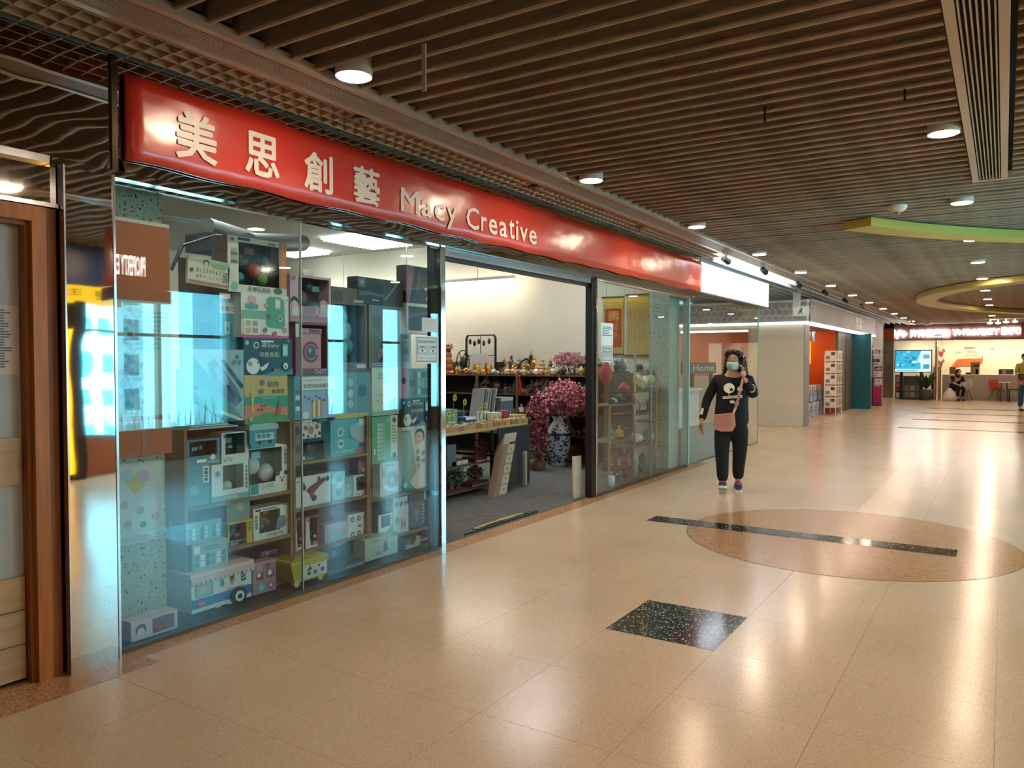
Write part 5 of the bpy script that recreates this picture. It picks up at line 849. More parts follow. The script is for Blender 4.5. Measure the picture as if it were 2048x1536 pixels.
# goods under the counter
def ub(name, lb, px0, px1, yt, yb, col, Y=5.12, z=None, cat='box', rows=()):
    x0 = wy(px0, yb, Y).x; x1 = wy(px1, yb, Y).x; zt = wy((px0+px1)/2, yt, Y).z; zb = z if z is not None else wy((px0+px1)/2, yb, Y).z
    r = empty(name, ((x0+x1)/2, Y, zb)); MB().box(x0, x1, Y, Y+.2, zb+.001, max(zt, zb+.05), M(col, .5)).build('body', r)
    if rows: m = MB(); deco(m, Face((x0, Y, zb), (x1-x0, 0, 0), (0, 0, max(zt, zb+.05)-zb)), rows, .001); m.build('front_print', r)
    tag(r, lb, cat)
ub('open_carton', 'white edged carton under the counter with black print', 904, 936, 927, 942, '#7a5a44', z=.346, rows=[('r', .3, .1, 1, .95, '#c9b9b4'), ('c', .6, .5, .2, '#3a2c30')])
ub('open_carton', 'white edged carton on the bottom shelf of the counter', 945, 976, 968, 985, '#6b3038', z=.066, rows=[('r', 0, 0, 1, .4, '#c9b9b8'), ('l', .1, .05, .9, .35, 1, '#4a3038')])
ub('open_carton', 'dark red carton on the middle shelf of the counter', 952, 974, 918, 942, '#5a2a2e', z=.346, rows=[('r', 0, 0, 1, .25, '#c0b4b2')])
ub('goods_pile', 'plastic wrapped grey toy on the middle shelf under the counter', 892, 912, 890, 940, '#59636a', z=.346, cat='toy')
for k, (px, py, col) in enumerate(((900, 975, ['#4a5a38', '#7a8a5a']), (948, 925, ['#8a6a6a', '#b49a94', '#5a2a30']), (915, 968, ['#3a4430', '#6a6a3c']), (965, 900, ['#6a2a34', '#8a3a44']), (950, 960, ['#b0a49a', '#6a5a4c']))):
    p = wy(px, py, 5.25); r = empty('artificial_bouquet', (p.x, 5.25, .066 if p.z < .33 else .346)); zb = r.location.z; MB().lathe([(.03, 0), (.04, .06), (.03, .06)], BW, (p.x, 5.25, zb), 8).build('pot', r)
    blossoms('foliage', r, (p.x, 5.25, zb+.13), .1, .08, .09, 170, col, .022, k+20); tag(r, ['green artificial plant on the counter bottom shelf, furthest left', 'pale pink bouquet on the middle counter shelf', 'olive artificial plant on the counter bottom shelf', 'dark red bouquet on the middle counter shelf', 'cream bouquet on the counter bottom shelf'][k], 'artificial plant')
# leaning carton of little drawers
r = empty('display_carton', (7.35, 4.9, .004)); tag(r, 'tall narrow carton with five square pictures leaning against the counter', 'carton')
a = wy(1000, 974, 4.72); b = wy(1022, 866, 4.98); U = Vector((.26, 0, 0)); V = (Vector((b.x, 4.98, b.z))-Vector((a.x, 4.72, .006))); o0 = Vector((a.x-.13, 4.72, .006)); N = U.cross(V).normalized(); m = MB()
cs = [o0, o0+U, o0+U+V, o0+V]; m.add([q for q in cs]+[q-N*.1 for q in cs], [(0, 1, 2, 3), (7, 6, 5, 4), (0, 4, 5, 1), (1, 5, 6, 2), (2, 6, 7, 3), (3, 7, 4, 0)], M('#8c7b66', .6)); m.build('carton', r)
m = MB(); Fq = Face(o0, U, V)
deco(m, Fq, [('r', 0, .82, 1, 1, '#a8a094')]+[q for k in range(5) for q in (('r', .42, .02+k*.16, .98, .16+k*.16, '#b9ab94'), ('r', .02, .02+k*.16, .38, .16+k*.16, '#8a7660'), ('c', .7, .09+k*.16, .015, '#5a3a30'))], .001); m.build('front_print', r)
tag(MB().box(7.93, 7.97, 4.86, 4.9, .004, .42, M('#a9a294', .6)).build('white_post', None), 'short white post leaning by the dark cloth of the counter', 'post')
tag(MB().prism([(7.66, .004), (7.86, .004), (7.84, .55), (7.7, .55)], .02, M('#4a3426', .6), 'y', 4.93).build('wooden_board', None), 'dark brown board standing between the leaning carton and the white post', 'board')
# vases, blossoms and cartons at the end of the counter
p = fl(1129, 933); vx, vy = p.x, p.y+.1; hV = .72
r = empty('floor_vase', (vx, vy, .005)); BWV = M('#c7ccd2', .15); m = MB(); prof = [(.09, 0), (.10, .02), (.17, .3), (.175, .45), (.15, .56), (.08, .64), (.075, .68), (.11, .72), (.1, .72), (.07, .68)]; m.lathe(prof, BWV, (vx, vy, .005), 24); m.build('body', r); m = MB(); rr = random.Random(9)
for i in range(330):
    t = rr.uniform(.06, .6); a = rr.uniform(0, 6.28)
    for (ra, za), (rb, zb) in zip(prof, prof[1:]):
        if za <= t <= zb: R_ = ra+(rb-ra)*(t-za)/(zb-za)+.002; break
    q = rr.uniform(.012, .028); c = Vector((vx+R_*math.cos(a), vy+R_*math.sin(a), .005+t)); tn = Vector((-math.sin(a), math.cos(a), 0)); m.add([c+tn*q, c+Vector((0, 0, q*.7)), c-tn*q, c-Vector((0, 0, q*.9))], [(0, 1, 2, 3)], M('#24355f', .25))
m.build('blue_pattern', r)['kind'] = 'stuff'; MB().lathe([(.176, .44), (.178, .46), (.176, .48)], M('#24355f', .25), (vx, vy, .005), 24).build('blue_band', r); tag(r, 'tall blue and white floor vase standing at the end of the aisle', 'vase')
r = empty('blossom_bouquet', (vx-.05, vy-.05, .6)); blossoms('blossom', r, (vx+.0, vy-.1, .98), .34, .34, .27, 1500, ['#b0525c', '#c77a80', '#8c323c', '#d8a0a0', '#9a4650'], .028, 31); m = MB()
for i in range(12): m.tube([(vx, vy, .64), (vx+math.cos(i)*.1, vy+math.sin(i)*.1-.05, .85), (vx+math.cos(i)*.3, vy+math.sin(i)*.3-.05, 1.05)], .005, BW, 4)
m.build('twigs', r); tag(r, 'big bouquet of pink and red blossom in the blue and white vase', 'artificial flowers')
c = fl(1075, 940); r = empty('blossom_column', (c.x, c.y, .004)); blossoms('blossom', r, (c.x, c.y, .62), .14, .16, .5, 900, ['#8c2a38', '#a8445a', '#6a2028', '#b87a84'], .03, 32); blossoms('pale_blossom', r, (c.x, c.y, .25), .1, .12, .24, 300, ['#b9a8a0', '#8a6a62'], .028, 33); MB().lathe([(.1, 0), (.12, .12), (.02, .12)], BW, (c.x, c.y, .004), 12).build('pot', r); tag(r, 'tall red blossom spray hanging down beside the dark counter cloth', 'artificial flowers')
p = wy(1098, 812, 5.6); r = empty('blossom_basket', (p.x, 5.6, .9)); MB().lathe([(.1, -.12), (.14, 0), (.13, 0)], M('#7a5a3a', .7), (p.x, 5.6, p.z-.02), 14).build('basket', r); blossoms('flowers', r, (p.x, 5.6, p.z+.03), .2, .14, .09, 260, ['#d8c8a0', '#c9a05a', '#e3dccb', '#b08a70'], .03, 34); MB().cyl((p.x, 5.6, .004), (p.x, 5.6, p.z-.13), .03, .03, BW, 8).build('stand', r); tag(r, 'basket of cream and yellow flowers on a stand above the pink blossom', 'flower basket')
for lb, px0, px1, yt, yb, col in (('plain brown carton just left of the blue and white vase', 1084, 1114, 892, 929, '#6a5642'), ('plain brown carton right of the blue and white vase', 1138, 1163, 892, 933, '#7a6650')):
    p = fl((px0+px1)/2, yb); Y = p.y+.25; x0 = wy(px0, yb, Y).x; x1 = wy(px1, yb, Y).x; tag(MB().box(x0, x1, Y, Y+.3, .005, wy(px0, yt, Y).z, M(col, .7)).build('cardboard_carton', None), lb, 'carton')
p = fl(1152, 930); r = empty('coiled_strap', (p.x, p.y+.35, .4)); m = MB()
for q in range(3): m.tube([(p.x+.1*math.cos(i*.5)+q*.03, p.y+.3, .52+.09*math.sin(i*.5)) for i in range(13)], .008, M('#c9c0ae', .6), 5)
m.build('strap', r); MB().box(p.x-.12, p.x+.16, p.y+.2, p.y+.42, .3, .44, M('#7a6650', .7)).build('holder', r); tag(r, 'coiled white straps on the carton right of the floor vase', 'strap')
for k, (px, t) in enumerate(((1144, -.1), (1150, -.12), (1156, -.14))):
    p = fl(px, 925); tag(MB().add([(p.x-.01, 5.45, .45), (p.x+.02, 5.45, .45), (p.x-.06, 5.5, .78), (p.x-.09, 5.5, .78)]+[(p.x-.01, 5.47, .45), (p.x+.02, 5.47, .45), (p.x-.06, 5.52, .78), (p.x-.09, 5.52, .78)], [(0, 1, 2, 3), (7, 6, 5, 4), (0, 4, 5, 1), (1, 5, 6, 2), (2, 6, 7, 3), (3, 7, 4, 0)], M('#a89a86', .6)).build('wooden_stick', None), 'pale stick leaning in the corner by the floor vase, %s of three from the left' % ordn(k), 'stick', 'pale sticks by the vase')
p = fl(1165, 1000); tag(MB().prism([(7.44, .005), (7.60, .005), (7.62, .08), (7.615, .46), (7.43, .47), (7.43, .3)], .018, M('#b3a68e', .6, noise=.12, ns=6), 'y', 3.94).build('white_plank', None), 'pale wooden plank propped upright against the entrance jamb', 'plank')
tag(MB().box(10.01, 10.04, 4.93, 5.0, .005, 1.15, M('#8c6a42', .6)).build('wooden_batten', None), 'tall drilled wooden batten standing at the entrance end of the rack', 'batten')
# curled black and yellow mat on the threshold
A = fl(930, 1072); B_ = fl(1075, 1026); r = empty('threshold_mat', (A.x, 3.86, .005)); tag(r, 'narrow curled black and yellow strip mat lying across the entrance', 'mat'); d = (B_-A); m = MB(); nrm = Vector((-d.y, d.x, 0)).normalized()
L_ = [A+d*t for t in (0, .15, .3, .5, .7, .85, 1)]; Wd = [.01, .06, .09, .1, .11, .1, .09]
for i in range(6):
    a0, a1 = L_[i], L_[i+1]; v = [a0, a1, a1+nrm*Wd[i+1], a0+nrm*Wd[i]]; zt = .02+.006*(i % 2); m.add([(q.x, q.y, .004) for q in v]+[(q.x, q.y, zt) for q in v], [(0, 1, 2, 3), (7, 6, 5, 4), (0, 4, 5, 1), (1, 5, 6, 2), (2, 6, 7, 3), (3, 7, 4, 0)], BLACK)
m.build('black_edge', r); m = MB()
for i in range(1, 5):
    a0, a1 = L_[i], L_[i+1]; v = [a0+nrm*Wd[i]*.3, a1+nrm*Wd[i+1]*.3, a1+nrm*Wd[i+1]*.7, a0+nrm*Wd[i]*.75]; m.add([(q.x, q.y, .028) for q in v], [(0, 1, 2, 3)], M('#a39a3e', .7, noise=.3, ns=30))
m.build('yellow_stripe', r)
# scrolls on the far wall
def scroll(name, lb, y0, y1, z0, z1, ops, base, cat='hanging scroll'):
    r = empty(name, (10.59, (y0+y1)/2, z1)); m = MB(); m.box(10.585, 10.595, y1, y0, z0, z1, M(base, .6)); m.build('cloth', r); m = MB(); deco(m, Face((10.584, y0, z0), (0, y1-y0, 0), (0, 0, z1-z0)), ops, .001); m.build('front_print', r)
    for z in (z0, z1): MB().cyl((10.575, y0+.015, z), (10.575, y1-.015, z), .012, .012, BW, 8).build('roller', r)
    tag(r, lb, cat)
scroll('hanging_scroll', 'red and gold hanging scroll with a large character, nearer the entrance', 5.12, 4.78, 1.62, 2.47, [('r', .1, .12, .92, .8, '#a83420'), ('t', '壽', .25, .58, .8, .76, '#d8b04a'), ('t', '福', .3, .42, .75, .55, '#c9963a'), ('t', '祿', .3, .28, .75, .4, '#c9963a'), ('r', .0, .85, 1, 1, '#c9a23c')], '#b89a4a')
scroll('hanging_scroll', 'yellow hanging scroll covered with columns of small writing', 4.73, 4.38, 1.60, 2.49, [('r', 0, .8, 1, 1, '#c9a23c'), ('r', .1, .18, .9, .78, '#b99c5a')]+[('g', .12+.11*k, .2, .15+.11*k, .76, 1, 22, ['#5a4a2c', '#6a5834']) for k in range(7)], '#b8964a')
# dark ducts under the shop ceiling
r = empty('ceiling_duct', (4.2, 6, 2.85)); tag(r, 'dark air duct and unit hanging under the shop ceiling above the boxes', 'duct')
m = MB(); a = wy(415, 478, 5.6); b = wy(520, 470, 5.6); m.box(a.x, b.x, 5.6, 5.9, a.z-.09, a.z+.06, M('#2a2a2a', .6)); m.build('unit', r); MB().cyl((b.x, 5.75, a.z+.05), (b.x+1.4, 6.6, a.z+.3), .09, .09, M('#55554f', .5, .4), 14).build('pipe', r); MB().cyl((a.x+.5, 6.3, a.z+.25), (a.x+1.6, 6.9, a.z+.3), .08, .08, M('#66655f', .5, .4), 14).build('pipe', r); MB().tube([(a.x-.4, 5.5, a.z-.3), (a.x-.3, 5.5, a.z-.1), (a.x, 5.5, a.z+.02), (a.x+.3, 5.5, a.z+.03)], .014, BLACK).build('cable', r)
# ================================================================= RIGHT DISPLAY WINDOW
dw = empty('display_shelf', (9, 4.1, 0)); tag(dw, 'wooden display shelf of vases and ornaments behind the right window', 'shelf')
for x0, x1, zs in ((8.42, 9.13, (.527, .974)), (9.16, 9.86, (.40, .824, 1.12)), (9.88, 10.27, (.38, .69, 1.12))):
    for z in zs: MB().box(x0, x1, 3.98, 4.32, z-.016, z, BW).build('shelf', dw)
for x in (8.4, 9.145, 9.87): MB().box(x-.012, x+.012, 3.96, 3.985, .004, 1.25 if x > 8.5 else 1.0, M('#9a7a50', .5)).build('post', dw)
m = MB().box(9.08, 9.10, 3.93, 3.95, .004, 1.7, CHROME)
for k in range(9): m.box(9.0, 9.1, 3.935, 3.945, .4+k*.14, .408+k*.14, CHROME)
m.build('chrome_ladder', dw)
def vase(px0, px1, yt, yb, prof, col, lb, pat=None, z=.005, Y=4.1, name='vase', cat='vase'):
    xm = (px0+px1)/2; x = wy(xm, yb, Y).x; R_ = (px1-px0)/2/F0*(wy(xm, yb, Y)-Vector((0, 0, CH))).dot(FW)*1.05; H_ = wy(xm, yt, Y).z-max(wy(xm, yb, Y).z, z); mx = max(p[0] for p in prof); pr = [(p[0]/mx*R_, p[1]*H_) for p in prof]
    Yc = Y+R_*.3; r = empty(name, (x, Yc, z+.001)); MB().lathe(pr, M(col, .18), (x, Yc, z+.001), 20).build('body', r)
    if pat:
        rr = random.Random(int(px0)); m = MB()
        for i in range(70):
            t = rr.uniform(.12, .72)*H_; a = rr.uniform(0, 6.28); R2 = None
            for (ra, za), (rb, zb) in zip(pr, pr[1:]):
                if za <= t <= zb: R2 = ra+(rb-ra)*(t-za)/(zb-za)+.0015; break
            if R2 is None: continue
            q = R_*rr.uniform(.08, .2); c = Vector((x+R2*math.cos(a), Yc+R2*math.sin(a), z+.001+t)); tn = Vector((-math.sin(a), math.cos(a), 0)); m.add([c+tn*q, c+Vector((0, 0, q)), c-tn*q, c-Vector((0, 0, q))], [(0, 1, 2, 3)], M(rr.choice(pat), .3))
        m.build('painted_pattern', r)['kind'] = 'stuff'
    tag(r, lb, cat); return r
BAL = [(.45, 0), (.5, .03), (.85, .35), (1, .58), (.9, .72), (.45, .86), (.4, .92), (.6, 1), (.5, 1), (.35, .92)]
SLM = [(.6, 0), (.62, .03), (.9, .4), (1, .65), (.8, .78), (.4, .88), (.42, 1), (.36, 1)]
POT = [(.5, 0), (.8, .2), (1, .6), (.95, .85), (.8, .95), (.85, 1), (.75, 1)]
vase(1219, 1247, 898, 976, BAL, '#8a4a44', 'large maroon vase painted with blue and cream flowers in the right window', ['#2f4a7a', '#c9b9a0', '#b0584a', '#d8cfc0'], Y=4.14)
vase(1217, 1232, 951, 979, POT, '#dfe4e2', 'small white pot at the foot of the right window', Y=3.92)
vase(1246, 1263, 908, 968, BAL, '#a02a30', 'deep red vase with pale flowers beside the maroon vase', ['#d8c0b8', '#7a1c22'])
vase(1266, 1278, 900, 962, SLM, '#b5a98c', 'slim cream vase behind the chrome ladder', ['#6a7a6a', '#8a5a4a'])
vase(1279, 1302, 905, 958, BAL, '#4c5872', 'wide slate blue vase in the middle of the right window', ['#6a7488', '#3a4460'])
vase(1312, 1323, 897, 946, BAL, '#b7c4cc', 'pale blue and white vase, left of the two by the column', ['#3a5a8a', '#5a7aa0'])
vase(1322, 1338, 895, 942, SLM, '#c9d6d8', 'wide white vase with blue flowers by the column', ['#3a5a8a', '#2f6a7a'], Y=4.06)
vase(1335, 1348, 883, 938, SLM, '#a9b02a', 'yellow green vase nearest the column in the right window', Y=4.2)
vase(1218, 1228, 849, 884, BAL, '#3f8a5a', 'green lidded jar on the low shelf of the right window', ['#8ab08a'], z=.527)
vase(1243, 1253, 882, 912, [(1, 0), (.8, .4), (.1, 1)], '#b06a44', 'pointed reddish stone standing among the vases', Y=4.25, name='pointed_stone', cat='stone', z=.25)
def fig(kind, col, px, yb, z, s, lb, Y=4.12, col2=None):
    o = proto(kind, col, col2); o.location = (wy(px, yb, Y).x, Y, z+.001); o.scale = (s, s, s); o.rotation_euler = (0, 0, -.6); tag(o, lb, 'ornament')
fig('seated_figurine', '#c9962c', 1238, 873, .527, 1.25, 'gold laughing seated figurine on the low shelf of the right window')
fig('standing_figurine', '#e6e4dc', 1222, 870, .527, 1.1, 'white standing figurine at the left end of the low window shelf')
fig('rock_ornament', '#3a3634', 1255, 870, .527, 1.3, 'black carved ornament beside the gold laughing figurine')
fig('rock_ornament', '#e6e4dc', 1277, 868, .40, 1.7, 'white horse shaped ornament behind the chrome ladder')
fig('rock_ornament', '#6f8c8f', 1298, 868, .40, 1.6, 'grey blue carved ornament on the lowest middle shelf')
fig('ring_ornament', '#6f8c8f', 1322, 880, .38, 1.0, 'grey blue ring ornament beside the round plate', col2='#3a2a20')
c = wy(1339, 866, 4.1); r = empty('round_plate', (c.x, 4.1, .381)); m = MB(); m.cyl((c.x, 4.08, .381+.13), (c.x, 4.1, .381+.13), .11, .11, M('#c3d2d6', .2), 24); m.build('plate', r); m = MB(); Fp = Face((c.x-.11, 4.079, .401), (.22, 0, 0), (0, 0, .22))
deco(m, Fp, [('c', .5, .5, .42, '#6a94a4'), ('c', .5, .5, .36, '#d4dee0'), ('c', .4, .55, .12, '#4a7a94'), ('c', .6, .42, .14, '#5a8aa0')], .001); m.build('plate_pattern', r); MB().box(c.x-.05, c.x+.05, 4.06, 4.13, .381, .40, BW).build('stand', r); tag(r, 'round blue and white plate on a stand by the column', 'plate')
for k, (px, kd, col, s) in enumerate(((1222, 'bowl_ornament', '#3a3634', 1.2), (1230, 'rock_ornament', '#e6e4dc', .8), (1240, 'rock_ornament', '#3a3634', 1.3), (1250, 'ring_ornament', '#5a3d2b', 1.1), (1259, 'rock_ornament', '#5a3d2b', 1.2))): fig(kd, col, px, 805, .974, s, '%s %s, %s from left, upper left shelf, right window' % (CNAME[col], KN[kd].replace(' on a stand', ''), ordn(k)))
for k, (px, kd, col, s) in enumerate(((1273, 'ring_ornament', '#6f8c8f', 1.2), (1284, 'ring_ornament', '#d9d2bd', 1.2), (1296, 'rock_ornament', '#3a3634', 1.5), (1306, 'ring_ornament', '#3a3634', 1.3))): fig(kd, col, px, 824, .824, s, '%s %s, %s from left, middle shelf, right window' % (CNAME[col], KN[kd].replace(' on a stand', ''), ordn(k)))
for k, (px, kd, col, s) in enumerate(((1318, 'rock_ornament', '#c9962c', 1.5), (1330, 'seated_figurine', '#c9962c', 1.2), (1341, 'pagoda_ornament', '#3e5c46', 1.1))): fig(kd, col, px, 835, .69, s, '%s %s on the right bay shelf above the round plate' % (CNAME[col], KN[kd]))
for k, (px, kd, col, s, Y) in enumerate(((1272, 'rock_ornament', '#c9962c', 1.5, 4.1), (1281, 'rock_ornament', '#d9d2bd', 2.0, 4.08), (1294, 'rock_ornament', '#b9a67c', 2.1, 4.12), (1305, 'frog_ornament', '#d9d2bd', 1.5, 4.1), (1323, 'seated_figurine', '#c9962c', 1.3, 4.08), (1333, 'rock_ornament', '#3a3634', 1.8, 4.15), (1340, 'standing_figurine', '#c9962c', 1.8, 4.2), (1330, 'standing_figurine', '#e6e4dc', 1.9, 4.25))): fig(kd, col, px, 777, 1.12, s, '%s %s on the top of the window shelf, %s from the left' % (CNAME[col], KN[kd], ordn(k)), Y=Y)
# hanging and tall pieces
def tallpiece(name, lb, px, yt, yb, col, cat, kind, Y=4.2):
    a = wy(px, yt, Y); b = wy(px, yb, Y); r = empty(name, (a.x, Y, b.z)); h = a.z-b.z
    if kind == 'lantern': MB().lathe([(.02, 0), (.07, h*.25), (.08, h*.6), (.03, h*.95), (.01, h)], M(col, .5), (a.x, Y, b.z), 12).build('body', r); MB().cyl((a.x, Y, b.z+h), (a.x, Y, 3.5), .002, .002, STEELD, 4).build('cord', r)
    if kind == 'plant': blossoms('foliage', r, (a.x, Y, b.z+h/2), h*.7, .08, h*.5, 200, [col, '#3f7a44'], .03, 77); MB().lathe([(.03, -.04), (.045, .02), (.03, .02)], BW, (a.x, Y, b.z), 10).build('pot', r)
    if kind == 'horse':
        m = MB(); q = M(col, .4); m.ball((a.x, Y, b.z+h*.5), h*.7, .05, h*.25, q, 10, 6).ball((a.x+h*.75, Y, b.z+h*.85), h*.25, .03, h*.14, q, 8, 5).cyl((a.x+h*.4, Y, b.z+h*.55), (a.x+h*.7, Y, b.z+h*.85), h*.18, h*.1, q, 8)
        for s_ in (-.5, -.35, .35, .5): m.cyl((a.x+h*s_, Y, b.z+h*.4), (a.x+h*s_, Y, b.z), h*.07, h*.05, q, 6)
        m.build('body', r)
    tag(r, lb, cat)
tallpiece('red_lantern', 'red paper lantern hanging low in the right window beside the entrance', 1212, 722, 772, '#b8283a', 'lantern', 'lantern')
tallpiece('red_lantern', 'small dull red lantern below the white figure in the right window', 1248, 765, 790, '#9a3440', 'lantern', 'lantern')
tallpiece('small_plant', 'green leafy plant on top of the right window shelf', 1308, 735, 757, '#4a8a4c', 'plant', 'plant')
tallpiece('horse_ornament', 'dark horse ornament high behind the right window', 1279, 722, 745, '#3f4c54', 'ornament', 'horse', 4.52)
hs = [o for o in C.objects if o.name == 'horse_ornament'][0]
st_ = empty('tall_cabinet', (9.8, 4.52, 0)); zc = hs.location.z; MB().box(9.55, 10.2, 4.45, 4.6, .005, zc, M('#54504a', .6)).build('body', st_); tag(st_, 'dark grey cabinet carrying the horse ornament behind the window shelf', 'cabinet')
for k, (px, kd, col, s) in enumerate(((1228, 'standing_figurine', '#e6e4dc', 1.4), (1236, 'rock_ornament', '#3a3634', 1.8), (1246, 'rock_ornament', '#6f8c8f', 2.0), (1256, 'seated_figurine', '#d9d2bd', 1.4))):
    o = proto(kd, col); Y = 4.7; o.location = (9.62+k*.15, 4.52, zc+.001); o.scale = (s, s, s); tag(o, '%s %s on the dark grey cabinet, %s from the left' % (CNAME[col], KN[kd], ordn(k)), 'ornament')
c = wy(1325, 690, 4.2); r = empty('flower_vase', (c.x, 4.24, 1.121)); MB().lathe([(.04, 0), (.07, .12), (.05, .28), (.03, .36), (.045, .42), (.03, .42)], M('#9ab0aa', .2), (c.x, 4.24, 1.121), 14).build('body', r); blossoms('flowers', r, (c.x, 4.24, 1.66), .12, .08, .11, 160, ['#d9d6c0', '#7a8a6a', '#5a6a4a'], .03, 41); tag(r, 'grey green vase with white flowers rising above the window shelf', 'vase')

# ================================================================= NEIGHBOUR SHOP BEHIND GLASS
w3 = empty('window_3', (12.6, 3.85, 0)); structure(w3, 'frameless glass front of the neighbouring furniture shop')
for x0, x1 in ((10.70, 12.63), (12.64, 14.52)): MB().box(x0, x1, 3.845, 3.855, .01, 2.5, GL).build('pane', w3)
MB().box(10.7, 14.52, 3.83, 3.87, 0, .012, STEELD).build('floor_rail', w3); MB().box(10.69, 10.70, 3.83, 3.9, 0, 2.5, STEEL).build('edge', w3); MB().box(14.52, 14.53, 3.84, 3.86, 0, 2.5, M('#8fb5ae', .2)).build('edge', w3)
LB = empty('light_box_sign', (13, 3.85, 2.76)); tag(LB, 'long blank white light box sign next to the red banner', 'sign')
MB().box(11.13, 15.02, 3.80, 4.0, 2.52, 2.985, M('#2c2f33', .4)).build('box', LB); MB().box(11.15, 15.0, 3.79, 3.80, 2.545, 2.975, emis('#f4f8ff', 3.2)).build('lit_panel', LB)
for x in (11.6, 13.1, 14.6): MB().cyl((x, 3.9, 2.985), (x, 3.9, 3.4), .01, .01, STEELD, 6).build('hanger', LB)
# glowing strip stands in for the light box's light on the diffuser edge
r = empty('strip_lamp', (12, 3.3, 3.0)); MB().box(10.9, 16.2, 3.42, 3.50, 3.06, 3.09, emis('#f4f8ff', 14)).build('tube', r); tag(r, 'bright white strip lamp along the ceiling edge above the light box sign', 'light')
HG = M('#8a8b88', .6); SO = M('#dcd8cf', .7)
lw = MB().box(10.72, 12.6, 3.93, 4.02, .0, .52, M('#7d8a8c', .6)).build('low_wall', None); tag(lw, 'low blue grey partition just inside the neighbouring glass front', 'partition')
cd = empty('reception_desk', (13, 5.0, 0)); MB().box(12.2, 13.9, 4.75, 5.2, 0, .98, M('#cfd0cc', .5)).build('desk', cd); MB().box(12.15, 13.95, 4.7, 5.25, .98, 1.02, M('#e6e4de', .3)).build('desk_top', cd); tag(cd, 'white reception desk inside the neighbouring furniture shop', 'desk')
b0 = wy(1378, 748, 5.0); b1 = wy(1432, 748, 5.0); bt = wy(1405, 725, 5.0); hb = empty('name_board', ((b0.x+b1.x)/2, 5.0, 1.021)); HBz = max(b0.z, 1.25)
MB().box(b0.x-.3, b1.x, 5.0, 5.05, b0.z, bt.z, M('#46524e', .5)).build('board', hb); MB().box(b0.x+.2, b0.x+.3, 5.0, 5.05, 1.021, b0.z, BLACK).box(b1.x-.3, b1.x-.2, 5.0, 5.05, 1.021, b0.z, BLACK).build('stand', hb)
m = MB(); text(m, Face((b0.x-.3, 4.999, b0.z), (b1.x-b0.x+.3, 0, 0), (0, 0, bt.z-b0.z)), 'Home', .28, .2, .93, .82, M('#dfe3de', .5), .001); m.build('lettering', hb); tag(hb, 'dark green board with pale lettering on the reception desk', 'sign')
def armchair(x, y, rz, lb):
    r = empty('armchair', (x, y, 0), rz); B = lambda n, mb: mb.build(n, r, world=False)
    B('seat', MB().box(-.4, .4, -.4, .35, .15, .42, SO)); B('backrest', MB().lathe([(.4, .15), (.46, .5), (.43, .85), (.34, .85), (.36, .45)], SO, (0, .05, 0), 18))
    for sx in (-.3, .3):
        for sy in (-.3, .3): B('leg', MB().cyl((sx, sy, 0), (sx, sy, .15), .015, .02, BLACK, 6))
    tag(r, lb, 'armchair')
armchair(11.2, 5.1, .5, 'white curved armchair nearest the red banner shop'); armchair(12.6, 6.2, -.2, 'white curved armchair behind the reception desk')
# wall with patterned band
wc = empty('wall_column', (18.7, 4.5, 0)); structure(wc); CG = M('#cfc4b0', .7, noise=.04, ns=3)
MB().box(18.62, 18.9, 3.9, 5.15, 0, 2.4, CG).box(18.62, 18.9, 5.15, 9, 0, 1.15, CG).box(18.62, 18.9, 5.15, 9, 2.28, 2.4, CG).box(18.62, 18.9, 6.95, 9, 1.15, 2.28, CG).build('wall_face', wc)
MB().box(18.62, 19.15, 3.88, 3.9, 0, 2.4, M('#8f9292', .6)).build('wall_end', wc)
MB().box(14.53, 18.6, 8.9, 9.0, 0, 3.4, CG).build('wall_face', wc); MB().box(10.69, 14.6, 7.4, 7.5, 0, 3.4, M('#cfcabf', .7)).build('wall_face', wc)
hd = empty('wall_header', (18.6, 6, 2.65)); structure(hd); GB = M('#a9acaa', .5)
MB().box(18.55, 18.8, 3.83, 9, 2.43, 2.88, GB).build('patterned_band', hd); MB().box(18.54, 18.8, 3.82, 9, 2.88, 2.93, WHITE).build('white_trim', hd); MB().box(18.53, 18.8, 3.81, 9, 2.37, 2.43, emis('#f2f4f4', 1.6)).build('lit_trim', hd)
m = MB(); LN = M('#eceeee', .5); Fh = Face((18.549, 9, 2.43), (0, -5.17, 0), (0, 0, .45)); 
def seg(mb, F, a, b, wd, mt, d):
    A_, B2 = F.p(*a), F.p(*b); t = (B2-A_).normalized(); n = F.N.cross(t)*wd/2; mb.add([A_-n+F.N*d, B2-n+F.N*d, B2+n+F.N*d, A_+n+F.N*d], [(0, 1, 2, 3)], mt)
rr = random.Random(2); R1 = .085
for i in range(34):
    for j in range(3):
        cu = (i+.5+.5*(j % 2))/34; cv = (j+.5)/3; pts = [(cu+R1/5.17*math.cos(a*math.pi/3+.52), cv+R1/.45*math.sin(a*math.pi/3+.52)) for a in range(6)]; skip = rr.randint(0, 5)
        for a in range(6):
            if a != skip and 0 <= pts[a][1] <= 1 and 0 <= pts[(a+1) % 6][1] <= 1: seg(m, Fh, pts[a], pts[(a+1) % 6], .013, LN, .001)
m.build('line_pattern', hd)
MB().box(18.8, 29.4, 3.80, 3.95, 2.43, 2.93, M('#6f787e', .5, noise=.15, ns=60)).build('band', hd); MB().box(18.8, 29.45, 3.78, 3.97, 2.93, 2.96, WHITE).build('white_trim', hd); MB().box(18.8, 29.45, 3.78, 3.97, 2.38, 2.43, emis('#e8f0f4', 3.0)).build('lit_trim', hd)
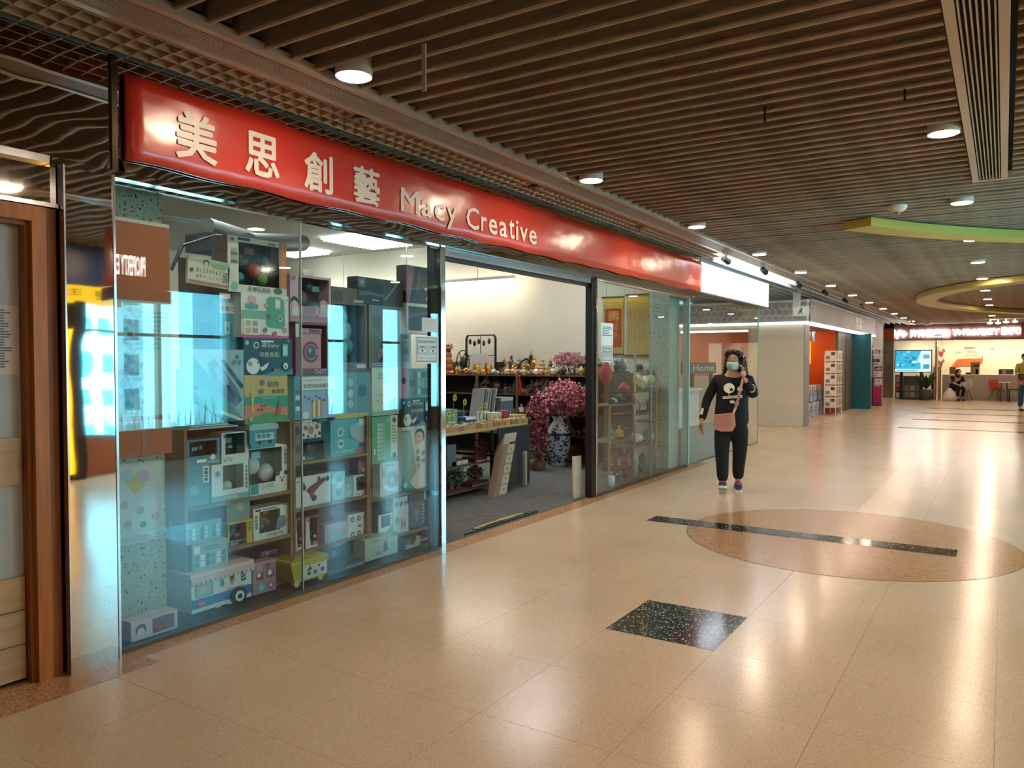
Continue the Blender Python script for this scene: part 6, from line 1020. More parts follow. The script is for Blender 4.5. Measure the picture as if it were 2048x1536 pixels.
for t_, v0_, v1_ in (('書香', .5, .98), ('四季', .02, .44)): m = MB(); deco(m, Face((25.2, 3.799, 2.5), (1.4, 0, 0), (0, 0, .38)), [('t', t_, .05, v0_, .95, v1_, '#c9d0d2')], .001); m.build('lettering', hd)
# salmon coloured room seen through the opening
rm = empty('wall_salmon', (21, 6, 0)); structure(rm); SM = M('#c4714e', .6)
MB().box(20.6, 20.7, 5.25, 9, 0, 2.4, SM).build('wall_face', rm); MB().box(18.9, 20.7, 5.15, 5.25, 0, 2.4, CG).build('wall_face', rm); MB().box(18.9, 20.7, 5.25, 9, 2.3, 2.36, M('#d9a58a', .6)).build('soffit', rm); MB().box(18.9, 20.6, 5.25, 8.9, 1.02, 1.1, M('#d9c0a8', .5)).build('ledge', rm)
r = empty('cove_lamp', (19.6, 6, 2.28)); MB().box(19.5, 19.6, 5.2, 8.5, 2.26, 2.3, emis((1, .75, .6), 9)).build('tube', r); tag(r, 'warm cove lamp in the salmon coloured room', 'light')  # glowing strip added to light the salmon wall
tag(MB().box(20.5, 20.59, 5.3, 5.9, 1.2, 1.9, M('#7a5a4c', .4)).build('framed_picture', None), 'brown framed picture on the salmon wall', 'picture'); tag(MB().box(20.5, 20.59, 6.4, 6.75, 1.15, 2.0, M('#e8d9c4', .4)).build('wall_panel_lamp', None), 'pale arched panel on the salmon wall', 'panel')
# exit style sign with running figure
x_ = wx(1602, 600, 17.6); r = empty('hanging_sign', (17.6, x_.y, 2.75)); MB().box(17.58, 17.62, x_.y-.17, x_.y+.17, 2.5, 2.72, M('#d9dde0', .4)).build('panel', r); MB().box(17.56, 17.64, x_.y+.02, x_.y+.16, 2.72, 3.05, M('#cfd3d6', .4)).build('bracket', r)
m = MB(); Fs = Face((17.579, x_.y+.17, 2.5), (0, -.34, 0), (0, 0, .22)); deco(m, Fs, [('r', .08, .15, .92, .85, '#eef0f0'), ('c', .55, .7, .1, '#3a7a5a'), ('p', [(.4, .6), (.6, .6), (.55, .35), (.7, .2), (.6, .2), (.48, .34), (.38, .2), (.28, .25), (.42, .4)], '#3a7a5a')], .001); m.build('running_figure', r); tag(r, 'small white sign with a running figure hanging near the grey wall', 'sign')

# ================================================================= NEWS SHOP BEYOND THE GREY WALL
nb = empty('wall_news', (24, 4.3, 0)); structure(nb); BRN = M('#6d6259', .45, .2)
for x0, x1 in ((24.3, 25.55), (25.6, 26.8)): MB().box(x0, x1, 4.12, 4.2, .0, 2.4, BRN).build('brown_panel', nb)
MB().box(25.55, 25.6, 4.11, 4.2, 0, 2.4, M('#3a332e', .4)).build('joint', nb)
MB().box(26.85, 27.1, 3.58, 4.2, 0, 2.4, M('#14606c', .4)).build('teal_panel', nb); MB().box(20.7, 30, 7.2, 7.3, 0, 3.4, M('#8a4a2c', .6)).build('back_panel', nb)
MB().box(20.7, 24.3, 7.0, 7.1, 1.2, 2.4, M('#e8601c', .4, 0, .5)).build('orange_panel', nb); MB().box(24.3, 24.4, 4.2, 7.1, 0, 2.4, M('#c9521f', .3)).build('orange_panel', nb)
r = empty('shop_lamp', (22.5, 5.5, 2.36)); MB().box(21.2, 24, 5.2, 5.35, 2.34, 2.38, emis((1, .68, .4), 22)).build('tube', r); tag(r, 'warm strip lamp inside the news shop', 'light')
MB().box(20.7, 30, 3.95, 7.2, 2.4, 2.44, M('#8a6a50', .6)).build('soffit', nb)
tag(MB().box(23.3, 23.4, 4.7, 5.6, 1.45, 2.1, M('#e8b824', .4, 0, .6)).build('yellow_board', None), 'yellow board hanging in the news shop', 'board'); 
mc = empty('drinks_tube', (22.9, 4.9, 2.0)); m = MB()
for k in range(6): m.cyl((23.0, 4.55+k*.13, 2.08), (23.0, 4.55+k*.13, 2.36), .05, .05, STEEL, 10)
m.build('tubes', mc); tag(mc, 'row of shiny hanging tubes in the news shop', 'hanging tubes')
for k in range(9):      # newspaper stacks in front
    for q in range(2):
        x = 21.2+k*.29; y = 4.42+.02*(k % 2); r = empty('newspaper_rack', (x, y, 0)); hh = .36 if q == 0 else .38; z = q*.42; m = MB(); m.box(x, x+.26, y, y+.3, z+.003, z+hh+.04, M(['#d9dee2', '#9fb4c8', '#c9ced2', '#5a6a80'][(k+q) % 4], .6)); m.build('stack', r); m = MB()
        ops = [('g', .05, .05, .95, .95, 3, 4, ['#3a4a60', '#dfe4e8', '#8aa0b4', '#b04a44', '#e6e8ea'])]; Fd = Face((x, y, z+.003), (.26, 0, 0), (0, 0, hh+.037)); deco(m, Fd, ops, .001); deco(m, Face((x, y+.3, z+.003), (0, -.3, 0), (0, 0, hh+.037)), ops, .001); m.build('front_pages', r)
        tag(r, 'newspaper stack in the news shop, %s from the grey wall, %s layer' % (ordn(k), ['lower', 'upper'][q]), 'newspapers', 'newspaper stacks')
r = empty('magazine_stand', (23.6, 4.15, 0)); tag(r, 'white wire magazine stand in front of the brown panels', 'magazine stand'); WR = M('#dcdcd8', .4)
for x in (23.3, 24.2):
    for y in (4.0, 4.3): MB().box(x-.012, x+.012, y-.012, y+.012, .01, 1.72, WR).build('upright', r)
for k in range(5):
    z = .2+k*.33; MB().box(23.3, 24.2, 3.99, 4.3, z, z+.02, WR).build('tray', r); m = MB(); deco(m, Face((23.29, 4.3, z+.02), (0, -.3, 0), (0, 0, .28)), [('r', 0, 0, 1, 1, '#dcd6cc'), ('g', .05, .1, .95, .9, 2, 2, ['#8a7a6a', '#c9b09a', '#5a4a40', '#e0dcd4'])], .001); deco(m, Face((23.3, 3.985, z+.02), (.9, 0, 0), (0, 0, .28)), [('r', 0, 0, 1, 1, '#dcd6cc'), ('g', .03, .1, .97, .9, 5, 1, ['#8a7a6a', '#c9b09a', '#5a4a40', '#e0dcd4'])], .001); m.build('magazines', r)
# ================================================================= CEILING FEATURES
def band(name, pts, wd, z0, z1, col, lb):
    m = MB(); L = []; R_ = []
    for i, p in enumerate(pts):
        a = Vector(pts[max(0, i-1)]); b = Vector(pts[min(len(pts)-1, i+1)]); t = (b-a).normalized(); n = Vector((-t.y, t.x)); p = Vector(p); L.append(p+n*wd/2); R_.append(p-n*wd/2)
    n = len(pts); vs = [(q.x, q.y, z0) for q in L]+[(q.x, q.y, z0) for q in R_]+[(q.x, q.y, z1) for q in L]+[(q.x, q.y, z1) for q in R_]; fs = []
    for i in range(n-1): fs += [(i, i+1, n+i+1, n+i), (2*n+i, 3*n+i, 3*n+i+1, 2*n+i+1), (i, 2*n+i, 2*n+i+1, i+1), (n+i, n+i+1, 3*n+i+1, 3*n+i)]
    fs += [(0, n, 3*n, 2*n), (n-1, 3*n-1, 4*n-1, 2*n-1)]; m.add(vs, fs, M(col, .45)); o = m.build(name, None); tag(o, lb, 'ceiling ornament')
def arc(P, n=40):
    out = []
    for i in range(len(P)-1):
        p0, p1, p2, p3 = P[max(0, i-1)], P[i], P[i+1], P[min(len(P)-1, i+2)]
        for k in range(n//len(P)):
            t = k/(n//len(P)); out.append(tuple(.5*(2*b+(c-a)*t+(2*a-5*b+4*c-d)*t*t+(3*b-a-3*c+d)*t**3) for a, b, c, d in zip(p0, p1, p2, p3)))
    return out+[P[-1]]
band('ceiling_band', arc([(9.07, 1.36), (9.75, .95), (10.4, .45), (11.0, -.1), (11.5, -.8), (11.8, -1.6), (11.9, -2.6)]), .34, 2.945, 3.035, '#c4b352', 'curved yellow green band hanging below the slats with a square end')
band('ceiling_band', arc([(16.2, -1.2), (16.5, -.55), (17.0, .1), (17.9, .75), (19.2, 1.3), (21.0, 1.6), (23.0, 1.42), (25.2, .75), (27.2, -.2), (28.8, -1.2)]), .42, 2.93, 3.035, '#bfae58', 'large looping yellow green band further along the slatted ceiling')
def detector(x, y, z, r_, lb, col='#d9cdb4', col2='#b0654a'):
    r = empty('smoke_detector', (x, y, z)); MB().lathe([(r_*.45, -.055), (r_*.9, -.03), (r_, 0), (r_, .01)], M(col, .4), (x, y, z), 16).build('base', r); MB().lathe([(r_*.2, -.08), (r_*.35, -.055)], M(col2, .4), (x, y, z), 10).build('sensor', r); tag(r, lb, 'smoke detector')
p = fl(1795, 415, 3.03); detector(p.x, p.y, 3.04, .09, 'large round detector with a reddish centre below the slats, before the curved band')
for px, py, k in ((722, 241, 'between the second and third downlight'), (1068, 377, 'above the pane with the purple box'), (1280, 456, 'near the right end of the red banner')):
    p = fl(px, py, 3.03); r = empty('sprinkler_head', (p.x, min(p.y, 3.75), 3.05)); x, y = p.x, min(p.y, 3.75); MB().lathe([(.055, 0), (.06, .01), (.02, .012)], M('#6a5a4a', .4, .5), (x, y, 3.03), 12).build('plate', r); MB().lathe([(.012, -.05), (.014, -.01), (.01, 0)], BRASS, (x, y, 3.03), 8).build('nozzle', r); tag(r, 'sprinkler head in the grid ceiling, '+k, 'sprinkler')
for px, py, k in ((1855, 648, 'pale'), (1822, 640, 'grey')):
    p = fl(px, py, 3.0); detector(p.x, p.y, 3.02, .15, k+' cone shaped detector near the far end of the ceiling', '#c9c4b8', '#8a8478')
a = fl(848, 92, 3.05); r = MB(); r.box(a.x-.004, a.x+.004, a.y-.012, a.y+.012, 2.83, 3.06, M('#c9bfae', .5)); tag(r.build('hanging_strip', None), 'thin pale strip dangling from the slats by the nearest downlight', 'strip')
for px, py, k in ((1530, 222, 'nearer'), (1810, 178, 'farther to the windows')):
    a = fl(px, py, 3.05); tag(MB().box(a.x-.006, a.x+.006, a.y-.006, a.y+.006, 2.98, 3.08, BLACK).build('ceiling_hook', None), 'small dark hook hanging below the slats, the one '+k, 'hook')
# spot track over the shopfronts
for k, (px, py) in enumerate(((1452, 518), (1528, 540), (1597, 568), (1650, 584), (1690, 600), (1725, 610))):
    a = fl(px, py, 2.98); r = empty('track_spotlight', (a.x, a.y, 3.0)); MB().cyl((a.x, a.y, 3.05), (a.x, a.y, 2.98), .012, .012, BLACK, 6).build('stem', r); MB().cyl((a.x-.06, a.y+.02, 2.985), (a.x+.06, a.y-.02, 2.94), .04, .045, M('#1d1d1d', .4), 10).build('head', r); tag(r, 'small black track spotlight at the ceiling edge, %s from the light box sign' % ordn(k), 'spotlight', 'track spotlights')
for k, (px, py) in enumerate(((1793, 632), (1806, 637), (1818, 640), (1980, 648), (1996, 648), (2012, 646), (2030, 645))):
    a = wx(px, py, 33.0); r = empty('bright_spotlight', (33, a.y, a.z)); MB().lathe([(.02, 0), (.09, .01), (.08, .06)], emis('#fff8ea', 9), (33, a.y, a.z), 10).build('lens', r); MB().cyl((33, a.y, a.z+.06), (33, a.y, 3.1), .03, .03, WHITE, 6).build('stem', r); tag(r, 'bright white spotlight before the far property shop, %s from the left' % ordn(k), 'spotlight', 'bright spotlights at the far end')

# ================================================================= FAR END
X = 36.0
FY = lambda px, py=724, x=X: wx(px, py, x).y
FZ = lambda py, px=1900, x=X: wx(px, py, x).z
ff = empty('wall_end', (X, 0, 0)); structure(ff); yL = FY(1787); yR = FY(2044)
MB().box(X, X+.3, yL, 9, 0, 3.6, M('#8a8078', .6)).build('grey_wall', ff); MB().box(39.3, 39.5, -3.3, 13, 0, 3.6, M('#e6dfd0', .6)).build('back_wall', ff)
for k in range(3): MB().box(X-.01, X, yL, yL+1.0, .7+k*.6, .71+k*.6, M('#6a625a', .6)).build('wall_joint', ff)
MB().box(X, X+.3, yR-2.5, yL, FZ(680), FZ(654), M('#5a3f40', .5)).build('fascia', ff); MB().box(X, X+.3, -3.3, yL+4, FZ(654), 3.6, M('#4a4038', .6)).build('fascia_top', ff)
MB().box(X-.12, X, FY(1788), FY(1757), FZ(679), FZ(657), M('#b0501c', .5)).build('orange_box', ff); MB().box(X-.12, X, yR-1.6, FY(2041), FZ(679), FZ(657), M('#b0501c', .5)).build('orange_box', ff)
es = empty('lit_shop_sign', (X-.1, 1.5, 2.6)); EL = emis('#fff3ea', 16)
def far_text(t, px0, px1, y0, y1, b=.03):
    m = MB(); F = Face((X-.06, FY(px0), FZ(y1)), (0, FY(px1)-FY(px0), 0), (0, 0, FZ(y0)-FZ(y1))); text(m, F, t, 0, 0, 1, 1, EL, 0, bold=b, h=.05); m.build('lit_letters', es)
far_text('V+', 1785, 1813, 658, 676, .05); far_text('海外置業館', 1819, 1899, 658, 674, .045); far_text('V+', 1904, 1922, 659, 672, .05); far_text('PROPERTY', 1925, 1998, 659, 671, .045); far_text('EXPO', 2002, 2042, 657, 671, .045)
tag(es, 'glowing white lettering of the property shop at the far end', 'sign')
gl = empty('window_5', (X, 1, 1)); structure(gl)
for k in range(3): y1 = yL-(yL-yR+1.0)*k/3; y0 = yL-(yL-yR+1.0)*(k+1)/3; MB().box(X+.1, X+.11, y0+.01, y1-.01, 1.05, FZ(681), GLC).build('pane', gl)
r = empty('cove_lamp', (38, 1, 2.4)); MB().box(37.2, 37.5, -2.6, 3.7, 2.5, 2.53, emis('#ffe9cc', 26)).build('tube', r); tag(r, 'long warm lamp lighting the property shop wall', 'light')  # glowing strip added behind the fascia to light the shop wall
gw = empty('graphic_wall', (38, 1, 0)); GWX = 38.2; MB().box(GWX, GWX+.1, -3.2, 4.5, 0, 2.9, M('#e9dcc4', .6)).build('panel', gw)
GF = Face((GWX-.001, FY(1870, 724, GWX), FZ(745, 1900, GWX)), (0, FY(2048, 724, GWX)-FY(1870, 724, GWX), 0), (0, 0, FZ(682, 1900, GWX)-FZ(745, 1900, GWX))); m = MB()
U = lambda px: (px-1870)/178; V = lambda py: (745-py)/63
def fan(px, py, s): return [('p', [(U(px), V(py+s)), (U(px-s), V(py)), (U(px-s*.6), V(py-s*.7)), (U(px), V(py-s*.1)), (U(px+s*.6), V(py-s)), (U(px+s*1.1), V(py-s*.4)), (U(px+s*.6), V(py+s*.2)), (U(px+s*.35), V(py+s))], '#8c7668'), ('p', [(U(px-s*.4), V(py)), (U(px), V(py-s*.2)), (U(px+s*.5), V(py)), (U(px+s*.3), V(py+s)), (U(px), V(py+s))], '#c23a34'), ('p', [(U(px+s*.4), V(py-s*.6)), (U(px+s*.7), V(py-s*.9)), (U(px+s*.9), V(py-s*.5))], '#c8504a')]
deco(m, GF, fan(1882, 705, 9)+fan(1882, 725, 8)+[('t', 'V+', U(1911), V(709), U(1924), V(701), '#8a7a5a'), ('t', '專業顧問中心', U(1930), V(699), U(1957), V(694), '#5a4a3c'), ('t', '六項服務承諾', U(1932), V(706), U(1956), V(702), '#7a6a58'), ('t', '為您安心置業', U(1932), V(713), U(1956), V(709), '#7a6a58'),
    ('p', [(U(1903), V(735)), (U(1910), V(722)), (U(1916), V(717)), (U(1964), V(717)), (U(1968), V(712)), (U(1967), V(726)), (U(1960), V(732)), (U(1920), V(732)), (U(1912), V(737))], '#d96a34'), ('p', [(U(1903), V(735)), (U(1910), V(720)), (U(1916), V(715)), (U(1940), V(715)), (U(1940), V(717)), (U(1916), V(718.5)), (U(1909), V(727))], '#f0d8b0'), ('l', U(1983), V(700), U(1991), V(697), 1, '#7a6a58')], .004, .002); m.build('front_print', gw); tag(gw, 'cream wall with red fan shapes and an orange ribbon inside the property shop', 'wall panel')
MB().box(37.2, GWX, FY(1872, 724, 37.2)-.03, FY(1872, 724, 37.2)+.03, 0, 2.6, M('#8a8478', .4)).build('divider', gw)
# screen on a stand
tv = empty('display_screen', (34.8, 3.1, 0)); y0 = FY(1789, 724, 34.8); y1 = FY(1864, 724, 34.8); z0 = FZ(745, 1826, 34.8); z1 = FZ(700, 1826, 34.8); MB().box(34.8, 34.88, y1, y0, z0, z1, BLACK).build('frame', tv)
m = MB(); TF = Face((34.799, y0-.03, z0+.03), (0, y1-y0+.06, 0), (0, 0, z1-z0-.06)); rr = random.Random(8); ops = [('r', 0, 0, 1, 1, '#2f9ec4')]
for k in range(26): u, v = rr.uniform(.02, .6), rr.uniform(.2, .9); ops.append(('p', [(u, v), (u+rr.uniform(.03, .12), v+rr.uniform(-.04, .06)), (u+rr.uniform(.02, .1), v+rr.uniform(.06, .14)), (u-.02, v+.08)], rr.choice(['#6fc0d4', '#2a7f9e', '#8fd0dc', '#3fb0c8', '#1f6f90'])))
ops += [('r', .72, .0, 1, 1, '#bfe0ea'), ('r', .78, .62, .96, .82, '#5a9ab0'), ('r', .78, .14, .96, .36, '#4a8aa0'), ('r', 0, .0, .74, .13, '#cfe6ec'), ('l', .04, .02, .7, .11, 1, '#4a90a8'), ('p', [(.62, .5), (.72, .95), (.72, .4)], '#bfe0ea')]
deco(m, TF, ops, .001, .0012, lambda c: M(c, .3, 0, 1.0)); m.build('lit_screen', tv)
for px in (1803, 1843): MB().box(34.82, 34.9, FY(px, 724, 34.8)-.06, FY(px, 724, 34.8)+.06, .0, z0, BLACK).build('leg', tv)
MB().box(34.6, 35.1, FY(1846, 724, 34.8), FY(1800, 724, 34.8), 0, .04, BLACK).build('base', tv); tag(tv, 'big screen showing a blue map on a black floor stand', 'screen')
def fbox(name, lb, px0, px1, yt, yb, x, d_, col, cat, ops=None, floor=True):
    y0, y1 = FY(px0, yb, x), FY(px1, yb, x); zt = FZ(yt, px0, x); zb = 0.0 if floor else FZ(yb, px0, x); r = empty(name, (x, (y0+y1)/2, zb)); MB().box(x, x+d_, y1, y0, zb, zt, M(col, .5)).build('body', r)
    if ops: m = MB(); deco(m, Face((x-.001, y0, zb), (0, y1-y0, 0), (0, 0, zt-zb)), ops, .002, .001); m.build('front_print', r)
    tag(r, lb, cat); return r
fbox('leaflet_shelf', 'grey leaflet shelf below the big screen', 1806, 1843, 752, 797, 35.3, .3, '#5a5652', 'shelf', [('r', .02, .7, .98, .95, '#4a5a66'), ('g', .04, .05, .96, .6, 3, 2, ['#8a8478', '#a8a090', '#6a645c'])])
fbox('leaflet_tower', 'narrow rack of red and cream leaflets beside the big screen', 1790, 1801, 750, 795, 35.2, .3, '#3a3430', 'rack', [('r', .2, .7, .95, .95, '#d0b088'), ('r', .2, .5, .95, .66, '#c8785a'), ('r', .2, .32, .95, .46, '#a83426'), ('r', .2, .05, .95, .26, '#d9d4c8')])
pp = wx(1852, 797, 34.4); r = empty('potted_plant', (34.4, pp.y, 0)); MB().lathe([(.18, 0), (.25, .42), (.22, .42)], M('#3c3430', .5), (34.4, pp.y, 0), 14).build('pot', r); m = MB(); rr = random.Random(6)
for i in range(36):
    a = rr.uniform(0, 6.28); L_ = rr.uniform(.25, .42); zt = rr.uniform(.75, 1.15); c = Vector((34.4, pp.y, .42)); d1 = Vector((math.cos(a), math.sin(a), 0)); s_ = Vector((-math.sin(a), math.cos(a), 0))*.03; p1 = c+d1*L_*.5+Vector((0, 0, (zt-.42)*.8)); p2 = c+d1*L_+Vector((0, 0, zt-.42)); m.add([c-s_*.4, c+s_*.4, p1+s_, p2, p1-s_], [(0, 1, 2, 3, 4)], M(rr.choice(['#2c4a26', '#3c5c30', '#22381e']), .5))
m.build('leaves', r); tag(r, 'dark leafy plant in a brown pot in front of the big screen', 'plant')
for k, px in enumerate((1869, 1878)): fbox('wooden_gate_post', 'tall wooden post at the property shop entrance, %s' % ['left one of the pair', 'right one of the pair'][k], px-3, px+3, 733, 800, 34.9, .15, '#8a6a4a', 'post', [('r', .3, 0, .5, 1, '#d0b894')])
fbox('service_counter', 'long pale grey service counter of the property shop', 1884, 2050, 749, 801, 35.6, .6, '#b5ac9e', 'counter')
fbox('dark_cabinet', 'dark object low beside the gate posts', 1862, 1867, 752, 800, 35.3, .3, '#3a2a24', 'cabinet')
CT = FZ(749, 1950, 35.6)
for lb, px0, px1, yt, col, ops in (('brown framed card on the service counter, furthest left', 1899, 1911, 734, '#8a6648', None), ('tan card on the service counter above the seated person', 1941, 1959, 724, '#b09068', [('r', .3, .6, .95, .8, '#5a4030')]), ('dark pot with a stem on the service counter', 1951, 1956, 738, '#4a2a22', None), ('folded photo cards on the service counter at right', 1997, 2027, 738, '#8a8078', [('g', 0, .1, 1, .9, 4, 1, ['#4a4a4c', '#c9bfb0', '#6a5a50'])]), ('dark low tray on the service counter', 1931, 1942, 745, '#2a2624', None)):
    y0, y1 = FY(px0, 749, 35.7), FY(px1, 749, 35.7); zt = FZ(yt, px0, 35.7); r = empty('counter_card', (35.7, (y0+y1)/2, CT)); MB().box(35.7, 35.8, y1, y0, CT+.001, zt, M(col, .5)).build('card', r)
    if ops: m = MB(); deco(m, Face((35.699, y0, CT), (0, y1-y0, 0), (0, 0, zt-CT)), ops, .002, .001); m.build('front_print', r)
    tag(r, lb, 'card')
def shell_chair(x, y, rz, col, lb, legc='#4a3a30'):
    r = empty('shell_chair', (x, y, 0), rz); B = lambda n, mb: mb.build(n, r, world=False); q = M(col, .4)
    m = MB(); n = 12; vs = []
    for j, (d, z, w_) in enumerate(((-.22, .44, .2), (0, .42, .23), (.18, .46, .23), (.25, .62, .21), (.28, .8, .15))):
        for i in range(5): u = (i-2)/2; vs.append((u*w_, d-(.05*(1-u*u) if j > 2 else 0)-.02, z+.05*u*u))
    for j, (d, z, w_) in enumerate(((-.22, .43, .2), (0, .405, .23), (.19, .44, .23), (.265, .61, .21), (.295, .8, .15))):
        for i in range(5): u = (i-2)/2; vs.append((u*w_, d-(.05*(1-u*u) if j > 2 else 0), z+.05*u*u-.005))
    fs = [(j*5+i, j*5+i+1, j*5+i+6, j*5+i+5) for j in range(4) for i in range(4)]; fs += [tuple(25+a for a in f[::-1]) for f in fs]; m.add(vs, fs, q, True); B('seat_shell', m)
    for sx in (-1, 1):
        for sy in (-1, 1): B('leg', MB().cyl((sx*.12, sy*.1, .41), (sx*.22, sy*.22, 0), .014, .01, M(legc, .5), 8))
    tag(r, lb, 'chair')
cy_ = wx(1918, 798, 34.6).y
shell_chair(34.75, wx(1928, 798, 34.6).y, -1.9, '#d0ccc4', 'white shell chair under the seated person in black')
shell_chair(35.1, wx(1996, 798, 35.1).y, -.9, '#c8503c', 'red shell chair beside the small table')
r = empty('side_table', (34.7, wx(2008, 798, 34.7).y, 0)); ty_ = r.location.y; MB().lathe([(.2, .72), (.2, .74)], M('#e0dcd2', .4), (34.7, ty_, 0), 16).build('table_top', r)
for a in range(4): MB().cyl((34.7+.12*math.cos(a*1.57+.7), ty_+.12*math.sin(a*1.57+.7), .72), (34.7+.17*math.cos(a*1.57+.7), ty_+.17*math.sin(a*1.57+.7), 0), .014, .01, M('#3a2c24', .5), 6).build('leg', r)
tag(r, 'small round white table with dark legs between the red chair and the black stool', 'table')
r = empty('black_stool', (34.8, wx(2029, 798, 34.8).y, 0)); ty_ = r.location.y; MB().box(34.6, 35, ty_-.2, ty_+.2, .44, .48, BLACK).build('seat', r)
for sx in (-.17, .17):
    for sy in (-.17, .17): MB().box(34.8+sx-.02, 34.8+sx+.02, ty_+sy-.02, ty_+sy+.02, 0, .44, BLACK).build('leg', r)
tag(r, 'low black stool at the right end of the service counter', 'stool')
# pink sale stand and small signs beside the teal wall
ps = empty('sale_stand', (29.2, 3.5, 0)); y0 = FY(1741, 724, 29.2); y1 = FY(1764, 724, 29.2); MB().box(29.2, 29.26, y1, y0, .02, 1.05, M('#a82868', .5)).build('pink_panel', ps); MB().box(29.0, 29.5, y1, y0, 0, .03, BLACK).build('base', ps); MB().box(29.27, 29.3, y0-.05, y0, 0, 2.1, BLACK).build('pole', ps); m = MB()
zf = lambda py: FZ(py, 1752, 29.2); H_ = 2.2; Fp = Face((29.198, y0, 0), (0, y1-y0, 0), (0, 0, H_))
deco(m, Fp, [('t', 'ZA', .4, .37, .85, .42, Wt), ('t', 'SALE', .3, .3, .85, .345, Wt)], .001); m.build('lettering', ps)
for k, (a, b, c, d, col, t, tc) in enumerate(((.0, 1.72, 1.0, 1.98, '#e8dfe4', '178', '#8a2a50'), (.1, 1.5, .8, 1.6, '#2a2a4a', None, None), (.05, 1.36, .8, 1.49, '#e3dce0', '衣服減', '#7a3a6a'), (.0, 1.2, .35, 1.34, '#e6e0e2', None, None), (.35, 1.2, 1.0, 1.34, '#5a3040', '-40', '#f0d0dc'), (.1, .98, .95, 1.18, '#ded8da', None, None), (.4, .72, 1.0, .93, '#eae6e8', None, None))):
    m = MB(); F = Face((29.19-.004*k, y0+(y1-y0)*a, b), (0, (y1-y0)*(c-a), 0), (0, 0, d-b)); m.box(29.19-.004*k, 29.2, y0+(y1-y0)*a, y0+(y1-y0)*c, b, d, M(col, .5))
    if t: text(m, F, t, .12, .2, .88, .8, M(tc, .5), .002, bold=.03)
    else: deco(m, F, [('l', .15, .2, .85, .85, 3, '#9a8a92')], .002)
    m.build('price_card', ps)
tag(ps, 'magenta sale stand with white price cards beside the teal wall end', 'sign stand')
tag(MB().box(28.9, 29.1, 3.78, 3.84, 0, .03, BLACK).cyl((29, 3.8, .03), (29, 3.8, 1.9), .015, .015, BLACK).build('black_pole_stand', None), 'thin black pole stand between the teal wall and the sale stand', 'stand')
# ================================================================= PEOPLE
def skin(name, nodes, edges, mat, parent, root=0, sub=2, sy=1):
    nodes = [(Vector((n[0][0], n[0][1]/sy, n[0][2])), n[1]) for n in nodes]
    me = bpy.data.meshes.new(name); me.from_pydata([Vector(n[0]) for n in nodes], edges, []); o = bpy.data.objects.new(name, me); C.objects.link(o)
    o.parent = parent; me.materials.append(mat); o.scale = (1, sy, 1)
    m = o.modifiers.new('skin', 'SKIN'); m.use_smooth_shade = True
    lay = me.skin_vertices[0].data
    for i, n in enumerate(nodes):
        r = n[1]; lay[i].radius = (r, r) if not isinstance(r, tuple) else r; lay[i].use_root = (i == root)
    s = o.modifiers.new('sub', 'SUBSURF'); s.levels = sub; s.render_levels = sub; return o
def chain(mb): pass
SK = M('#c79a7e', .55); SKD = M('#b58a70', .55)
def hand(parent, base, dirv, palm, curl, mat, L=.17, thumb=1, name='hand'):
    """palm plus five finger chains; dirv = towards the fingertips, palm = palm normal"""
    d = Vector(dirv).normalized(); pn = Vector(palm).normalized(); s = d.cross(pn).normalized()*thumb; pn = s.cross(d)*thumb if thumb > 0 else pn
    b = Vector(base); nodes = [(b, .022), (b+d*L*.28, (.034, .018)), (b+d*L*.5, (.036, .016))]; E_ = [(0, 1), (1, 2)]
    o = skin(name, nodes, E_, mat, parent, 0, 1)
    for k, (off, ln) in enumerate(((-.9, .8), (-.3, .95), (.3, 1.0), (.9, .92))):
        p = b+d*L*.45-s*off*.024*-1; q = d; pts = [p]; l = L*.55*ln/3
        for j in range(3):
            a = curl*(j+.6); q = (d*math.cos(a)+pn*math.sin(a)); pts.append(pts[-1]+q*l)
        skin('finger', [(pt, .0095-.001*i) for i, pt in enumerate(pts)], [(i, i+1) for i in range(3)], mat, parent, 0, 1)
    p = b+d*L*.15+s*.022; skin('thumb', [(p, .012), (p+s*.025+d*.025+pn*.008, .011), (p+s*.03+d*.055+pn*.02, .009)], [(0, 1), (1, 2)], mat, parent, 0, 1)
# --- woman in black walking, phone at her ear.  local x = her left (picture right), -y = facing
W = empty('person', (8.93, 2.70, 0.0), math.radians(-73.1)); tag(W, 'woman in a black printed sweatshirt walking with a phone to her ear', 'person')
HC = Vector((.055, -.03, 1.52))      # head centre
sh = lambda *p: Vector(p)
hipL, hipR = sh(.13, 0, .84), sh(-.06, 0, .84); neck = sh(.045, .0, 1.36)
elL, wrL = sh(.285, -.03, 1.10), sh(.165, -.145, 1.325); elR, wrR = sh(-.245, .02, 1.06), sh(-.305, -.05, .80)
anL, anR = sh(.115, .10, .085), sh(-.06, -.14, .085); knL, knR = sh(.13, .0, .47), sh(-.07, -.06, .46)
body = skin('body', [(sh(.035, 0, .88), .10), (sh(.04, .0, 1.1), .09), (sh(.045, .0, 1.28), .085), (neck, .052), (HC+sh(0, .02, -.07), .056),
    (sh(.22, 0, 1.29), .05), (elL, .036), (wrL, .026), (sh(-.13, 0, 1.29), .05), (elR, .036), (wrR, .025), (hipL, .05), (knL, .03), (anL, .026), (hipR, .05), (knR, .03), (anR, .026)],
    [(0, 1), (1, 2), (2, 3), (3, 4), (2, 5), (5, 6), (6, 7), (2, 8), (8, 9), (9, 10), (0, 11), (11, 12), (12, 13), (0, 14), (14, 15), (15, 16)], SK, W)
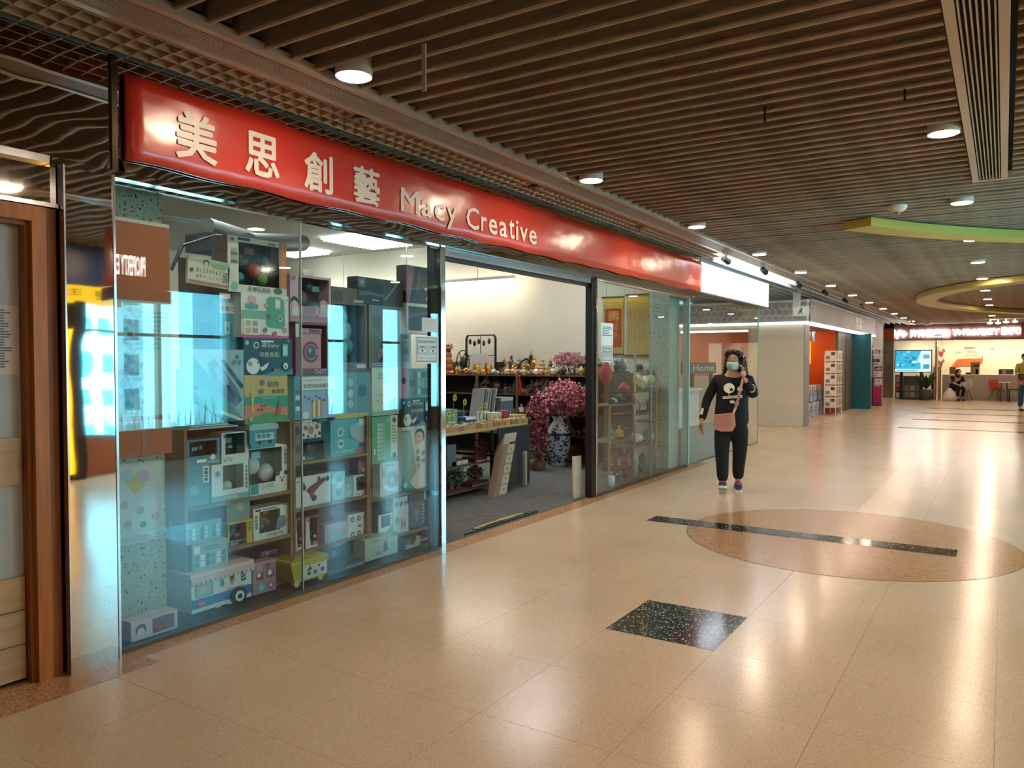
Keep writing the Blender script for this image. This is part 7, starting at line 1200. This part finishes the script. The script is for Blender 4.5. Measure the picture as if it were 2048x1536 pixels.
def head(parent, c, mat, turn=0, tilt=0, s=1.0):
    m = MB(); n, k = 16, 12; vs = []
    for j in range(k+1):
        a = -math.pi/2+math.pi*j/k
        for i in range(n):
            t = 2*math.pi*i/n; x = .074*math.cos(a)*math.cos(t); y = .094*math.cos(a)*math.sin(t); z = .118*math.sin(a)
            if z < 0: x *= 1-.28*(z/-.118)**2; y = y*(1-.12*(z/-.118)) if y > 0 else y
            vs.append((x*s, y*s, z*s))
    fs = [(j*n+i, j*n+(i+1) % n, (j+1)*n+(i+1) % n, (j+1)*n+i) for j in range(k) for i in range(n)]; m.add(vs, fs, mat, True)
    for sx in (-1, 1): m.ball((sx*.074*s, .01*s, -.005*s), .012*s, .02*s, .03*s, mat, 8, 5)
    m.add([(-.012*s, -.085*s, .01*s), (.012*s, -.085*s, .01*s), (.016*s, -.09*s, -.03*s), (-.016*s, -.09*s, -.03*s), (0, -.115*s, -.025*s), (0, -.092*s, .02*s)], [(0, 5, 4, 3), (5, 1, 2, 4), (3, 4, 2), (0, 3, 2, 1)], mat, True)
    o = m.build('head', parent, world=False); o.location = c; o.rotation_euler = (0, tilt, turn); return o
hd_ = head(W, HC, SK, math.radians(-14), math.radians(3))
def onhead(name, mb): o = mb.build(name, hd_, world=False); return o
m = MB(); DK = M('#1a1412', .6)
for sx in (-1, 1):
    m.ball((sx*.03, -.088, .005), .012, .006, .006, WHITE, 8, 5).ball((sx*.03, -.093, .005), .005, .003, .005, DK, 8, 5); m.tube([(sx*.014, -.092, .027), (sx*.03, -.094, .034), (sx*.047, -.086, .029)], .003, DK, 5)
onhead('eyes', m)
m = MB(); GLS = M('#a0a4a8', .2, .9)
for sx in (-1, 1): m.tube([(sx*.032+.022*math.cos(i*.523), -.101, .0+.017*math.sin(i*.523)) for i in range(13)], .0014, GLS, 4); m.tube([(sx*.055, -.1, .004), (sx*.078, -.03, .008), (sx*.08, .02, .008)], .0014, GLS, 4)
m.tube([(-.01, -.102, .002), (.01, -.102, .002)], .0014, GLS, 4); onhead('glasses', m)
m = MB(); MK = M('#b9d3cf', .7); vs = []; rows = ((-.018, .112, .9), (-.035, .124, 1.0), (-.058, .124, 1.0), (-.08, .116, .96), (-.104, .098, .86))
for z, r_, w_ in rows:
    for i in range(9): t = (i-4)/4*1.15; vs.append((.08*w_*math.sin(t), -r_*math.cos(t)+(.012 if i in (0, 8) else 0), z+.006*math.sin(i)*.3))
N2 = len(vs); vs += [(a*.97, b*.97, c) for a, b, c in vs]; fs = [(j*9+i, j*9+i+1, (j+1)*9+i+1, (j+1)*9+i) for j in range(4) for i in range(8)]; m.add(vs, [f[::-1] for f in fs]+[tuple(a+N2 for a in f) for f in fs], MK, True)
for z in (-.045, -.068): m.tube([(-.07, -.06, z), (-.035, -.115, z), (0, -.125, z), (.035, -.115, z), (.07, -.06, z)], .0015, M('#8fb0ac', .7), 4)
for sx in (-1, 1): m.tube([(sx*.072, -.05, -.025), (sx*.084, .01, .01)], .0015, WHITE, 4)
onhead('face_mask', m)
HR = M('#1d1310', .45, noise=.5, ns=30, stretch=(4, 4, 1)); m = MB(); rr = random.Random(5)
m.ball((0, .026, .03), .094, .098, .104, HR, 18, 10)
for sx in (-1, 1): m.ball((sx*.034, -.045, .088), .056, .045, .036, HR, 14, 8).ball((sx*.075, -.03, .06), .03, .04, .05, HR, 12, 8)
m.ball((.02, .05, -.05), .1, .07, .11, HR, 16, 9).ball((.09, .015, -.03), .035, .05, .12, HR, 14, 9).ball((.112, .02, -.09), .034, .045, .065, HR, 12, 8).ball((-.085, .015, -.005), .026, .045, .085, HR, 12, 8)
for i in range(150):
    a = rr.uniform(-.15, 3.3); z = rr.uniform(-.16, .05); k = 1.0+.25*max(0, -z)/.1; x = (.092+(.024 if math.cos(a) > .3 else 0))*k*math.cos(a); y = .03+.075*abs(math.sin(a)); r0 = rr.uniform(.008, .015); pts = [(x+r0*math.cos(t+a), y+.4*r0*math.sin(t), z-.006*t) for t in (0, 1.2, 2.4, 3.6, 4.8, 6.0)]; m.tube(pts, .0055, HR, 5)
onhead('hair', m)
BK = M('#0d0d0e', .85); BK2 = M('#101012', .9)
skin('sweatshirt', [(sh(.035, 0, .74), .2), (sh(.035, 0, .82), .215), (sh(.035, 0, 1.0), .2), (sh(.045, 0, 1.16), .195), (sh(.048, .0, 1.28), .14), (sh(.048, -.002, 1.365), .066),
    (sh(.225, 0, 1.29), .072), (elL, .06), (wrL-(wrL-elL)*.12, .042), (sh(-.13, 0, 1.29), .072), (elR, .058), (wrR-(wrR-elR)*.05, .043)],
    [(0, 1), (1, 2), (2, 3), (3, 4), (4, 5), (4, 6), (6, 7), (7, 8), (4, 9), (9, 10), (10, 11)], BK, W, sy=.72)
skin('trousers', [(sh(.035, 0, .84), .17), (sh(.035, 0, .73), .185), (hipL+sh(0.01, 0, -.18), .112), (knL, .088), (anL+sh(0, 0, .16), .074), (anL+sh(0, 0, .02), .068), (hipR+sh(-.01, 0, -.18), .112), (knR, .088), (anR+sh(0, 0, .16), .074), (anR+sh(0, 0, .02), .068)],
    [(0, 1), (1, 2), (2, 3), (3, 4), (4, 5), (1, 6), (6, 7), (7, 8), (8, 9)], BK2, W, sy=.85)
for nm, an, pit in (('left', anL, 0), ('right', anR, .28)):
    m = MB(); c0 = Vector((an.x, an.y, 0)); NV = M('#1f2740', .5)
    def rot(p): y = p[1]-.1; z = p[2]; return (p[0]+c0.x, y*math.cos(pit)+z*math.sin(pit)*1+.1+c0.y, abs(pit)*.0+z*math.cos(pit)-y*math.sin(pit)+ (0.0))
    def ring_(y, w_, z0, z1): return [rot((w_*math.cos(t)*.5, y, (z0+z1)/2+(z1-z0)/2*math.sin(t))) for t in [i*math.pi/5 for i in range(10)]]
    secs = [(.07, .05, .03, .09), (.05, .075, .02, .115), (0, .082, .02, .12), (-.06, .092, .02, .095), (-.12, .096, .02, .072), (-.165, .07, .02, .055), (-.185, .03, .025, .045)]
    vs = [p for s_ in secs for p in ring_(*s_)]; fs = [(j*10+i, j*10+(i+1) % 10, (j+1)*10+(i+1) % 10, (j+1)*10+i) for j in range(6) for i in range(10)]; m.add(vs, [f[::-1] for f in fs]+[list(range(10)), list(range(60, 70))[::-1]], NV, True); sho = m.build('shoe', W, world=False)
    m = MB(); pr = [(-.03, .075), (.03, .075), (.045, 0), (.05, -.12), (.03, -.18), (-.03, -.18), (-.05, -.12), (-.045, 0)]; m.add([rot((a, b, 0)) for a, b in pr]+[rot((a, b, .026)) for a, b in pr], [list(range(8))[::-1], list(range(8, 16))]+[(i, (i+1) % 8, 8+(i+1) % 8, 8+i) for i in range(8)], M('#d9d4d6', .5)); m.build('sole', sho, world=False)
    m = MB(); PKL = M('#e0408a', .5)
    for k in range(4): y = -.035-.022*k; z = .108-.011*k; m.tube([rot((-.028, y, z-.012)), rot((0, y-.01, z+.004)), rot((.028, y, z-.012))], .006, PKL, 5)
    m.tube([rot((-.03, .0, .125)), rot((0, -.03, .13)), rot((.03, .0, .125))], .008, PKL, 5); m.build('laces', sho, world=False)
# hands
hand(W, wrL-sh(.0, .0, 0), (HC+sh(.095, -.04, -.02))-wrL, (-.6, -.2, .1), .32, SK, .17, -1)
hand(W, wrR, (-.02, -.02, -1), (.6, -.5, 0), .28, SKD, .17, 1)
# printed shapes on the sweatshirt
m = MB(); PR = lambda x, z: Vector((x, -.158*math.sqrt(max(.05, 1-((x-.04)/.2)**2))+.05*max(0, (z-1.14))/.12, z))
def patch(cx, cz, rx, rz, mt, n=14, d=0): m.add([PR(cx+rx*math.cos(2*math.pi*i/n), cz+rz*math.sin(2*math.pi*i/n))-Vector((0, d, 0)) for i in range(n)], [list(range(n))], mt)
CR = M('#dcd6c4', .8); patch(.005, 1.20, .062, .058, CR); patch(.125, 1.19, .03, .028, CR); 
st5 = [(.03+(.03 if i % 2 == 0 else .013)*math.cos(math.pi/2+i*math.pi/5), 1.185+(.03 if i % 2 == 0 else .013)*math.sin(math.pi/2+i*math.pi/5)) for i in range(10)]; m.add([PR(a, b)-Vector((0, .004, 0)) for a, b in st5], [list(range(10))], BK)
for x in (.0, .1): m.tube([PR(x, 1.145), PR(x+.005, 1.11)], .005, CR, 5)
m.add([PR(-.065, 1.075), PR(.15, 1.09), PR(.15, 1.125), PR(-.065, 1.105)], [(0, 1, 2, 3)], CR)
patch(.04, 1.045, .03, .018, CR); m.tube([PR(.09+.022*math.cos(i*.6), 1.025+.022*math.sin(i*.6))-Vector((0, .002, 0)) for i in range(12)], .003, CR, 4)
m.build('chest_print', W, world=False)
m = MB(); t_ = MB(); text(m, Face((-.058, -.172, 1.078), (.2, .0, .013), (0, 0, .03)), 'Come on, stop', 0, .2, 1, .85, BK, .004); m.build('chest_lettering', W, world=False)
m = MB(); q = elL+Vector((-.03, -.062, .1)); m.tube([q+Vector((.035*math.cos(i*.55), -.005*math.sin(i), .045*math.sin(i*.55))) for i in range(12)], .006, WHITE, 4); text(m, Face(q+Vector((-.018, -.004, -.02)), (.036, 0, 0), (0, 0, .04)), '13', 0, 0, 1, 1, WHITE, .003, bold=.03); m.build('sleeve_print', W, world=False)
m = MB(); q = wrR+Vector((.0, -.04, .12)); m.add([q+Vector((-.02, 0, -.03)), q+Vector((.015, 0, -.03)), q+Vector((.03, 0, .04)), q+Vector((.0, 0, .05))], [(0, 1, 2, 3)], CR); m.build('cuff_print', W, world=False)
def W2(p): return W.matrix_basis @ Vector(p)
Wm = Matrix.Translation(W.location) @ Matrix.Rotation(math.radians(-73.1), 4, 'Z')
# phone and shoulder bag are things of their own
ph = MB(); pc_ = HC+Vector((.098, -.05, -.03)); up_ = Vector((.12, -.35, 1)).normalized(); sx_ = Vector((.2, 1, .33)).normalized(); sx_ = (sx_-up_*sx_.dot(up_)).normalized(); nn = up_.cross(sx_)
cs = [pc_+up_*a*.078+sx_*b*.036+nn*c*.004 for c in (-1, 1) for a, b in ((-1, -1), (-1, 1), (1, 1), (1, -1))]; ph.add([Wm @ p for p in cs], [(0, 1, 2, 3), (7, 6, 5, 4), (0, 4, 5, 1), (1, 5, 6, 2), (2, 6, 7, 3), (3, 7, 4, 0)], BLACK); tag(ph.build('mobile_phone', None), 'black mobile phone held at the walking woman ear', 'phone')
bg = empty('shoulder_bag', (Wm @ Vector((-.05, -.2, .8)))[:], math.radians(-73.1)); bg['label'] = 'pink leather shoulder bag with a pink strap across the walking woman'; bg['category'] = 'bag'
o0 = Vector((-.05, -.2, .8)); PKB = M('#c48578', .4, noise=.06, ns=10); PKS = M('#b5897a', .5)
m = MB(); poly_ = [(-.115, -.06), (-.095, .095), (.11, .12), (.125, -.02), (.09, -.085), (-.03, -.09)]; P_l = lambda a, b, y: (a, y, b)
vs = [P_l(a, b, -.045) for a, b in poly_]+[P_l(a*1.04, b*1.04, -.02) for a, b in poly_]+[P_l(a*1.04, b*1.04, .02) for a, b in poly_]+[P_l(a, b, .04) for a, b in poly_]; fs = [list(range(6)), list(range(18, 24))[::-1]]+[(k*6+i, (k+1)*6+i, (k+1)*6+(i+1) % 6, k*6+(i+1) % 6) for k in range(3) for i in range(6)]; m.add(vs, fs, PKB); m.build('body', bg, world=False)
m = MB(); m.add([(-.1, -.048, .09), (.07, -.048, .112), (.075, -.05, -.02), (.0, -.051, -.05), (-.105, -.048, -.03)], [(0, 4, 3, 2, 1)], M('#ba7a6c', .4)); m.build('flap', bg, world=False); m = MB(); m.ball((-.02, -.052, .06), .006, .004, .006, BRASS, 6, 4); m.build('clasp', bg, world=False)
m = MB(); path = [Vector((.1, -.02, .11))+o0, Vector((.075, -.165, .97)), Vector((.105, -.17, 1.08)), Vector((.125, -.165, 1.18)), Vector((.15, -.125, 1.28)), Vector((.165, -.06, 1.365)), Vector((.17, .03, 1.37)), Vector((.12, .13, 1.25))]
for a, b in zip(path, path[1:]):
    a2, b2 = a-o0, b-o0; s_ = Vector((.016, 0, .004)); n_ = Vector((0, -.004, 0)); m.add([a2-s_, a2+s_, b2+s_, b2-s_, a2-s_+n_, a2+s_+n_, b2+s_+n_, b2-s_+n_], [(0, 1, 2, 3), (7, 6, 5, 4), (0, 4, 5, 1), (1, 5, 6, 2), (2, 6, 7, 3), (3, 7, 4, 0)], PKS)
m.build('strap', bg, world=False)
# --- person seated in black at the far end
y_ = wx(1912, 798, 34.6).y
S = empty('person', (34.6, y_, 0), math.radians(-62)); tag(S, 'person with long dark hair in black sitting bent forward beside a white bag', 'person')
nn_ = [((0, .12, .5), .15), ((0, .02, .72), .14), ((0, -.06, .9), .12), ((0, -.1, 1.0), .06), ((-.18, -.05, .9), .06), ((-.2, -.22, .68), .045), ((-.1, -.4, .62), .03), ((.18, -.05, .9), .06), ((.2, -.2, .68), .045), ((.1, -.4, .6), .03)]
skin('body', [(Vector(a), b*.93) for a, b in nn_]+[(Vector((-.09, .1, .5)), .09), (Vector((-.1, -.34, .52)), .065), (Vector((-.1, -.34, .1)), .045), (Vector((.09, .1, .5)), .09), (Vector((.12, -.34, .5)), .065), (Vector((.12, -.28, .1)), .045)], [(0, 1), (1, 2), (2, 3), (2, 4), (4, 5), (5, 6), (2, 7), (7, 8), (8, 9), (0, 10), (10, 11), (11, 12), (0, 13), (13, 14), (14, 15)], SK, S)
skin('top', [(Vector(a), b*1.08) for a, b in (nn_[0], nn_[1], nn_[2], ((-.18, -.05, .9), .075), ((-.2, -.2, .7), .06), ((.18, -.05, .9), .075), ((.2, -.19, .7), .06))], [(0, 1), (1, 2), (2, 3), (3, 4), (2, 5), (5, 6)], BK, S)
skin('trousers', [(Vector((0, .12, .5)), .15), (Vector((-.1, .0, .52)), .1), (Vector((-.1, -.34, .52)), .08), (Vector((-.1, -.34, .14)), .06), (Vector((.1, .0, .52)), .1), (Vector((.12, -.34, .5)), .08), (Vector((.12, -.28, .14)), .06)], [(0, 1), (1, 2), (2, 3), (0, 4), (4, 5), (5, 6)], BK2, S)
h2 = head(S, Vector((0, -.17, 1.1)), SK, 0, 0, .98); m = MB(); m.ball((0, .03, .03), .1, .11, .11, DK, 12, 7).ball((0, .07, -.1), .1, .07, .16, DK, 10, 6); m.build('hair', h2, world=False)
for x, y in ((-.1, -.38), (.12, -.32)): MB().ball((x, y-.02, .045), .045, .11, .045, BLACK, 10, 6).build('shoe', S, world=False)
hand(S, Vector((-.1, -.4, .62)), (.1, -.8, -.2), (0, -.2, -1), .4, SK, .16, 1); hand(S, Vector((.1, -.4, .6)), (-.1, -.8, -.2), (0, -.2, -1), .4, SK, .16, -1)
q = wx(1899, 800, 34.2); r = empty('plastic_bag', (34.2, q.y, 0)); m = MB(); n = 10; vs = []
for z, s_ in ((0.002, .2), (.12, .24), (.3, .2), (.42, .1), (.5, .04)):
    for i in range(n): a = 2*math.pi*i/n; vs.append((34.2+s_*.6*math.cos(a)*(1+.15*math.sin(3*a)), q.y+s_*math.sin(a)*(1+.12*math.cos(4*a+z*9)), z))
m.add(vs, [(j*n+i, j*n+(i+1) % n, (j+1)*n+(i+1) % n, (j+1)*n+i) for j in range(4) for i in range(n)]+[list(range(n))[::-1], list(range(4*n, 5*n))], M('#d9d4d0', .4), True); m.build('bag', r); tag(r, 'pale plastic bag on the floor at the feet of the seated person', 'bag')
# --- man at the right edge, seen partly
T = empty('person', (28.2, wx(2044, 800, 28.2).y-.05, 0), math.radians(-60)); tag(T, 'standing person in a yellow green striped shirt and blue jeans by the far shop', 'person')
skin('body', [(Vector(a), b) for a, b in (((0, 0, .92), .13), ((0, 0, 1.15), .12), ((0, 0, 1.38), .11), ((0, 0, 1.5), .055), ((0, -.01, 1.58), .055), ((.19, 0, 1.4), .05), ((.24, 0, 1.12), .038), ((.22, -.1, .88), .028), ((-.19, 0, 1.4), .05), ((-.25, .0, 1.12), .038), ((-.24, -.1, .88), .028), ((.1, 0, .8), .08), ((.1, 0, .48), .055), ((.1, .02, .09), .038), ((-.1, 0, .8), .08), ((-.1, 0, .48), .055), ((-.1, .02, .09), .038))], [(0, 1), (1, 2), (2, 3), (3, 4), (2, 5), (5, 6), (6, 7), (2, 8), (8, 9), (9, 10), (0, 11), (11, 12), (12, 13), (0, 14), (14, 15), (15, 16)], SKD, T)
YG = M('#a8a044', .8); skin('shirt', [(Vector(a), b) for a, b in (((0, 0, .9), (.17, .13)), ((0, 0, 1.15), (.165, .13)), ((0, 0, 1.38), (.15, .11)), ((0, 0, 1.47), .07), ((.19, 0, 1.4), .075), ((.24, 0, 1.16), .06), ((-.19, 0, 1.4), .075), ((-.25, 0, 1.16), .06))], [(0, 1), (1, 2), (2, 3), (2, 4), (4, 5), (2, 6), (6, 7)], YG, T)
for k in range(3): MB().lathe([(.176, .95+.07*k), (.179, .97+.07*k), (.178, .99+.07*k)], M('#2a2430' if k % 2 == 0 else '#3a2c3c', .8), (0, 0, 0), 18, 1.02, .82).build('shirt_stripe', T, world=False)
skin('jeans', [(Vector(a), b) for a, b in (((0, 0, .92), (.165, .13)), ((.1, 0, .74), .1), ((.1, 0, .48), .078), ((.1, .02, .14), .065), ((-.1, 0, .74), .1), ((-.1, 0, .48), .078), ((-.1, .02, .14), .065))], [(0, 1), (1, 2), (2, 3), (0, 4), (4, 5), (5, 6)], M('#2f4868', .85), T)
h3 = head(T, Vector((0, -.02, 1.64)), SKD, 0, 0, 1); MB().ball((0, .025, .03), .086, .1, .1, DK, 12, 7).build('hair', h3, world=False)
for x in (-.1, .1): MB().ball((x, -.04, .045), .05, .13, .045, M('#24282e', .5), 10, 6).build('shoe', T, world=False)
hand(T, Vector((.22, -.1, .88)), (0, -.2, -1), (-1, 0, 0), .3, SKD, .17, 1); hand(T, Vector((-.24, -.1, .88)), (0, -.2, -1), (1, 0, 0), .3, SKD, .17, -1)
